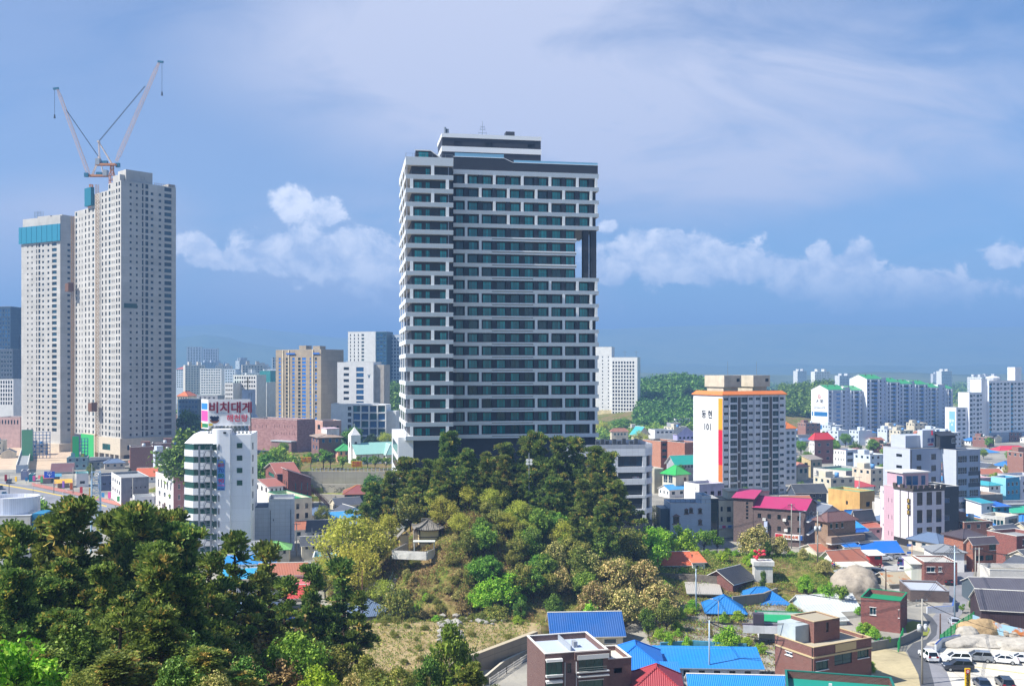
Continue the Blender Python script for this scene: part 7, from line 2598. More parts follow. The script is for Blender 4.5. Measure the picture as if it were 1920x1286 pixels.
def mesh_fence(lbl,px,hgt_,mat):
 pts=[Vector(gpt(*q))for q in px]
 r=thing('mesh_fence',lbl,'fence',(pts[0].x,pts[0].y,0))
 o=pts[0]
 pb,wb=MB(),MB()
 for a,b in zip(pts,pts[1:]):
  n=max(1,int((b-a).length/2.2))
  for i in range(n+1):
   p=a.lerp(b,i/n)-o
   pb.box(p.x-.07,p.x+.07,p.y-.07,p.y+.07,0,hgt_)
  m=max(1,int((b-a).length/.22))
  A,Bq=a-o,b-o
  for i in range(m):
   p=A.lerp(Bq,i/m)
   wb.bar((p.x,p.y,.1),(p.x,p.y,hgt_-.1),.035)
  for z in(.15,hgt_*.5,hgt_-.12):
   wb.bar((A.x,A.y,z),(Bq.x,Bq.y,z),.06)
 pb.build('post',[mat],r)
 wb.build('mesh_panel',[mat],r)
GRF=plain('25a05a',.5)
mesh_fence('bright green wire fence beside the silver car',[(1764,1208),(1783,1192),(1806,1176),(1826,1164)],1.8,GRF)
mesh_fence('bright green wire gate at the dirt yard',[(1684,1222),(1693,1196)],1.8,GRF)
mesh_fence('short green fence beside the grey block wall',[(1640,1218),(1648,1214)],1.6,GRF)
mesh_fence('white picket rail along the stairs by the lane wall',[(918,1284),(950,1262),(990,1236)],1.1,plain('cfcac0',.6))
def boulder(name,label,u,v,rx,ry,rz,seed,mat,rot=0.0,sink=.25,z=None,d=None):
 p=gnd(u,v,100)if d is None else gz(u,d)
 bm=bmesh.new()
 bmesh.ops.create_icosphere(bm,subdivisions=4,radius=1)
 for w in bm.verts:
  n=mn.fractal(w.co*1.3+Vector((seed*3.1,seed,0)),.9,2.2,4)
  w.co*=1+.22*n
  w.co=Vector((w.co.x*rx,w.co.y*ry,max(w.co.z,-.5)*rz))
 me=bpy.data.meshes.new('boulder')
 bm.to_mesh(me)
 bm.free()
 me.materials.append(mat)
 me.polygons.foreach_set('use_smooth',[True]*len(me.polygons))
 link(name,me,None,(p.x,p.y,(p.z if z is None else z)+rz*sink),rot,label=label,category='rock')
long_wall('stone_embankment','pale curving rubble embankment below the stone steps on the knoll','wall',[gpt(657,1119),gpt(700,1108),(gpt(728,1114)),gpt(742,1140),gpt(763,1158)],2,[H(*gpt(657,1119))+1.2,H(*gpt(700,1108))+1.7,H(*gpt(728,1114))+1.9,H(*gpt(742,1140))+1.3,H(*gpt(763,1158))+.6],1.4,rock('b5b0a8',1.8))
RK,RK2=rock('a69b8c',.9),rock('b5afa4',.8)
boulder('boulder','huge pale domed boulder in front of the parked cars',1605,1112,5.2,5.0,4.6,1,RK,.3,.15)
boulder('rock_slab','long smooth rock slab beside the mural wall',1800,1208,5.6,2.2,1.1,2,RK2,.15,.1)
boulder('rock_slab','broad pale rock slab behind the parked cars',1862,1206,6.5,3.6,1.1,3,RK2,-.1,.1)
boulder('boulder','rounded boulder ringed with weeds above the long rock slab',1812,1192,2.2,1.6,1.5,4,RK2,.2,.2)
boulder('rock_slab','rock outcrop at the right edge behind the white cars',1925,1214,6.5,3,1.5,5,RK2,-.2,.1)
boulder('boulder','mossy boulder left of two others below the rusty fence',1880,1186,1.5,1.2,1.5,6,RK,.2,.2)
boulder('boulder','mossy boulder in the middle of three below the rusty fence',1893,1190,1.8,1.3,1.3,7,RK,.9,.2)
boulder('boulder','mossy boulder rightmost of three below the rusty fence',1906,1196,1.3,1.1,1.1,8,RK,.5,.2)
boulder('earth_mound','bare tan earth mound behind the green fence',1835,1184,4.4,2.6,2.2,9,rock('b59a72',1.5),.1,.05)
sp=random.Random(11)
ri=0
for i in range(46):
 u=822+40*(sp.random()**.8)if i<32 else sp.uniform(870,945)
 t=(u-822)/120
 v=sp.uniform(1148,1196)+(8 if u<840 else 0)if i<32 else sp.uniform(1150,1172)
 p=gnd(u,v,100)
 s=sp.uniform(.5,.95)*(1.0 if i<32 else .8)
 bm=bmesh.new()
 bmesh.ops.create_icosphere(bm,subdivisions=1,radius=1)
 for w in bm.verts:
  w.co*=1+.45*mn.noise(w.co*1.1+Vector((i*3.7,i,0)))
  w.co.z*=.75
 me=bpy.data.meshes.new('rock')
 bm.to_mesh(me)
 bm.free()
 me.materials.append(rock('a5a19a',1.6))
 o=link('rock',me,None,p+Vector((0,0,s*.25)),sp.uniform(0,6),label='grey white rock in the rockery heaped on the sandy slope',category='rock',group='rocks of the hillside rockery')
 o.scale=(s*1.15,s,s)
def shrine():
 d=204
 k=d/F
 z0=H(at(806,700,d).x,d)
 p=at(787,700,d)
 p.z=EYE+(V0-1019)/F*d
 r=thing('shrine','little cream shrine with a curved grey tiled roof on the hillside','shrine',p,R(14))
 tile=ribbed('8b867e',.22,.7,.9,.2,.2)
 w,l,h=4.0,3.2,2.75
 MB().box(0,w,0,l,-2,h).build('wall',[paint('d9c79a',.7,.12)],r)
 tb=MB()
 for x in(0,w):
  tb.box(x-.1,x+.1,-.08,.1,-1,h)
 for z in(0.05,1.2,h-.1):
  tb.box(-.1,w+.1,-.07,-.0,z,z+.12)
  tb.box(-.07,-.0,0,l,z,z+.12)
 tb.build('timber_frame',[plain('3a2a24',.7)],r)
 rb=MB()
 o=1.0
 n=10
 def roofpt(s,t):
  return(-o+(w+2*o)*s,-o+(l+2*o)*t)
 ns=12
 def hz(s,t):
  e=min(s,1-s,t*1.0,(1-t)*1.0)*2
  c=(abs(s-.5)*2)**3*(abs(t-.5)*2)**3
  return h-.05+1.75*min(1,e)**1.35+.5*c
 for i in range(ns):
  for j in range(ns):
   q=[(i/ns,j/ns),((i+1)/ns,j/ns),((i+1)/ns,(j+1)/ns),(i/ns,(j+1)/ns)]
   rb.poly([roofpt(*c)+(hz(*c)+.14,)for c in q],0)
   rb.poly([roofpt(*c)+(hz(*c)-.05,)for c in q][::-1],1)
 for s in np.linspace(0,1,17):
  for t0,t1 in((0,.5),(1,.5)):
   for f in range(3):
    a,b=t0+(t1-t0)*f/3,t0+(t1-t0)*(f+1)/3
    A,Bq=roofpt(s,a)+(hz(s,a)+.16,),roofpt(s,b)+(hz(s,b)+.16,)
    rb.tube(A,Bq,.075,.075,5,0)
 rr=rb.build('roof',[tile,plain('5a3a30',.7)],r)
 gb=MB()
 gb.bar((w/2-1.4,l/2,h+1.95),(w/2+1.4,l/2,h+1.95),.35,.5)
 for s in(0,1):
  for t in(0,1):
   pa=roofpt(s,t)
   for f in range(4):
    a=(s+(.5-s)*f/4,t+(.5-t)*f/4)
    b=(s+(.5-s)*(f+1)/4,t+(.5-t)*(f+1)/4)
    gb.bar(roofpt(*a)+(hz(*a)+.25,),roofpt(*b)+(hz(*b)+.25,),.26,.3)
 gb.build('ridge',[plain('77736c',.8)],rr)
 q=at(758,700,203)
 q.z=EYE+(V0-1022)/F*203
 gt=thing('gatehouse','tiny tiled gate left of the hillside shrine','gate',q,R(14))
 gm=MB().box(-.9,.9,0,1.2,-2,2.1)
 gm.build('wall',[paint('cdb58c',.7,.15)],gt)
 rb=MB().xf((-.9,0,0))
 roof_geo(rb,'gable',1.8,1.2,2.1,rise=.9,over=.5,axis='y')
 rb.build('roof',[tile,plain('77736c',.8)],gt)
 SW=rock('bdb4a6',2.2)
 A,Bq,Cq=at(736,700,198),at(800,700,197),at(763,700,203)
 zb=EYE+(V0-1043)/F*198
 zt=EYE+(V0-1032)/F*198
 long_wall('yard_wall','white plastered yard wall with stones in its corner below the shrine','wall',[(A.x,198.5),(Bq.x,197),(Bq.x+1.2,200)],zb,zt,.5,rock('e0ddd6',.5),plain('6b6862',.8))
 long_wall('yard_wall','stone yard wall climbing from the white wall up to the tiny gate','wall',[(A.x,198.5),(Cq.x,203)],zb,[zt,zt+.7],.5,SW,plain('6b6862',.8))
 long_wall('yard_wall','stone yard wall behind the shrine','wall',[(Cq.x+1,206),(at(850,700,207).x,208)],zb+.5,EYE+(V0-993)/F*206,.5,SW,plain('6b6862',.8))
 tb=thing('yard_table','pale flat canopy in the yard in front of the shrine','canopy',(at(795,700,200).x,200.5,zb+1.6))
 MB().box(-2.2,2.2,-.8,.8,.95,1.1).build('top',[plain('dfe4da',.5)],tb)
 lb=MB()
 for x in(-2,2):
  for y in(-.6,.6):
   lb.box(x-.06,x+.06,y-.06,y+.06,-1.5,.95)
 lb.build('leg',[plain('b9bcb8',.5)],tb)
shrine()
def hill_path():
 a=[gz(652,178),gz(680,186),gz(712,193),gz(745,199)]
 pts=[at(648,1085,176),at(690,1058,186),at(722,1036,194),at(746,1018,200)]
 r=thing('hill_steps','worn stone steps climbing the left flank of the knoll to the shrine','steps',pts[0])
 mb=MB()
 n=34
 P=[]
 for i in range(n):
  f=i/(n-1)*3
  j=min(2,int(f))
  q=pts[j].lerp(pts[j+1],f-j)
  q.z=H(q.x,q.y)
  P.append(q-pts[0])
 for p in P:
  mb.box(p.x-.7,p.x+.9,p.y-.35,p.y+.35,p.z-.5,p.z+.12)
 mb.build('step',[rock('b9b0a0',1.2)],r)
 rl=MB()
 for i in range(n-1):
  for z in(.6,1.1):
   rl.tube(P[i]+Vector((-.9,0,z)),P[i+1]+Vector((-.9,0,z)),.05,.05,5)
  if i%3==0:
   rl.tube(P[i]+Vector((-.9,0,-.2)),P[i]+Vector((-.9,0,1.1)),.05,.05,5)
 rl.build('handrail',[metal('8fa39a',.5)],r)
hill_path()
def red_stairs(lbl,u,v,d,n,rise,run,w,th,col='6b3330'):
 p=at(u,v,d)
 r=thing('timber_stairs',lbl,'stairs',p,R(th))
 m=plain(col,.7)
 tb=MB()
 for i in range(n):
  tb.box(i*run,i*run+run*.9,0,w,-i*rise-.08,-i*rise)
 tb.build('tread',[m],r)
 sb=MB()
 for y in(0,w):
  sb.bar((0,y,-.15),(n*run,y,-n*rise-.15),.12,.3)
  for z in(.5,1.0):
   sb.bar((0,y,z),(n*run,y,-n*rise+z),.08)
  for i in range(0,n,3):
   sb.bar((i*run,y,-i*rise-.1),(i*run,y,-i*rise+1.0),.09)
 sb.build('handrail',[m],r)
 pb=MB()
 for f in(0,.5,1):
  for y in(.1,w-.1):
   pb.box(f*n*run-.1,f*n*run+.1,y-.1,y+.1,-n*rise-3,-f*n*rise)
 pb.box(-2.4,0,0,w,-.1,0)
 for x in(-2.3,-1.2):
  for y in(.1,w-.1):
   pb.box(x-.1,x+.1,y-.1,y+.1,-5,0)
   pb.box(x-.05,x+.05,y-.05,y+.05,0,1.0)
 pb.bar((-2.4,0,1.0),(0,0,1.0),.08)
 pb.bar((-2.4,w,1.0),(0,w,1.0),.08)
 pb.build('frame',[m],r)
red_stairs('dark red timber stairs between the tall pines left of the sandy terrace',612,1160,118,12,.2,.26,1.4,-8)
red_stairs('dark red outdoor stairs beside the red brick restaurant',584,918,345,22,.24,.26,1.8,-6,'7a4038')
#plants in place
G1,G2,G3='pines of the near grove','pines on the knoll','leafy trees and shrubs on the knoll'
K={'pine':'pine_tree','slim':'pine_tree','snag':'pine_tree','shrub':'shrub','chest':'shrub','bright':'shrub','scrub':'shrub'}
def plants(rows,group):
 for r in rows:
  key,u,vt,d,sx,lb=r[:6]
  n=K.get(key,'broadleaf_tree' if key not in('conifer',)else 'conifer')
  plant(key,n,lb,u,vt,d,'shrub' if n=='shrub' else 'tree',group,sx)
plants([('pine',25,985,80,1.0,'dark pine at the left edge below the round white building'),('pine',92,968,88,1.0,'dark pine just right of the blue end wall at the left'),('pine',142,938,84,1.1,'tallest pine of the near grove, left of the lattice mast'),('pine',215,958,92,1.0,'pine top just right of the lattice mast'),('pine',262,948,86,1.0,'pine whose top stands below the grey shop building'),('pine',312,962,94,1.0,'pine whose top stands below the pink and white shop building'),('pine',356,985,88,.95,'pine in front of the green window bands of the white hotel'),('slim',432,1000,92,1.0,'slim pine with a tall bare trunk in front of the hotel foot'),('slim',398,1040,84,1.1,'bent slim pine left of the bare-trunked slim one'),('slim',506,1018,104,1.1,'slim pine standing before the green hipped roof'),('slim',478,1075,96,1.1,'slim pine in front of the blue roofs'),('slim',540,1085,100,1.2,'leaning pine in front of the red roof'),('pine',592,1062,112,.8,'pine left of the dark red timber stairs'),('slim',645,1048,116,1.2,'pine right of the dark red timber stairs'),('slim',668,1110,112,1.0,'ivy clad slender pine at the left end of the sandy terrace'),('pine',40,1070,70,1.0,'pine low at the left edge above the yellow green bush'),('pine',118,1052,76,1.0,'pine in the second rank below the blue end wall'),('pine',195,1060,72,1.0,'pine in the middle of the near grove'),('pine',285,1045,78,1.0,'pine in the second rank below the grey shop building'),('pine',350,1085,72,.9,'pine with a layered crown below the hotel'),('snag',228,1118,58,1.0,'half dead pine with many bare grey branches in the grove'),('pine',128,1150,60,.9,'pine with orange tinged tips left of the half dead pine'),('pine',300,1140,58,.8,'pine with orange tinged tips right of the half dead pine'),('pine',380,1215,56,.7,'short pine at the bottom edge below the hotel'),('pine',205,1222,50,.7,'short pine at the bottom edge under the half dead pine'),('pine',70,1215,52,.7,'short pine at the bottom edge right of the yellow green bush'),('thin',268,1005,98,.9,'thin bare yellowish tree rising among the near pines'),],G1)
plants([('bright',22,1172,46,.9,'bright yellow green bush in the bottom left corner'),('green',555,1180,78,.9,'round leafy green tree at the bottom left of the timber stairs'),('chest',455,1225,66,.8,'brownish blossoming bush at the bottom edge left of the leafy green tree'),('scrub',440,1150,92,1.0,'tangle of brown twigs below the bare-trunked slim pine'),('scrub',400,1165,86,1.0,'tangle of brown twigs left of the slim pine trunk'),('scrub',480,1165,98,1.0,'tangle of brown twigs under the red roof'),('scrub',545,1150,108,1.0,'brown scrub below the pine in front of the red roof'),('olive',620,1205,92,.9,'olive green bush in front of the timber stairs'),('olive',690,1225,92,.9,'olive brown bush below the ivy clad pine'),('olive',750,1240,90,.8,'straggly olive bush at the bottom edge below the sandy terrace'),('dark',800,1222,94,.6,'dark green sapling at the bottom edge left of the young green tree'),('green',845,1165,104,.55,'slender young green tree in front of the rockery'),('pine',875,1250,84,.35,'young pine tip in front of the stained retaining wall'),('bright',600,1240,72,.8,'low green bush at the bottom edge under the timber stairs'),('chest',660,1255,74,.8,'straw coloured bush at the bottom edge below the terrace'),('shrub',720,1265,76,1.1,'dull shrub at the bottom edge in the middle left'),('dark',330,1225,48,.9,'dark bush at the bottom edge between two short pines'),('chest',400,1250,50,.8,'blossoming bush at the bottom edge right of the short pine'),('olive',150,1250,44,.8,'dark olive bush at the bottom edge below the grove'),],'shrubs and small trees on the near slope')
plants([('pine',700,905,222,1.0,'pine at the far left end of the knoll top'),('pine',735,885,224,1.1,'pine covering the white foot of the dark tower at its left'),('pine',768,858,228,1.1,'pine under the left corner of the dark tower'),('pine',806,862,222,1.0,'pine below the middle of the tower left wing'),('pine',845,812,232,1.15,'highest pine at the seam between the tower wing and main block'),('pine',880,845,226,1.1,'pine right of the highest pine on the knoll'),('pine',912,848,230,1.1,'pine below the left third of the tower main block'),('pine',948,832,232,1.1,'pine left of the loudspeaker pole on the knoll'),('pine',985,822,234,1.15,'pine behind the loudspeaker pole on the knoll'),('pine',1012,814,233,1.15,'tall pine just right of the loudspeaker pole'),('pine',1045,820,230,1.1,'pine below the right third of the tower main block'),('pine',1078,822,232,1.1,'pine below the tower bay beside the tall opening'),('pine',1108,838,228,1.1,'pine below the right corner of the dark tower'),('pine',1138,850,226,1.1,'pine covering the left end of the parking annex'),('pine',1152,905,216,1.1,'lower pine covering the middle of the parking annex'),('pine',860,895,215,1.0,'second rank pine in front of the highest pine'),('pine',930,905,212,.9,'second rank pine left below the loudspeaker pole'),('pine',1040,895,214,1.1,'second rank pine right below the loudspeaker pole'),('pine',1098,900,212,1.1,'second rank pine below the tower right corner'),('pine',1125,950,206,1.0,'lowest pine on the right flank of the knoll'),('pine',1075,960,204,1.0,'low pine left of the lowest one on the right flank'),('pine',685,945,214,.9,'low pine beyond the yellow green trees left of the knoll'),],G2)
plants([('lime',645,960,200,1.0,'yellow green tree leftmost on the slope toward the blue roofs'),('lime',690,965,202,1.0,'yellow green tree beside the top of the stone steps'),('lime',665,1010,190,.9,'yellow green tree half way down beside the stone steps'),('lime',725,960,214,1.0,'yellow green tree behind the tiny shrine gate'),('olive',770,925,214,1.0,'olive tree behind the shrine on its left'),('dark',815,930,214,.9,'dark round tree directly behind the shrine'),('lime',830,888,216,1.0,'pale olive tree behind and above the shrine'),('lime',880,905,212,1.0,'pale olive tree right of the one above the shrine'),('olive',915,935,207,1.0,'olive tree in the middle of the knoll below the pines'),('green',965,945,207,1.0,'grey green tree below the loudspeaker pole'),('green',1010,950,206,.9,'grey green tree right of the one below the loudspeaker pole'),('chest',862,985,201,.9,'tawny bush right of the shrine'),('scrub',885,1005,199,1.3,'brown thicket in the hollow right of the shrine'),('olive',905,985,201,.9,'olive bush above the brown thicket'),('bright',985,990,200,.9,'light green bush in the centre of the knoll'),('thin',935,1000,199,.7,'bare grey twiggy tree in the centre of the knoll'),('olive',960,1030,195,.9,'olive bush below the bare twiggy tree'),('chest',1040,1010,198,.9,'straw flecked bush left in the blossoming mass'),('olive',1070,1000,201,1.0,'dark olive tree on the right shoulder of the knoll'),('dark',1130,990,204,1.0,'dark spreading tree on the right shoulder of the knoll'),('olive',1180,985,210,1.0,'dull tree at the foot of the parking annex'),('bright',1215,982,216,.9,'bright green bush at the right foot of the parking annex'),('chest',1100,1030,196,1.0,'blossoming chestnut topmost in the blossoming mass'),('chest',1150,1040,195,1.0,'blossoming chestnut in the middle of the mass'),('chest',1205,1045,197,1.0,'blossoming chestnut left of the orange roofed house'),('chest',1235,1085,190,1.0,'blossoming chestnut above the stone stairway'),('chest',1170,1095,185,1.0,'blossoming chestnut lowest above the cobalt roof'),('chest',1110,1085,187,.9,'blossoming chestnut above the left end of the cobalt roof'),('olive',1250,1120,182,.9,'grey olive tree at the right end of the blossoming mass'),('dark',1215,1135,179,.8,'dark green bush right of the cobalt roof'),('bright',945,1065,187,1.2,'big vivid green bush on the front of the knoll'),('green',1000,1065,188,.9,'grey green bush right of the vivid green one'),('bright',905,1085,185,.8,'smaller green bush left of the vivid green one'),('olive',880,1060,190,.8,'olive bush above the rockery'),('dark',1040,1110,180,.9,'dark green bush above the cobalt roof ridge'),('dark',975,1120,180,.8,'dark low bush below the vivid green one'),('shrub',930,1130,179,1.2,'low brown green shrub right above the rockery'),('bright',1110,1120,178,.7,'yellow green ferny bush behind the cobalt roof'),('shrub',850,1035,196,1.2,'low shrub on the bare slope below the shrine'),('shrub',745,1090,182,.7,'small shrub beside the rubble wall on the slope'),('scrub',868,1105,184,.8,'brown low scrub left of the rockery top'),],G3)
plants([('bright',1240,985,226,1.0,'vivid green thicket leftmost on the grassy spur'),('bright',1275,978,230,.9,'vivid green bush below the pale blue dormer house'),('small',1320,985,228,1.0,'young green tree below the dark glass corner'),('small',1345,990,228,.8,'thin young tree below the cream house'),('chest',1418,980,226,1.0,'big blossoming chestnut bush below the magenta roofs'),('chest',1462,1000,226,.9,'second blossoming chestnut bush on the spur'),('chest',1505,1025,224,.9,'third blossoming chestnut bush on the spur'),('chest',1545,1045,216,.9,'last blossoming chestnut bush left of the boulder'),('dark',1440,1010,224,.6,'dark green bush under the big blossoming chestnut'),('bright',1510,1075,208,.8,'bright green bush at the foot of the blossoming row'),('bright',1550,1085,202,.8,'bright green bush touching the boulder'),('small',1578,1090,200,.8,'small green bush on the left of the boulder'),('dark',1430,1065,208,.4,'clipped dark shrub right of the white tank house'),('bright',1365,1168,170,.9,'leafy green tree beside the dark purple terrace'),('bright',1290,1185,168,.6,'low green bush behind the long blue row house'),('chest',1330,1162,178,.4,'straw flecked shrub on the rubbly slope'),('bright',1255,1180,170,.5,'leafy bush at the right end of the cobalt roofed house'),('small',1805,1130,196,1.0,'leafy green tree at the corner of the grey warehouse'),('small',1664,1188,172,.8,'small pruned tree in the dirt yard'),('dark',1820,1120,198,.4,'dark shrub behind the leafy tree at the warehouse'),],'bushes and trees on the right slope')
for i,(u,vt,lb)in enumerate(((606,838,'leftmost round young tree by the church car park'),(583,843,'round young tree before the brown stone museum'),(620,848,'round young tree left of the salmon house'),(643,850,'round young tree before the white church gable'),(668,853,'round young tree right of the church gable'),(689,852,'round young tree before the middle church window'),(703,851,'round young tree before the church side wall'),(724,853,'round young tree before the church chapel'))):
 plant('small','broadleaf_tree',lb,u,vt,396+(i%3)*3,'tree','young trees round the church',1.15)
plants([('conifer',697,809,435,1.2,'dark layered conifer right behind the bell tower'),('green',660,797,450,.8,'green tree between the condominium and the church'),('lime',722,808,440,1.0,'yellow green tree beside the dark tower foot by the church'),('green',522,834,372,1.0,'green tree on the bank below the museum'),('green',500,850,365,1.0,'green tree lowest on the bank left of the brick house'),('lime',540,842,380,.7,'light green tree topmost on the bank below the museum'),('dark',707,885,330,1.0,'dark tree right of the retaining wall'),('olive',605,945,300,.8,'olive bush below the red outdoor stairs'),('bright',66,922,300,.8,'bright lime street tree right of the round white building'),('lime',18,925,300,.6,'yellowish street tree at the left edge'),('olive',170,868,430,.6,'small tree at the concrete tower podium'),('conifer',243,874,410,.5,'little dark tree beside the orange roof'),('dark',358,800,330,1.0,'dark tree left of the white hotel roof'),('dark',345,765,560,1.0,'dark trees behind the side board of the billboard'),],'trees in the left town')
plants([('lime',1130,790,700,1.4,'pale tree beside the dark tower right corner'),('green',1165,782,720,1.4,'green tree below the white gridded hotel'),('lime',1200,805,560,1.0,'light green tree before the turquoise edged gable'),('green',1282,845,470,.5,'green tree between the two brick school blocks'),('green',1636,822,560,1.1,'tall green tree below the white estate'),('green',1660,838,540,1.2,'dense green tree right of the tall one below the estate'),('dark',1684,845,520,1.1,'dark green tree left of the tall grey hotel'),('bright',1650,858,500,1.2,'low bright tree in front of the estate trees'),('lime',1822,826,640,1.2,'pale tree behind the roof of the tall grey hotel'),('olive',1850,832,640,1.2,'olive tree below the turquoise panelled estate'),('green',1855,866,480,1.0,'green tree right of the tall grey hotel'),('green',1885,868,480,1.0,'green tree behind the cyan block'),('green',1915,866,480,1.0,'green tree at the right edge behind the cyan block'),('dark',1500,900,370,.8,'dark tree beside the parked cars right of block 101'),('lime',1535,935,330,.6,'light green tree before the dark slate roof'),('bright',1482,935,325,.5,'small bright tree at the right foot of block 101'),('conifer',1480,745,900,2.0,'dark conifer behind the right end of block 101'),('conifer',1292,722,850,1.4,'dark conifer on the ridge left of block 101'),('lime',1228,945,290,.7,'light green tree between the annex and the pale blue house'),('lime',1885,868,430,.5,'pale small tree above the cyan block'),],'trees in the right town')
def carpet(name,label,pts,mat,size,seed,blade=False,up=.5):
 r=rng(seed)
 cen=np.array(pts)
 n=len(cen)
 nr=np.tile([0,0,1.0],(n,1))+r.normal(size=(n,3))*up
 if blade:
  v,f=blades(r,cen,nr,5,size,size*.22,.5)
 else:
  v,f=leaves(r,cen,nr,size)
 link(name,np_mesh(name,v,f,[mat]),None,kind='stuff',label=label)
def cover(x0,x1,y0,y1,n,seed,keep,hmax):
 r=rng(seed)
 x,y=r.uniform(x0,x1,n),r.uniform(y0,y1,n)
 z=hgt(x,y)
 q=np.sin(x*.55+2*np.sin(y*.31))*np.cos(y*.6+x*.2)+r.normal(size=n)*.5
 k=keep(x,y,z,q)
 return np.stack([x,y,z+r.uniform(0,1,n)*hmax*(.4+.6*np.clip(q,0,1))],1)[k]
kn=lambda x,y,z,q:(z>.5)&(y>150)&(q>-.1)
carpet('grass','rough spring grass in patches over the slopes of the knoll',cover(-46,80,150,245,60000,1,lambda x,y,z,q:kn(x,y,z,q)&((y>182)|(q>.5)),.25),GRASSY,.34,1,True)
carpet('undergrowth','low green weeds scattered on the knoll',cover(-44,50,172,245,42000,2,lambda x,y,z,q:(z>3)&(q>.35),.7),GREEN,.26,2)
carpet('undergrowth','dense low brush under the trees of the knoll',cover(-16,46,186,240,50000,3,lambda x,y,z,q:(z>2.5)&(x*.6+(y-186)>2)&(q>-.6),1.6),OLIVE,.3,3)
carpet('undergrowth','green brush along the top of the grassy spur',cover(30,78,208,240,30000,5,lambda x,y,z,q:(z>1.5)&(q>-.1),.8),GREEN,.26,5)
carpet('undergrowth','brown and green scrub covering the near slope',cover(-70,6,60,145,90000,4,lambda x,y,z,q:(z>1)&(x<4-(y-60)*.08),2.0),OLIVE,.34,4)
def forest(label,u0,u1,d0,d1,n,rad,mat,seed,per=70,hgt_k=1.0):
 r=rng(seed)
 d=r.uniform(d0,d1,n)
 x=(r.uniform(u0,u1,n)-U0)/F*d
 z=hgt(x,d)
 C_,N_=[],[]
 for a,b,c in zip(x,d,z):
  s=rad*r.uniform(.6,1.3)
  q=unit(r.normal(size=(per,3)))
  C_.append(np.array([a,b,c+s*1.1*hgt_k])+q*s*np.array([1,1,1.15*hgt_k])*r.uniform(.6,1,(per,1)))
  N_.append(q+[0,0,.4])
 C_,N_=np.concatenate(C_),np.concatenate(N_)
 v,f=leaves(r,C_,N_,rad*.55)
 link('woodland',np_mesh('woodland',v,f,[mat]),None,kind='stuff',label=label)
DK=KINDS['dark'][0][1].materials[0]
carpet('dry_grass','dry brown stalks and weeds over the open slope of the knoll',cover(-44,4,150,212,50000,8,lambda x,y,z,q:(z>.6)&((z<2.4)|(z>3.6))&(q>-.5),.5),BROWN,.34,8,True)
carpet('undergrowth','tufts of green weeds dotting the sandy terrace',cover(-44,3,147,184,9000,9,lambda x,y,z,q:(z>1.5)&(q>.55),.45),GREEN,.3,9)
carpet('dry_grass','thin straw coloured grass over the sandy terrace',cover(-44,3,147,184,8000,10,lambda x,y,z,q:(z>1.5)&(q<.3),.3),GRASSY,.36,10,True)
carpet('undergrowth','weeds and brush between the old houses on the right',cover(24,52,160,206,22000,12,lambda x,y,z,q:(z<2.5)&(q>.15),.7),GREEN,.3,12)
carpet('dry_grass','dry stalks and rubble weeds between the old houses on the right',cover(24,60,156,212,26000,13,lambda x,y,z,q:(z<3)&(q>-.2)&(x/y<.33),.35),BROWN,.32,13,True)
forest('wooded ridge between the white gridded hotel and block 101',1190,1320,740,960,420,4.2,DK,21,90)
forest('lighter trees along the foot of the wooded ridge',1120,1310,660,760,120,3.4,GREEN,22)
forest('woods behind the right end of block 101',1465,1560,820,1050,300,4.4,DK,23,80)
forest('woods left of the dark tower behind the condominium',700,770,640,800,160,4,DK,24,80)
forest('trees at the left edge below the dark glass towers',-60,45,640,720,70,4,OLIVE,25)
forest('belt of trees in the far town left of the billboard',325,420,800,960,130,4.2,GREEN,26)
forest('distant woods across the plain to the right',1130,2050,1300,2600,900,9,DK,27,36,.8)
forest('distant light green groves across the plain to the right',1150,2050,1100,2400,300,7,GREEN,28,36,.8)
forest('far tree belts beyond the left apartment blocks',200,800,1500,2600,350,8,DK,29,36,.8)
#more of the same kinds: thickets, packed houses
def fill(key,name,cat,label,group,n,u0,u1,d0,d1,h0,h1,seed,ok=None,sx=1.0):
 r=random.Random(seed)
 i=0
 while i<n:
  u,d=r.uniform(u0,u1),r.uniform(d0,d1)
  p=gz(u,d)
  if ok and not ok(p.x,p.y,p.z):
   continue
  if any((p.x-a)**2+(p.y-b)**2<(c*.8+1.5)**2 for a,b,c in OCC):
   i+=.1
   continue
  i+=1
  plant(key,name,label,u,V0-(p.z+r.uniform(h0,h1)-EYE)/d*F,d,cat,group,sx)
NG,KG='massed growth of the near grove','massed growth of the knoll'
fill('pine','pine_tree','tree','one of the close-set pines filling the near grove',NG,12,20,380,66,100,9,12.5,1)
fill('olive','shrub','shrub','olive shrub in the understorey of the near grove',NG,26,-20,470,62,110,3.5,6,2)
fill('dark','shrub','shrub','dark green shrub in the understorey of the near grove',NG,24,-20,520,58,100,3.5,6,3)
fill('scrub','shrub','shrub','brown twiggy shrub in the understorey of the near grove',NG,12,280,560,70,110,3,5,4)
fill('olive','shrub','shrub','olive bush along the bottom edge before the sandy terrace',NG,12,560,800,78,112,2.2,3.6,5)
fill('shrub','shrub','shrub','small weed clump on the sandy terrace','weeds of the sandy terrace',26,680,970,152,180,.5,1.3,17,lambda x,y,z:z>2)
kr=lambda x,y,z:z>3 and x*.6+(y-186)>0
fill('olive','broadleaf_tree','tree','olive toned tree in the dense wood on the knoll',KG,26,870,1200,186,214,5,7.5,6,kr)
fill('green','broadleaf_tree','tree','grey green tree in the dense wood on the knoll',KG,16,880,1190,184,214,4.5,7,7,kr)
fill('lime','broadleaf_tree','tree','yellow green tree in the dense wood on the knoll',KG,12,800,1060,200,220,6,8.5,8,kr)
fill('chest','shrub','shrub','blossoming bush in the dense wood on the knoll',KG,16,1030,1260,178,206,3.5,5.5,9,lambda x,y,z:z>.8)
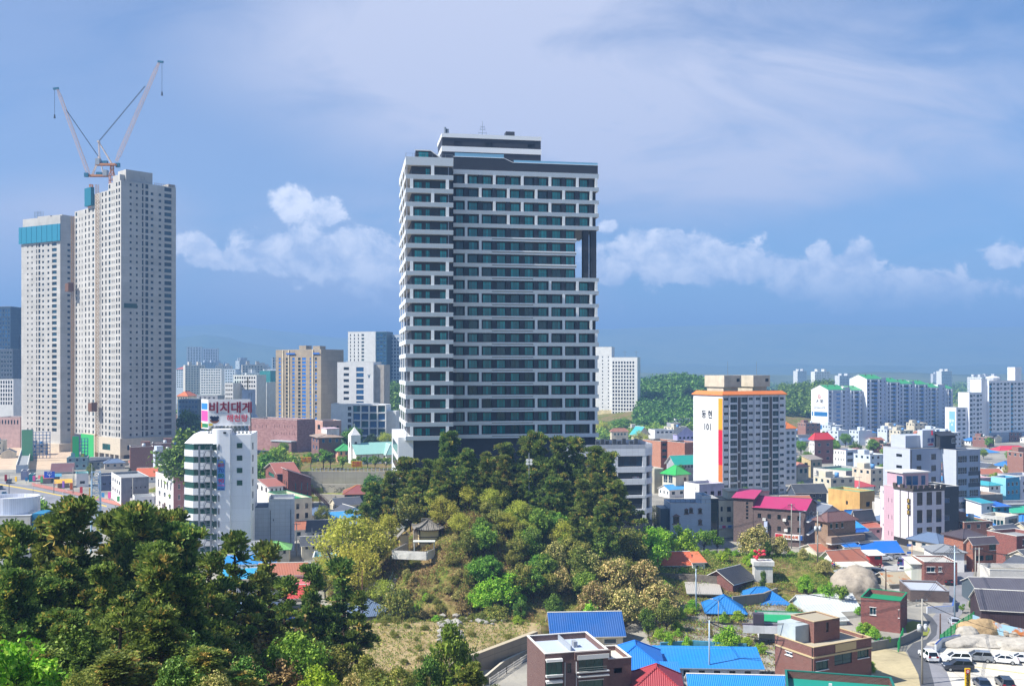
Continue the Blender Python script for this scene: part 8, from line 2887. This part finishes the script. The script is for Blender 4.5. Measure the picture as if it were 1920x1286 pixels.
fill('dark','broadleaf_tree','tree','dark tree in the dense wood on the knoll',KG,14,900,1200,190,226,5,7.5,10,kr)
fill('pine','pine_tree','tree','one of the close-set pines on the knoll crest',KG,16,760,1150,212,238,10.5,13.5,11,lambda x,y,z:z>8)
fill('lime','broadleaf_tree','tree','yellow green tree on the left flank of the knoll',KG,9,600,730,185,216,6,9,12,lambda x,y,z:z>.3)
fill('shrub','shrub','shrub','small dull shrub on the open slope of the knoll',KG,46,660,940,176,204,.8,2.2,13,lambda x,y,z:z>1)
fill('bright','shrub','shrub','bright green shrub on the grassy spur',KG,10,1210,1420,214,234,1.5,3.0,14,lambda x,y,z:z>1.5)
fill('bright','shrub','shrub','bright green shrub on the open slope of the knoll',KG,16,700,980,176,200,.8,1.9,15,lambda x,y,z:z>1)
fill('chest','shrub','shrub','straw flecked shrub on the open slope of the knoll',KG,16,760,980,178,202,1.2,2.6,16,lambda x,y,z:z>1.5)
PROTO=[]
def mini(roofname,wallc,roof,W_,L_,h,story=1):
 r=thing('house','x','house',(0,0,0))
 wins=[]
 fr=[]
 for s in range(story):
  t0=(h-.6-s*2.9)
  def f(Wd,Hh,k,z=t0):
   return[(Wd*(i+.3)/3,Wd*(i+.72)/3,z-1.25,z,'whites')for i in range(3)]
  fr.append(f)
 block(r,0,0,W_,L_,h,wallc,roof,fr,[fr[0]],(),.13,0,None,wins,par=.5)
 for q in wins:
  link('window',win_mesh(q[2],q[3],q[4]),r,q[0],math.atan2(q[1][1],q[1][0]))
 if roof[0]=='flat':
  MB().tube((W_*.7,L_*.6,h-.5),(W_*.7,L_*.6,h+1.3),.8,.8,10).build('water_tank',[plain(('d8b83a','5a8fc4','c9cdd0')[len(PROTO)%3],.5)],r,True)
  MB().box(W_*.15,W_*.45,L_*.5,L_*.9,h-.5,h+1.9).build('stair_head',[wallc],r)
 PROTO.append((r,roofname,math.hypot(W_,L_)/2,[False]))
hp=lambda c,ri=1.6:('hip',ribbed(c,.35,.5,.5,.25),{'rise':ri,'over':.5})
gb_=lambda c,ri=1.8:('gable',ribbed(c,.35,.5,.5,.25),{'rise':ri,'over':.4})
mini('blue hip-roofed',WALLW,hp('2a78c0'),9,7,3)
mini('dark gabled',WALLC,gb_('4a4e58'),9,7,3)
mini('terracotta-roofed',WALLW,gb_('a8664c'),10,7,3)
mini('turquoise-decked',paint('8fb0b4'),('flat',plain('3f9a98',.7)),9,9,6,2)
mini('white flat-roofed',paint('c9c4ba'),('flat',GREYR),10,9,6.2,2)
mini('green-decked brick',brick('8f5f54'),('flat',plain('3a8f62',.7)),9,9,6.2,2)
mini('red hip-roofed',LITW,hp('b8444a'),10,8,3.2)
mini('three-storey grey-topped',WALLC,('flat',GREYR),11,9,9.2,3)
mini('three-storey pale',APB,('flat',plain('b5b5b0',.7)),10,10,9.2,3)
mini('slate hip-roofed',paint('cfc6b8'),hp('5f7390'),9,7,3)
mini('sky blue gabled',LITW,gb_('3f94cc',1.4),11,7,3)
mini('four-storey brick',brick('9a6a5c'),('flat',GREYR),11,10,12,4)
@memo
def winwall(c,pw,ph,m):
 n=NT('window_wall')
 t=n.N('ShaderNodeTexBrick',offset=0.0)
 n.L(n.wallvec(),t.inputs['Vector'])
 t.inputs['Color1'].default_value,t.inputs['Color2'].default_value=lin('2a3a48'),lin('5a6a78')
 t.inputs['Mortar'].default_value=lin(c)
 t.inputs['Scale'].default_value=1.0
 t.inputs['Mortar Size'].default_value=m
 t.inputs['Mortar Smooth'].default_value=0
 t.inputs['Brick Width'].default_value,t.inputs['Row Height'].default_value=pw,ph
 return n.out(t.outputs[0],.6)
def slab(nm,c,W_,L_,h,pw,m):
 r=thing('apartment_block','x','building',(0,0,0))
 wl=winwall(c,pw,2.9,m)
 block(r,0,0,W_,L_,h,wl,FLAT,(),(),(),.13,0,paint(c),[],par=.6)
 MB().box(W_*.2,W_*.35,2,L_-2,h,h+4).box(W_*.65,W_*.8,2,L_-2,h,h+4).build('roof_housing',[paint(c)],r)
 PROTO.append((r,nm,W_*.5,[False]))
slab('pale twelve-storey','dfe2e6',32,12,36,3.6,.75)
slab('white fifteen-storey','e8e8e6',28,13,44,3.0,.7)
slab('cream eighteen-storey','d8d0c4',24,14,53,3.3,.8)
slab('blue grey twenty-storey','b4c0cc',26,14,60,2.6,.6)
def town(n,u0,u1,d0,d1,seed,where,ok=None,pick=None,gap=.8):
 r=random.Random(seed)
 tries=0
 while n>0 and tries<6000:
  tries+=1
  d=1/r.uniform(1/d1,1/d0)
  u=r.uniform(u0,u1)
  p=gz(u,d)
  if abs(p.z)>.6 or(ok and not ok(u,d)):
   continue
  i=r.choice(pick)if pick else r.randrange(12)
  root,nm,rad,used=PROTO[i]
  if any((p.x-a)**2+(p.y-b)**2<((rad+c)*gap)**2 for a,b,c in OCC):
   continue
  n-=1
  OCC.append((p.x,p.y,rad))
  a=R(r.choice((10,20,30,24,-60,-70))+r.uniform(-8,8))
  lb=f'small {nm} house packed in {where}'
  q=root if not used[0]else dup(root)
  used[0]=True
  q.location=p
  q.rotation_euler=(0,0,a)
  q['label']=lb if i<12 else f'{nm} apartment slab in {where}'
  q['group']='houses packed in '+where
st=lambda u,d:not(u<340 and 300<d<470)
town(46,1130,1960,300,640,3,'the right part of the town',lambda u,d:u>1240 and d>292)
town(70,1180,1980,600,1250,4,'the far right of the town')
town(16,430,660,176,330,5,'the quarter behind the near pines',None,[0,1,2,9,10,3])
town(44,320,660,460,1250,6,'the far left of the town')
town(26,-40,300,360,560,7,'the left edge of the town',lambda u,d:not(d<470 and u<340))
town(13,325,520,1000,2300,9,'the far left of the town',lambda u,d:True,[12,13,14,15,12,13],.7)
town(6,600,740,1100,2300,10,'the far town left of the dark tower',None,[12,13,14,15],.7)
town(7,1480,1990,1500,2600,11,'the far plain on the right',None,[12,13,12],.7)
town(16,325,520,1050,1900,12,'the far left of the town',None,[14,15,13],.6)
town(16,1240,1960,220,300,8,'the old quarter on the right',lambda u,d:(d>262 or u>1840)and u>1480,[0,1,2,9,10,5])
tg='trees scattered through the town'
fill('green','broadleaf_tree','tree','green tree among the houses on the right',tg,60,1240,1960,330,900,5,9,31,lambda x,y,z:z<1)
fill('dark','broadleaf_tree','tree','dark tree among the houses on the right',tg,30,1240,1960,400,1100,6,10,32,lambda x,y,z:z<1)
fill('green','broadleaf_tree','tree','green tree among the houses on the left',tg,22,330,660,440,1100,6,10,33,lambda x,y,z:z<9)
fill('lime','broadleaf_tree','tree','pale green tree among the houses on the left',tg,14,-30,660,480,900,6,9,34,lambda x,y,z:z<9)
fill('bright','shrub','shrub','garden shrub among the old houses on the right',tg,60,1240,1900,158,262,1.2,2.6,35,lambda x,y,z:z<3 and U0+F*x/y<(1640 if y<200 else 1700 if y>206 else 1580)and not(y>205 and U0+F*x/y>1560))
#vehicles, people, poles
CARG=glass('0c141a',.08,.3,.8)
TYRE,RIM=plain('17181a',.8),metal('a9adb2',.35)
LAMP,TAIL=plain('dfe3e6',.2),plain('a01820',.3)
@memo
def carpaint(c):
 n=NT('car_paint')
 n.b.inputs['Coat Weight'].default_value=.6
 n.b.inputs['Coat Roughness'].default_value=.06
 return n.out(lin(c),.35,.5)
CARM={}
PROF={'sedan':(4.7,1.8,[(-2.35,.35),(2.3,.32),(2.35,.62),(2.1,.82),(.95,.95),(-1.5,1.0),(-2.2,.98),(-2.35,.8)],(-1.75,1.1),(-.95,.35),.95,1.45),'suv':(4.6,1.86,[(-2.28,.4),(2.25,.38),(2.3,.78),(2.1,1.0),(1.0,1.12),(-2.1,1.16),(-2.28,1.0)],(-2.2,1.2),(-1.85,.35),1.1,1.72),'van':(5.0,1.9,[(-2.5,.4),(2.45,.38),(2.5,.85),(2.2,1.1),(1.5,1.2),(-2.45,1.22)],(-2.45,1.75),(-2.35,.85),1.18,1.95),}
def car(kind_,colour,label,u,v,rz,group='parked cars',pos=None):
 key=(kind_,colour)
 if key not in CARM:
  L_,w,prof,(a0,a1),(b0,b1),zb,zt=PROF[kind_]
  hw=w/2
  pm=carpaint(colour)
  mb=MB()
  n=len(prof)
  ring=[]
  for y,s in((-hw,.94),(-hw+.09,1.0),(hw-.09,1.0),(hw,.94)):
   ring.append([mb.pt((x*(s*.5+.5),y,.62+(z-.62)*s))for x,z in prof])
  for r0,r1 in zip(ring,ring[1:]):
   for i in range(n):
    j=(i+1)%n
    mb.f.append([r0[i],r1[i],r1[j],r0[j]][::-1])
    mb.m.append(0)
  mb.f+=[ring[0],ring[-1][::-1]]
  mb.m+=[0,0]
  tw=hw*.74
  mb.box(b0,b1,-tw,tw,zt-.07,zt,0)
  for x0,x1 in((a0,b0),(a1,b1),((a0+a1)/2,(b0+b1)/2)):
   for s in(-1,1):
    mb.bar((x0,s*(hw-.1),zb),(x1,s*(tw+.01),zt-.03),.09)
  for s in(-1,1):
   mb.box(a1-.25,a1-.1,s*hw,s*(hw+.16),zb,zb+.15)if s>0 else mb.box(a1-.25,a1-.1,-hw-.16,-hw,zb,zb+.15)
  body=mb.mesh('body',[pm])
  gm=MB()
  B_=[(a0,-hw+.1),(a1,-hw+.1),(a1,hw-.1),(a0,hw-.1)]
  T_=[(b0,-tw),(b1,-tw),(b1,tw),(b0,tw)]
  for i in range(4):
   j=(i+1)%4
   gm.poly([B_[i]+(zb-.02,),B_[j]+(zb-.02,),T_[j]+(zt-.06,),T_[i]+(zt-.06,)])
  wm=MB()
  wm.tube((0,-.11,0),(0,.11,0),.34,.34,14)
  wm2=MB().tube((0,-.12,0),(0,.12,0),.2,.2,10)
  hl=MB().box(-.1,.1,-.25,.25,-.08,.08).mesh('headlight',[LAMP])
  tl=MB().box(-.1,.1,-.2,.2,-.1,.1).mesh('tail_light',[TAIL])
  CARM[key]=(body,gm.mesh('window',[CARG]),wm.mesh('tyre',[TYRE]),wm2.mesh('rim',[RIM]),hl,tl,L_,hw)
 body,gl,ty,ri,hl,tl,L_,hw=CARM[key]
 p=pos if pos is not None else gnd(u,v,60)
 p=Vector((p.x,p.y,max(p.z,H(p.x,p.y))+.03))
 t=thing('parked_car',label,'van' if kind_=='van' else 'car',p,R(rz),group)
 link('body',body,t)
 link('window',gl,t)
 for x in(-L_*.29,L_*.3):
  for y in(-hw+.1,hw-.1):
   q=link('wheel',ty,t,(x,y,.34))
   link('rim',ri,q)
 for s in(-1,1):
  link('headlight',hl,t,(L_/2-.14,s*(hw-.38),.68 if kind_=='sedan' else .82))
  link('tail_light',tl,t,(-L_/2+.1,s*(hw-.3),.82 if kind_=='sedan' else .98))
 return t
WH,BK,GY,SV,DB='e6e8ea','15181d','6a6f78','b3b8c0','1f2b44'
for a in(('suv',WH,'white sport utility car driving past the red and white stall',1655,1051,10),('suv','dcdcdc','white car behind the first white one by the blue-roofed shop',1688,1047,10),('van','24406e','dark blue van behind the purple pylon sign',1693,1060,60),('sedan','9aa0a8','grey car right of the purple pylon sign',1710,1066,70),('sedan',SV,'silver car leftmost in the row above the boulder',1584,1079,-40),('sedan',GY,'dark grey car second in the row above the boulder',1605,1081,-40),('suv',WH,'white car third in the row above the boulder',1627,1082,-38),('van',BK,'black people carrier at the right end of the row above the boulder',1645,1081,-38),('sedan',DB,'dark car half hidden behind the boulder',1622,1095,-30),('sedan',BK,'black car below the black people carrier',1650,1094,-10),('suv',WH,'white car left of two behind the rusty tin roof',1703,1076,-20),('suv','f0f0ee','white car right of two behind the rusty tin roof',1735,1079,-20),('sedan','4a2626','maroon car behind the low dark brick house',1768,1088,-20),('sedan',BK,'dark car beside the transformer pole',1778,1094,70),('sedan',SV,'silver saloon parked on the lane beside the green fence',1790,1172,75),('suv',WH,'white car seen from behind on the lower lane',1741,1236,88),('suv','eceeee','white car behind the black one in the lower car park',1792,1242,172),('suv','1b2230','black sport utility car in front in the lower car park',1796,1257,172),('suv','7c838c','grey estate car at the foot of the rock slab',1833,1240,166),('sedan',WH,'white saloon right of the grey estate car',1880,1243,160),('sedan','e2e4e8','white saloon at the right edge of the lower car park',1915,1241,160),('sedan',DB,'dark blue car at the bottom edge beside the yellow sign',1842,1290,80),('suv','2b3038','dark grey car at the bottom right beside the dark blue one',1884,1289,78),('sedan',SV,'silver car at the bottom edge right of the sea green roof',1640,1288,-60),('suv',BK,'black car on the main street near the left edge',17,906,-70),('sedan',DB,'dark car at the left edge of the main street',1,917,-60),('sedan','5c86a8','blue grey car at the left edge above the street tree',8,929,-60),('sedan',WH,'white car on the main street below the blue grey one',25,934,-60),('van','b9d4d8','pale van beyond the lattice mast',187,972,-60),('sedan',WH,'leftmost white car behind the dark slate roof',1484,921,20),('sedan',SV,'silver car second behind the dark slate roof',1496,920,20),('suv',WH,'white car third behind the dark slate roof',1507,918,20),('sedan',GY,'grey car rightmost behind the dark slate roof',1522,916,20),):
 car(*a)
for i,(u,lb)in enumerate(((566,'white car leftmost before the stone museum'),(574,'dark car second before the stone museum'),(583,'silver car third before the stone museum'),(592,'blue car before the brown brick house by the museum'))):
 p=at(u,700,432)
 p.z=8
 car('sedan',(WH,BK,SV,'2a5aa0')[i],lb,0,0,80,'parked cars',p)
p=at(1190,700,262)
p.z=EYE+(V0-898)/F*262
car('sedan',SV,'car parked on the upper open deck of the annex',0,0,90,'parked cars',p)
def person(label,u,v,top,legs,hair,rz,bag=None):
 p=gnd(u,v,140)
 t=thing('person',label,'person',p,R(rz))
 skin=plain('c99a7c',.6)
 def body(name,V,E,rad,mat):
  me=bpy.data.meshes.new(name)
  me.from_pydata(V,E,[])
  o=link(name,me,t)
  o.modifiers.new('s','SKIN')
  for i,r_ in enumerate(rad):
   q=me.skin_vertices[0].data[i]
   q.radius=(r_,r_*.8)
   q.use_root=i==0
  o.modifiers.new('u','SUBSURF').levels=1
  me.materials.append(mat)
  return o
 V=[(0,0,.95),(0,0,1.2),(0,0,1.42),(0,0,1.52),(0,.02,1.62),(0,.02,1.7),(.2,0,1.4),(.25,-.05,1.13),(.24,.1,.9),(-.2,0,1.4),(-.25,.05,1.13),(-.24,-.1,.9),(.1,0,.9),(.11,-.14,.5),(.11,-.08,.06),(.11,-.22,.04),(-.1,0,.9),(-.11,.14,.5),(-.11,.26,.1),(-.11,.14,.06)]
 E=[(0,1),(1,2),(2,3),(3,4),(4,5),(2,6),(6,7),(7,8),(2,9),(9,10),(10,11),(0,12),(12,13),(13,14),(14,15),(0,16),(16,17),(17,18),(18,19)]
 body('body',V,E,[.15,.14,.13,.055,.1,.08,.06,.045,.035,.06,.045,.035,.09,.06,.045,.04,.09,.06,.045,.04],skin)
 body('shirt',[V[0],V[1],V[2],V[6],V[7],V[9],V[10]],[(0,1),(1,2),(2,3),(3,4),(2,5),(5,6)],[.17,.165,.15,.085,.065,.085,.065],top)
 body('trousers',[V[0],V[12],V[13],V[14],V[16],V[17],V[18]],[(0,1),(1,2),(2,3),(0,4),(4,5),(5,6)],[.17,.11,.085,.065,.11,.085,.065],legs)
 MB().tube((0,.05,1.6),(0,.05,1.72),.11,.1,8).tube((0,.05,1.72),(0,.05,1.79),.1,.04,8).build('hair',[hair],t,True)
HB=plain('1d1714',.7)
person('woman in black walking across the upper car park',1650,1069,plain('1d1e22',.8),plain('2a2a30',.8),HB,20)
person('woman in a pink top and pale skirt beside the woman in black',1655,1070,plain('d8a0b0',.8),plain('cfd4e2',.8),HB,20)
person('shopper in a red top beside the terracotta roofed shop',1561,1066,plain('b83040',.8),plain('2a3a6a',.8),HB,120)
person('shopper in blue beside the one in red',1564,1068,plain('2f4fae',.8),plain('3a3a40',.8),HB,200)
PM=concrete('a9a69e',30)
CM=metal('8f979e',.5)
def pole(label,u,vb,vt,arms=2,cans=0,mat=None,rz=10,lamp=False,r=.17,d=None):
 p=gnd(u,vb,100)if d is None else gz(u,d)
 h=EYE+(V0-vt)/F*p.y-p.z
 t=thing('street_lamp' if lamp else 'utility_pole',label,'lamp post' if lamp else 'utility pole',p,R(rz))
 MB().tube((0,0,-.3),(0,0,h),r,r*.62,8).build('shaft',[mat or PM],t,True)
 for i in range(arms):
  z=h-.35-i*.75
  ab=MB().bar((-1.0,.12,z),(1.0,.12,z),.1)
  for x in(-.9,-.3,.35,.9):
   ab.tube((x,.12,z),(x,.12,z+.28),.06,.04,6)
  ab.build('crossarm',[CM],t)
 for i in range(cans):
  x=-.5+i
  MB().tube((x,-.05,h*.62),(x,-.05,h*.62+1.0),.32,.32,10).tube((x,-.05,h*.62+1.0),(x,-.05,h*.62+1.15),.32,.2,10).build('transformer',[plain('b9bec2',.5)],t,True)
 if lamp:
  MB().tube((0,0,h-.05),(-1.1,0,h+.35),.05,.05,6).build('arm',[CM],t)
  MB().box(-1.6,-1.0,-.14,.14,h+.28,h+.42).build('lamp_head',[plain('cfd3d6',.4)],t)
 return t,p+Vector((0,0,h-.2))
BRN=plain('5a4436',.8)
LBL=metal('a8bccb',.5,.2)
W1=pole('pole with two transformer cans on the lower lane',1729,1283,1122,2,2)[1]
W2=pole('tall pole beside the low dark brick house',1790,1166,1022,2,0,LBL)[1]
W3=pole('brown timber pole beside the lower lane',1763,1204,1150,0,0,BRN)[1]
W4=pole('short dark pole below the black people carrier',1661,1112,1066,0,0,BRN)[1]
W5=pole('pole with transformer cans before the tan brick house',1533,1056,958,2,2)[1]
W6=pole('tall pale pole in front of the long blue row house',1330,1282,1162,1,0,LBL)[1]
W7=pole('thin pale pole beside the grey tin shed',1305,1152,1066,0,0,LBL,d=196)[1]
pole('lamp post in front of the azure cottage',1347,1172,1126,0,0,PM,0,True,.1)
pole('lamp post before the end of the magenta roof',1500,1030,960,0,0,LBL,180,True,.14)
W8=pole('pole in front of the magenta roofed building',1484,1028,944,2)[1]
W9=pole('left pole of a pair before the brick house with a bay window',1829,1098,1026,1)[1]
pole('right pole of a pair before the brick house with a bay window',1836,1100,1026,1)
pole('pole with transformers before the block numbered 101',1395,975,893,1,2)
pole('pole right of the magenta roof before the block 101',1459,985,905,2)
pole('pole before the pale glass-fronted building',1532,935,885,2)
pole('pole right of the ochre building',1611,960,893,1,1)
pole('black street pole left of the bright lime street tree',17,948,890,0,0,plain('5c6066',.6))
pole('pole on the main street right of the blue road sign',137,925,876,1)
pole('slim pole in front of the grey shop building',249,960,896,1)
pole('pole at the foot of the grey panelled building',556,1042,980,1)
pole('pole in front of the dark slate gable roof',585,1030,990,0)
pole('rust red post on the slope below the stone steps',679,1120,1068,0,0,plain('6b3a30',.7),r=.1,d=181)
pole('pole at the far end of the lane behind the white wall',1710,1075,1020,0,0,rusty('c9a05c'),r=.12)
pole('bent grey lamp post on the main street',62,935,908,0,0,CM,180,True,.1)
pole('second bent grey lamp post on the main street',118,948,922,0,0,CM,180,True,.1)
def wires(label,a,b,n=3,sag=1.2):
 t=thing('power_line',label,'wires',a)
 for k in range(n):
  mb=MB()
  o=Vector((.35*k-.35,.1*k,-.12*k))
  prev=None
  for i in range(11):
   f=i/10
   q=a.lerp(b,f)+o-Vector((0,0,sag*4*f*(1-f)))-a
   if prev is not None:
    mb.tube(prev,q,.03,.03,4,cap=False)
   prev=q
  mb.build('wire',[plain('23262a',.6)],t)
wires('wires from the transformer pole down to the lower lane',W2,W1)
wires('wires running left from the lower lane over the brick house',W1,W6,3,1.6)
wires('wires between the tall pale pole and the thin pole by the shed',W6,W7,2,1.0)
wires('wires between the tan brick house pole and the dark short pole',W5,W4,2,1.5)
wires('wires from the magenta building to the tan brick house',W8,W5,3)
wires('wires crossing from the tall pole to the paired poles',W2,W9,3)
wires('wires leaving the lower lane pole toward the bottom right',W1,gnd(2000,1285,60)+Vector((0,0,7)),2,1.4)
wires('wires sweeping from the tall pole over the rusty tin roof',W2,W4,3,1.6)
wires('wires from the magenta building pole toward the spur',W8,gz(1330,232)+Vector((0,0,6)),3,1.4)
wires('wires from the tall pale pole to the bottom edge houses',W6,gnd(1480,1285,60)+Vector((0,0,7)),3,.8)
wires('wires from the lane pole to the ridged blue cottages',W1,gz(1400,196)+Vector((0,0,7)),3,1.6)
wires('wires from the paired poles to the right edge',W9,gz(1990,215)+Vector((0,0,9)),4,1.2)
def loudspeaker():
 d=216
 p=gz(992,d)
 h=EYE+(V0-862)/F*d-p.z
 t=thing('loudspeaker_pole','grey pole with a cluster of white horn loudspeakers among the pines','loudspeaker pole',p)
 MB().tube((0,0,0),(0,0,h+1.5),.12,.1,8).build('shaft',[CM],t)
 for i,(x,z)in enumerate(((-.4,0),(.4,0),(-.4,-.7),(.4,-.7))):
  MB().tube((x,-.2,h+z),(x,-.9,h+z),.1,.34,10).build('horn',[plain('e2e2e0',.5)],t)
loudspeaker()
def panel_sign(name,label,u,v,vt,w,back,lines,ink,rz=0,d=None):
 p=gnd(u,v,60)
 h=EYE+(V0-vt)/F*p.y-p.z
 t=thing(name,label,'sign',p,R(rz))
 MB().box(-w/2,w/2,-.1,.1,.3,h).build('panel',[plain(back,.5)],t)
 MB().box(-.07,.07,-.05,.05,-.2,.3).build('post',[CM],t)
 n=len(lines)
 for i,s in enumerate(lines):
  text(t,s,min(w*.85,(h*.74)/n),(0,-.12,h*.76-(h*.72)*(i+.5)/n),mat=plain(ink,.5),bold=.015)
 return t,h
t,h=panel_sign('warning_sign','yellow upright sign with a red no entry mark at the car park mouth',1814,1292,1252,.78,'e8bf10',list('진입금지'),'22201c')
MB().box(-.28,.28,-.14,-.1,h-.75,h-.15).build('red_square',[RED],t)
mb=MB()
mb.poly([(.2*math.cos(a),-.16,h-.45+.2*math.sin(a))for a in np.linspace(0,6.1,14)])
mb.build('disc',[WHITE],t)
MB().box(-.13,.13,-.18,-.165,h-.49,h-.41).build('bar',[RED],t)
panel_sign('pylon_sign','purple and white pylon sign in front of the dark blue van',1697,1070,1041,1.1,'7a4aa0',['횟','집'],'f0e8f4',10)
panel_sign('pylon_sign','blue and white upright sign before the white brick shop',1842,1096,1060,.9,'9fc0e0',['민','박'],'2a5a9a',0)
panel_sign('shop_sign','white and red sign board beside the terracotta roof',1625,1058,1038,.9,'e6e0e0',['식','당'],'c02838',0)
bp=gnd(1712,1062)
for z,lb in((5.0,'upper'),(3.2,'lower')):
 t=thing('direction_sign',f'{lb} small blue direction sign on the rusty yellow pole','sign',bp+Vector((-.9,-.3,z)))
 MB().box(-.7,.7,-.03,.03,0,.55).build('panel',[plain('2f5fae',.5)],t)
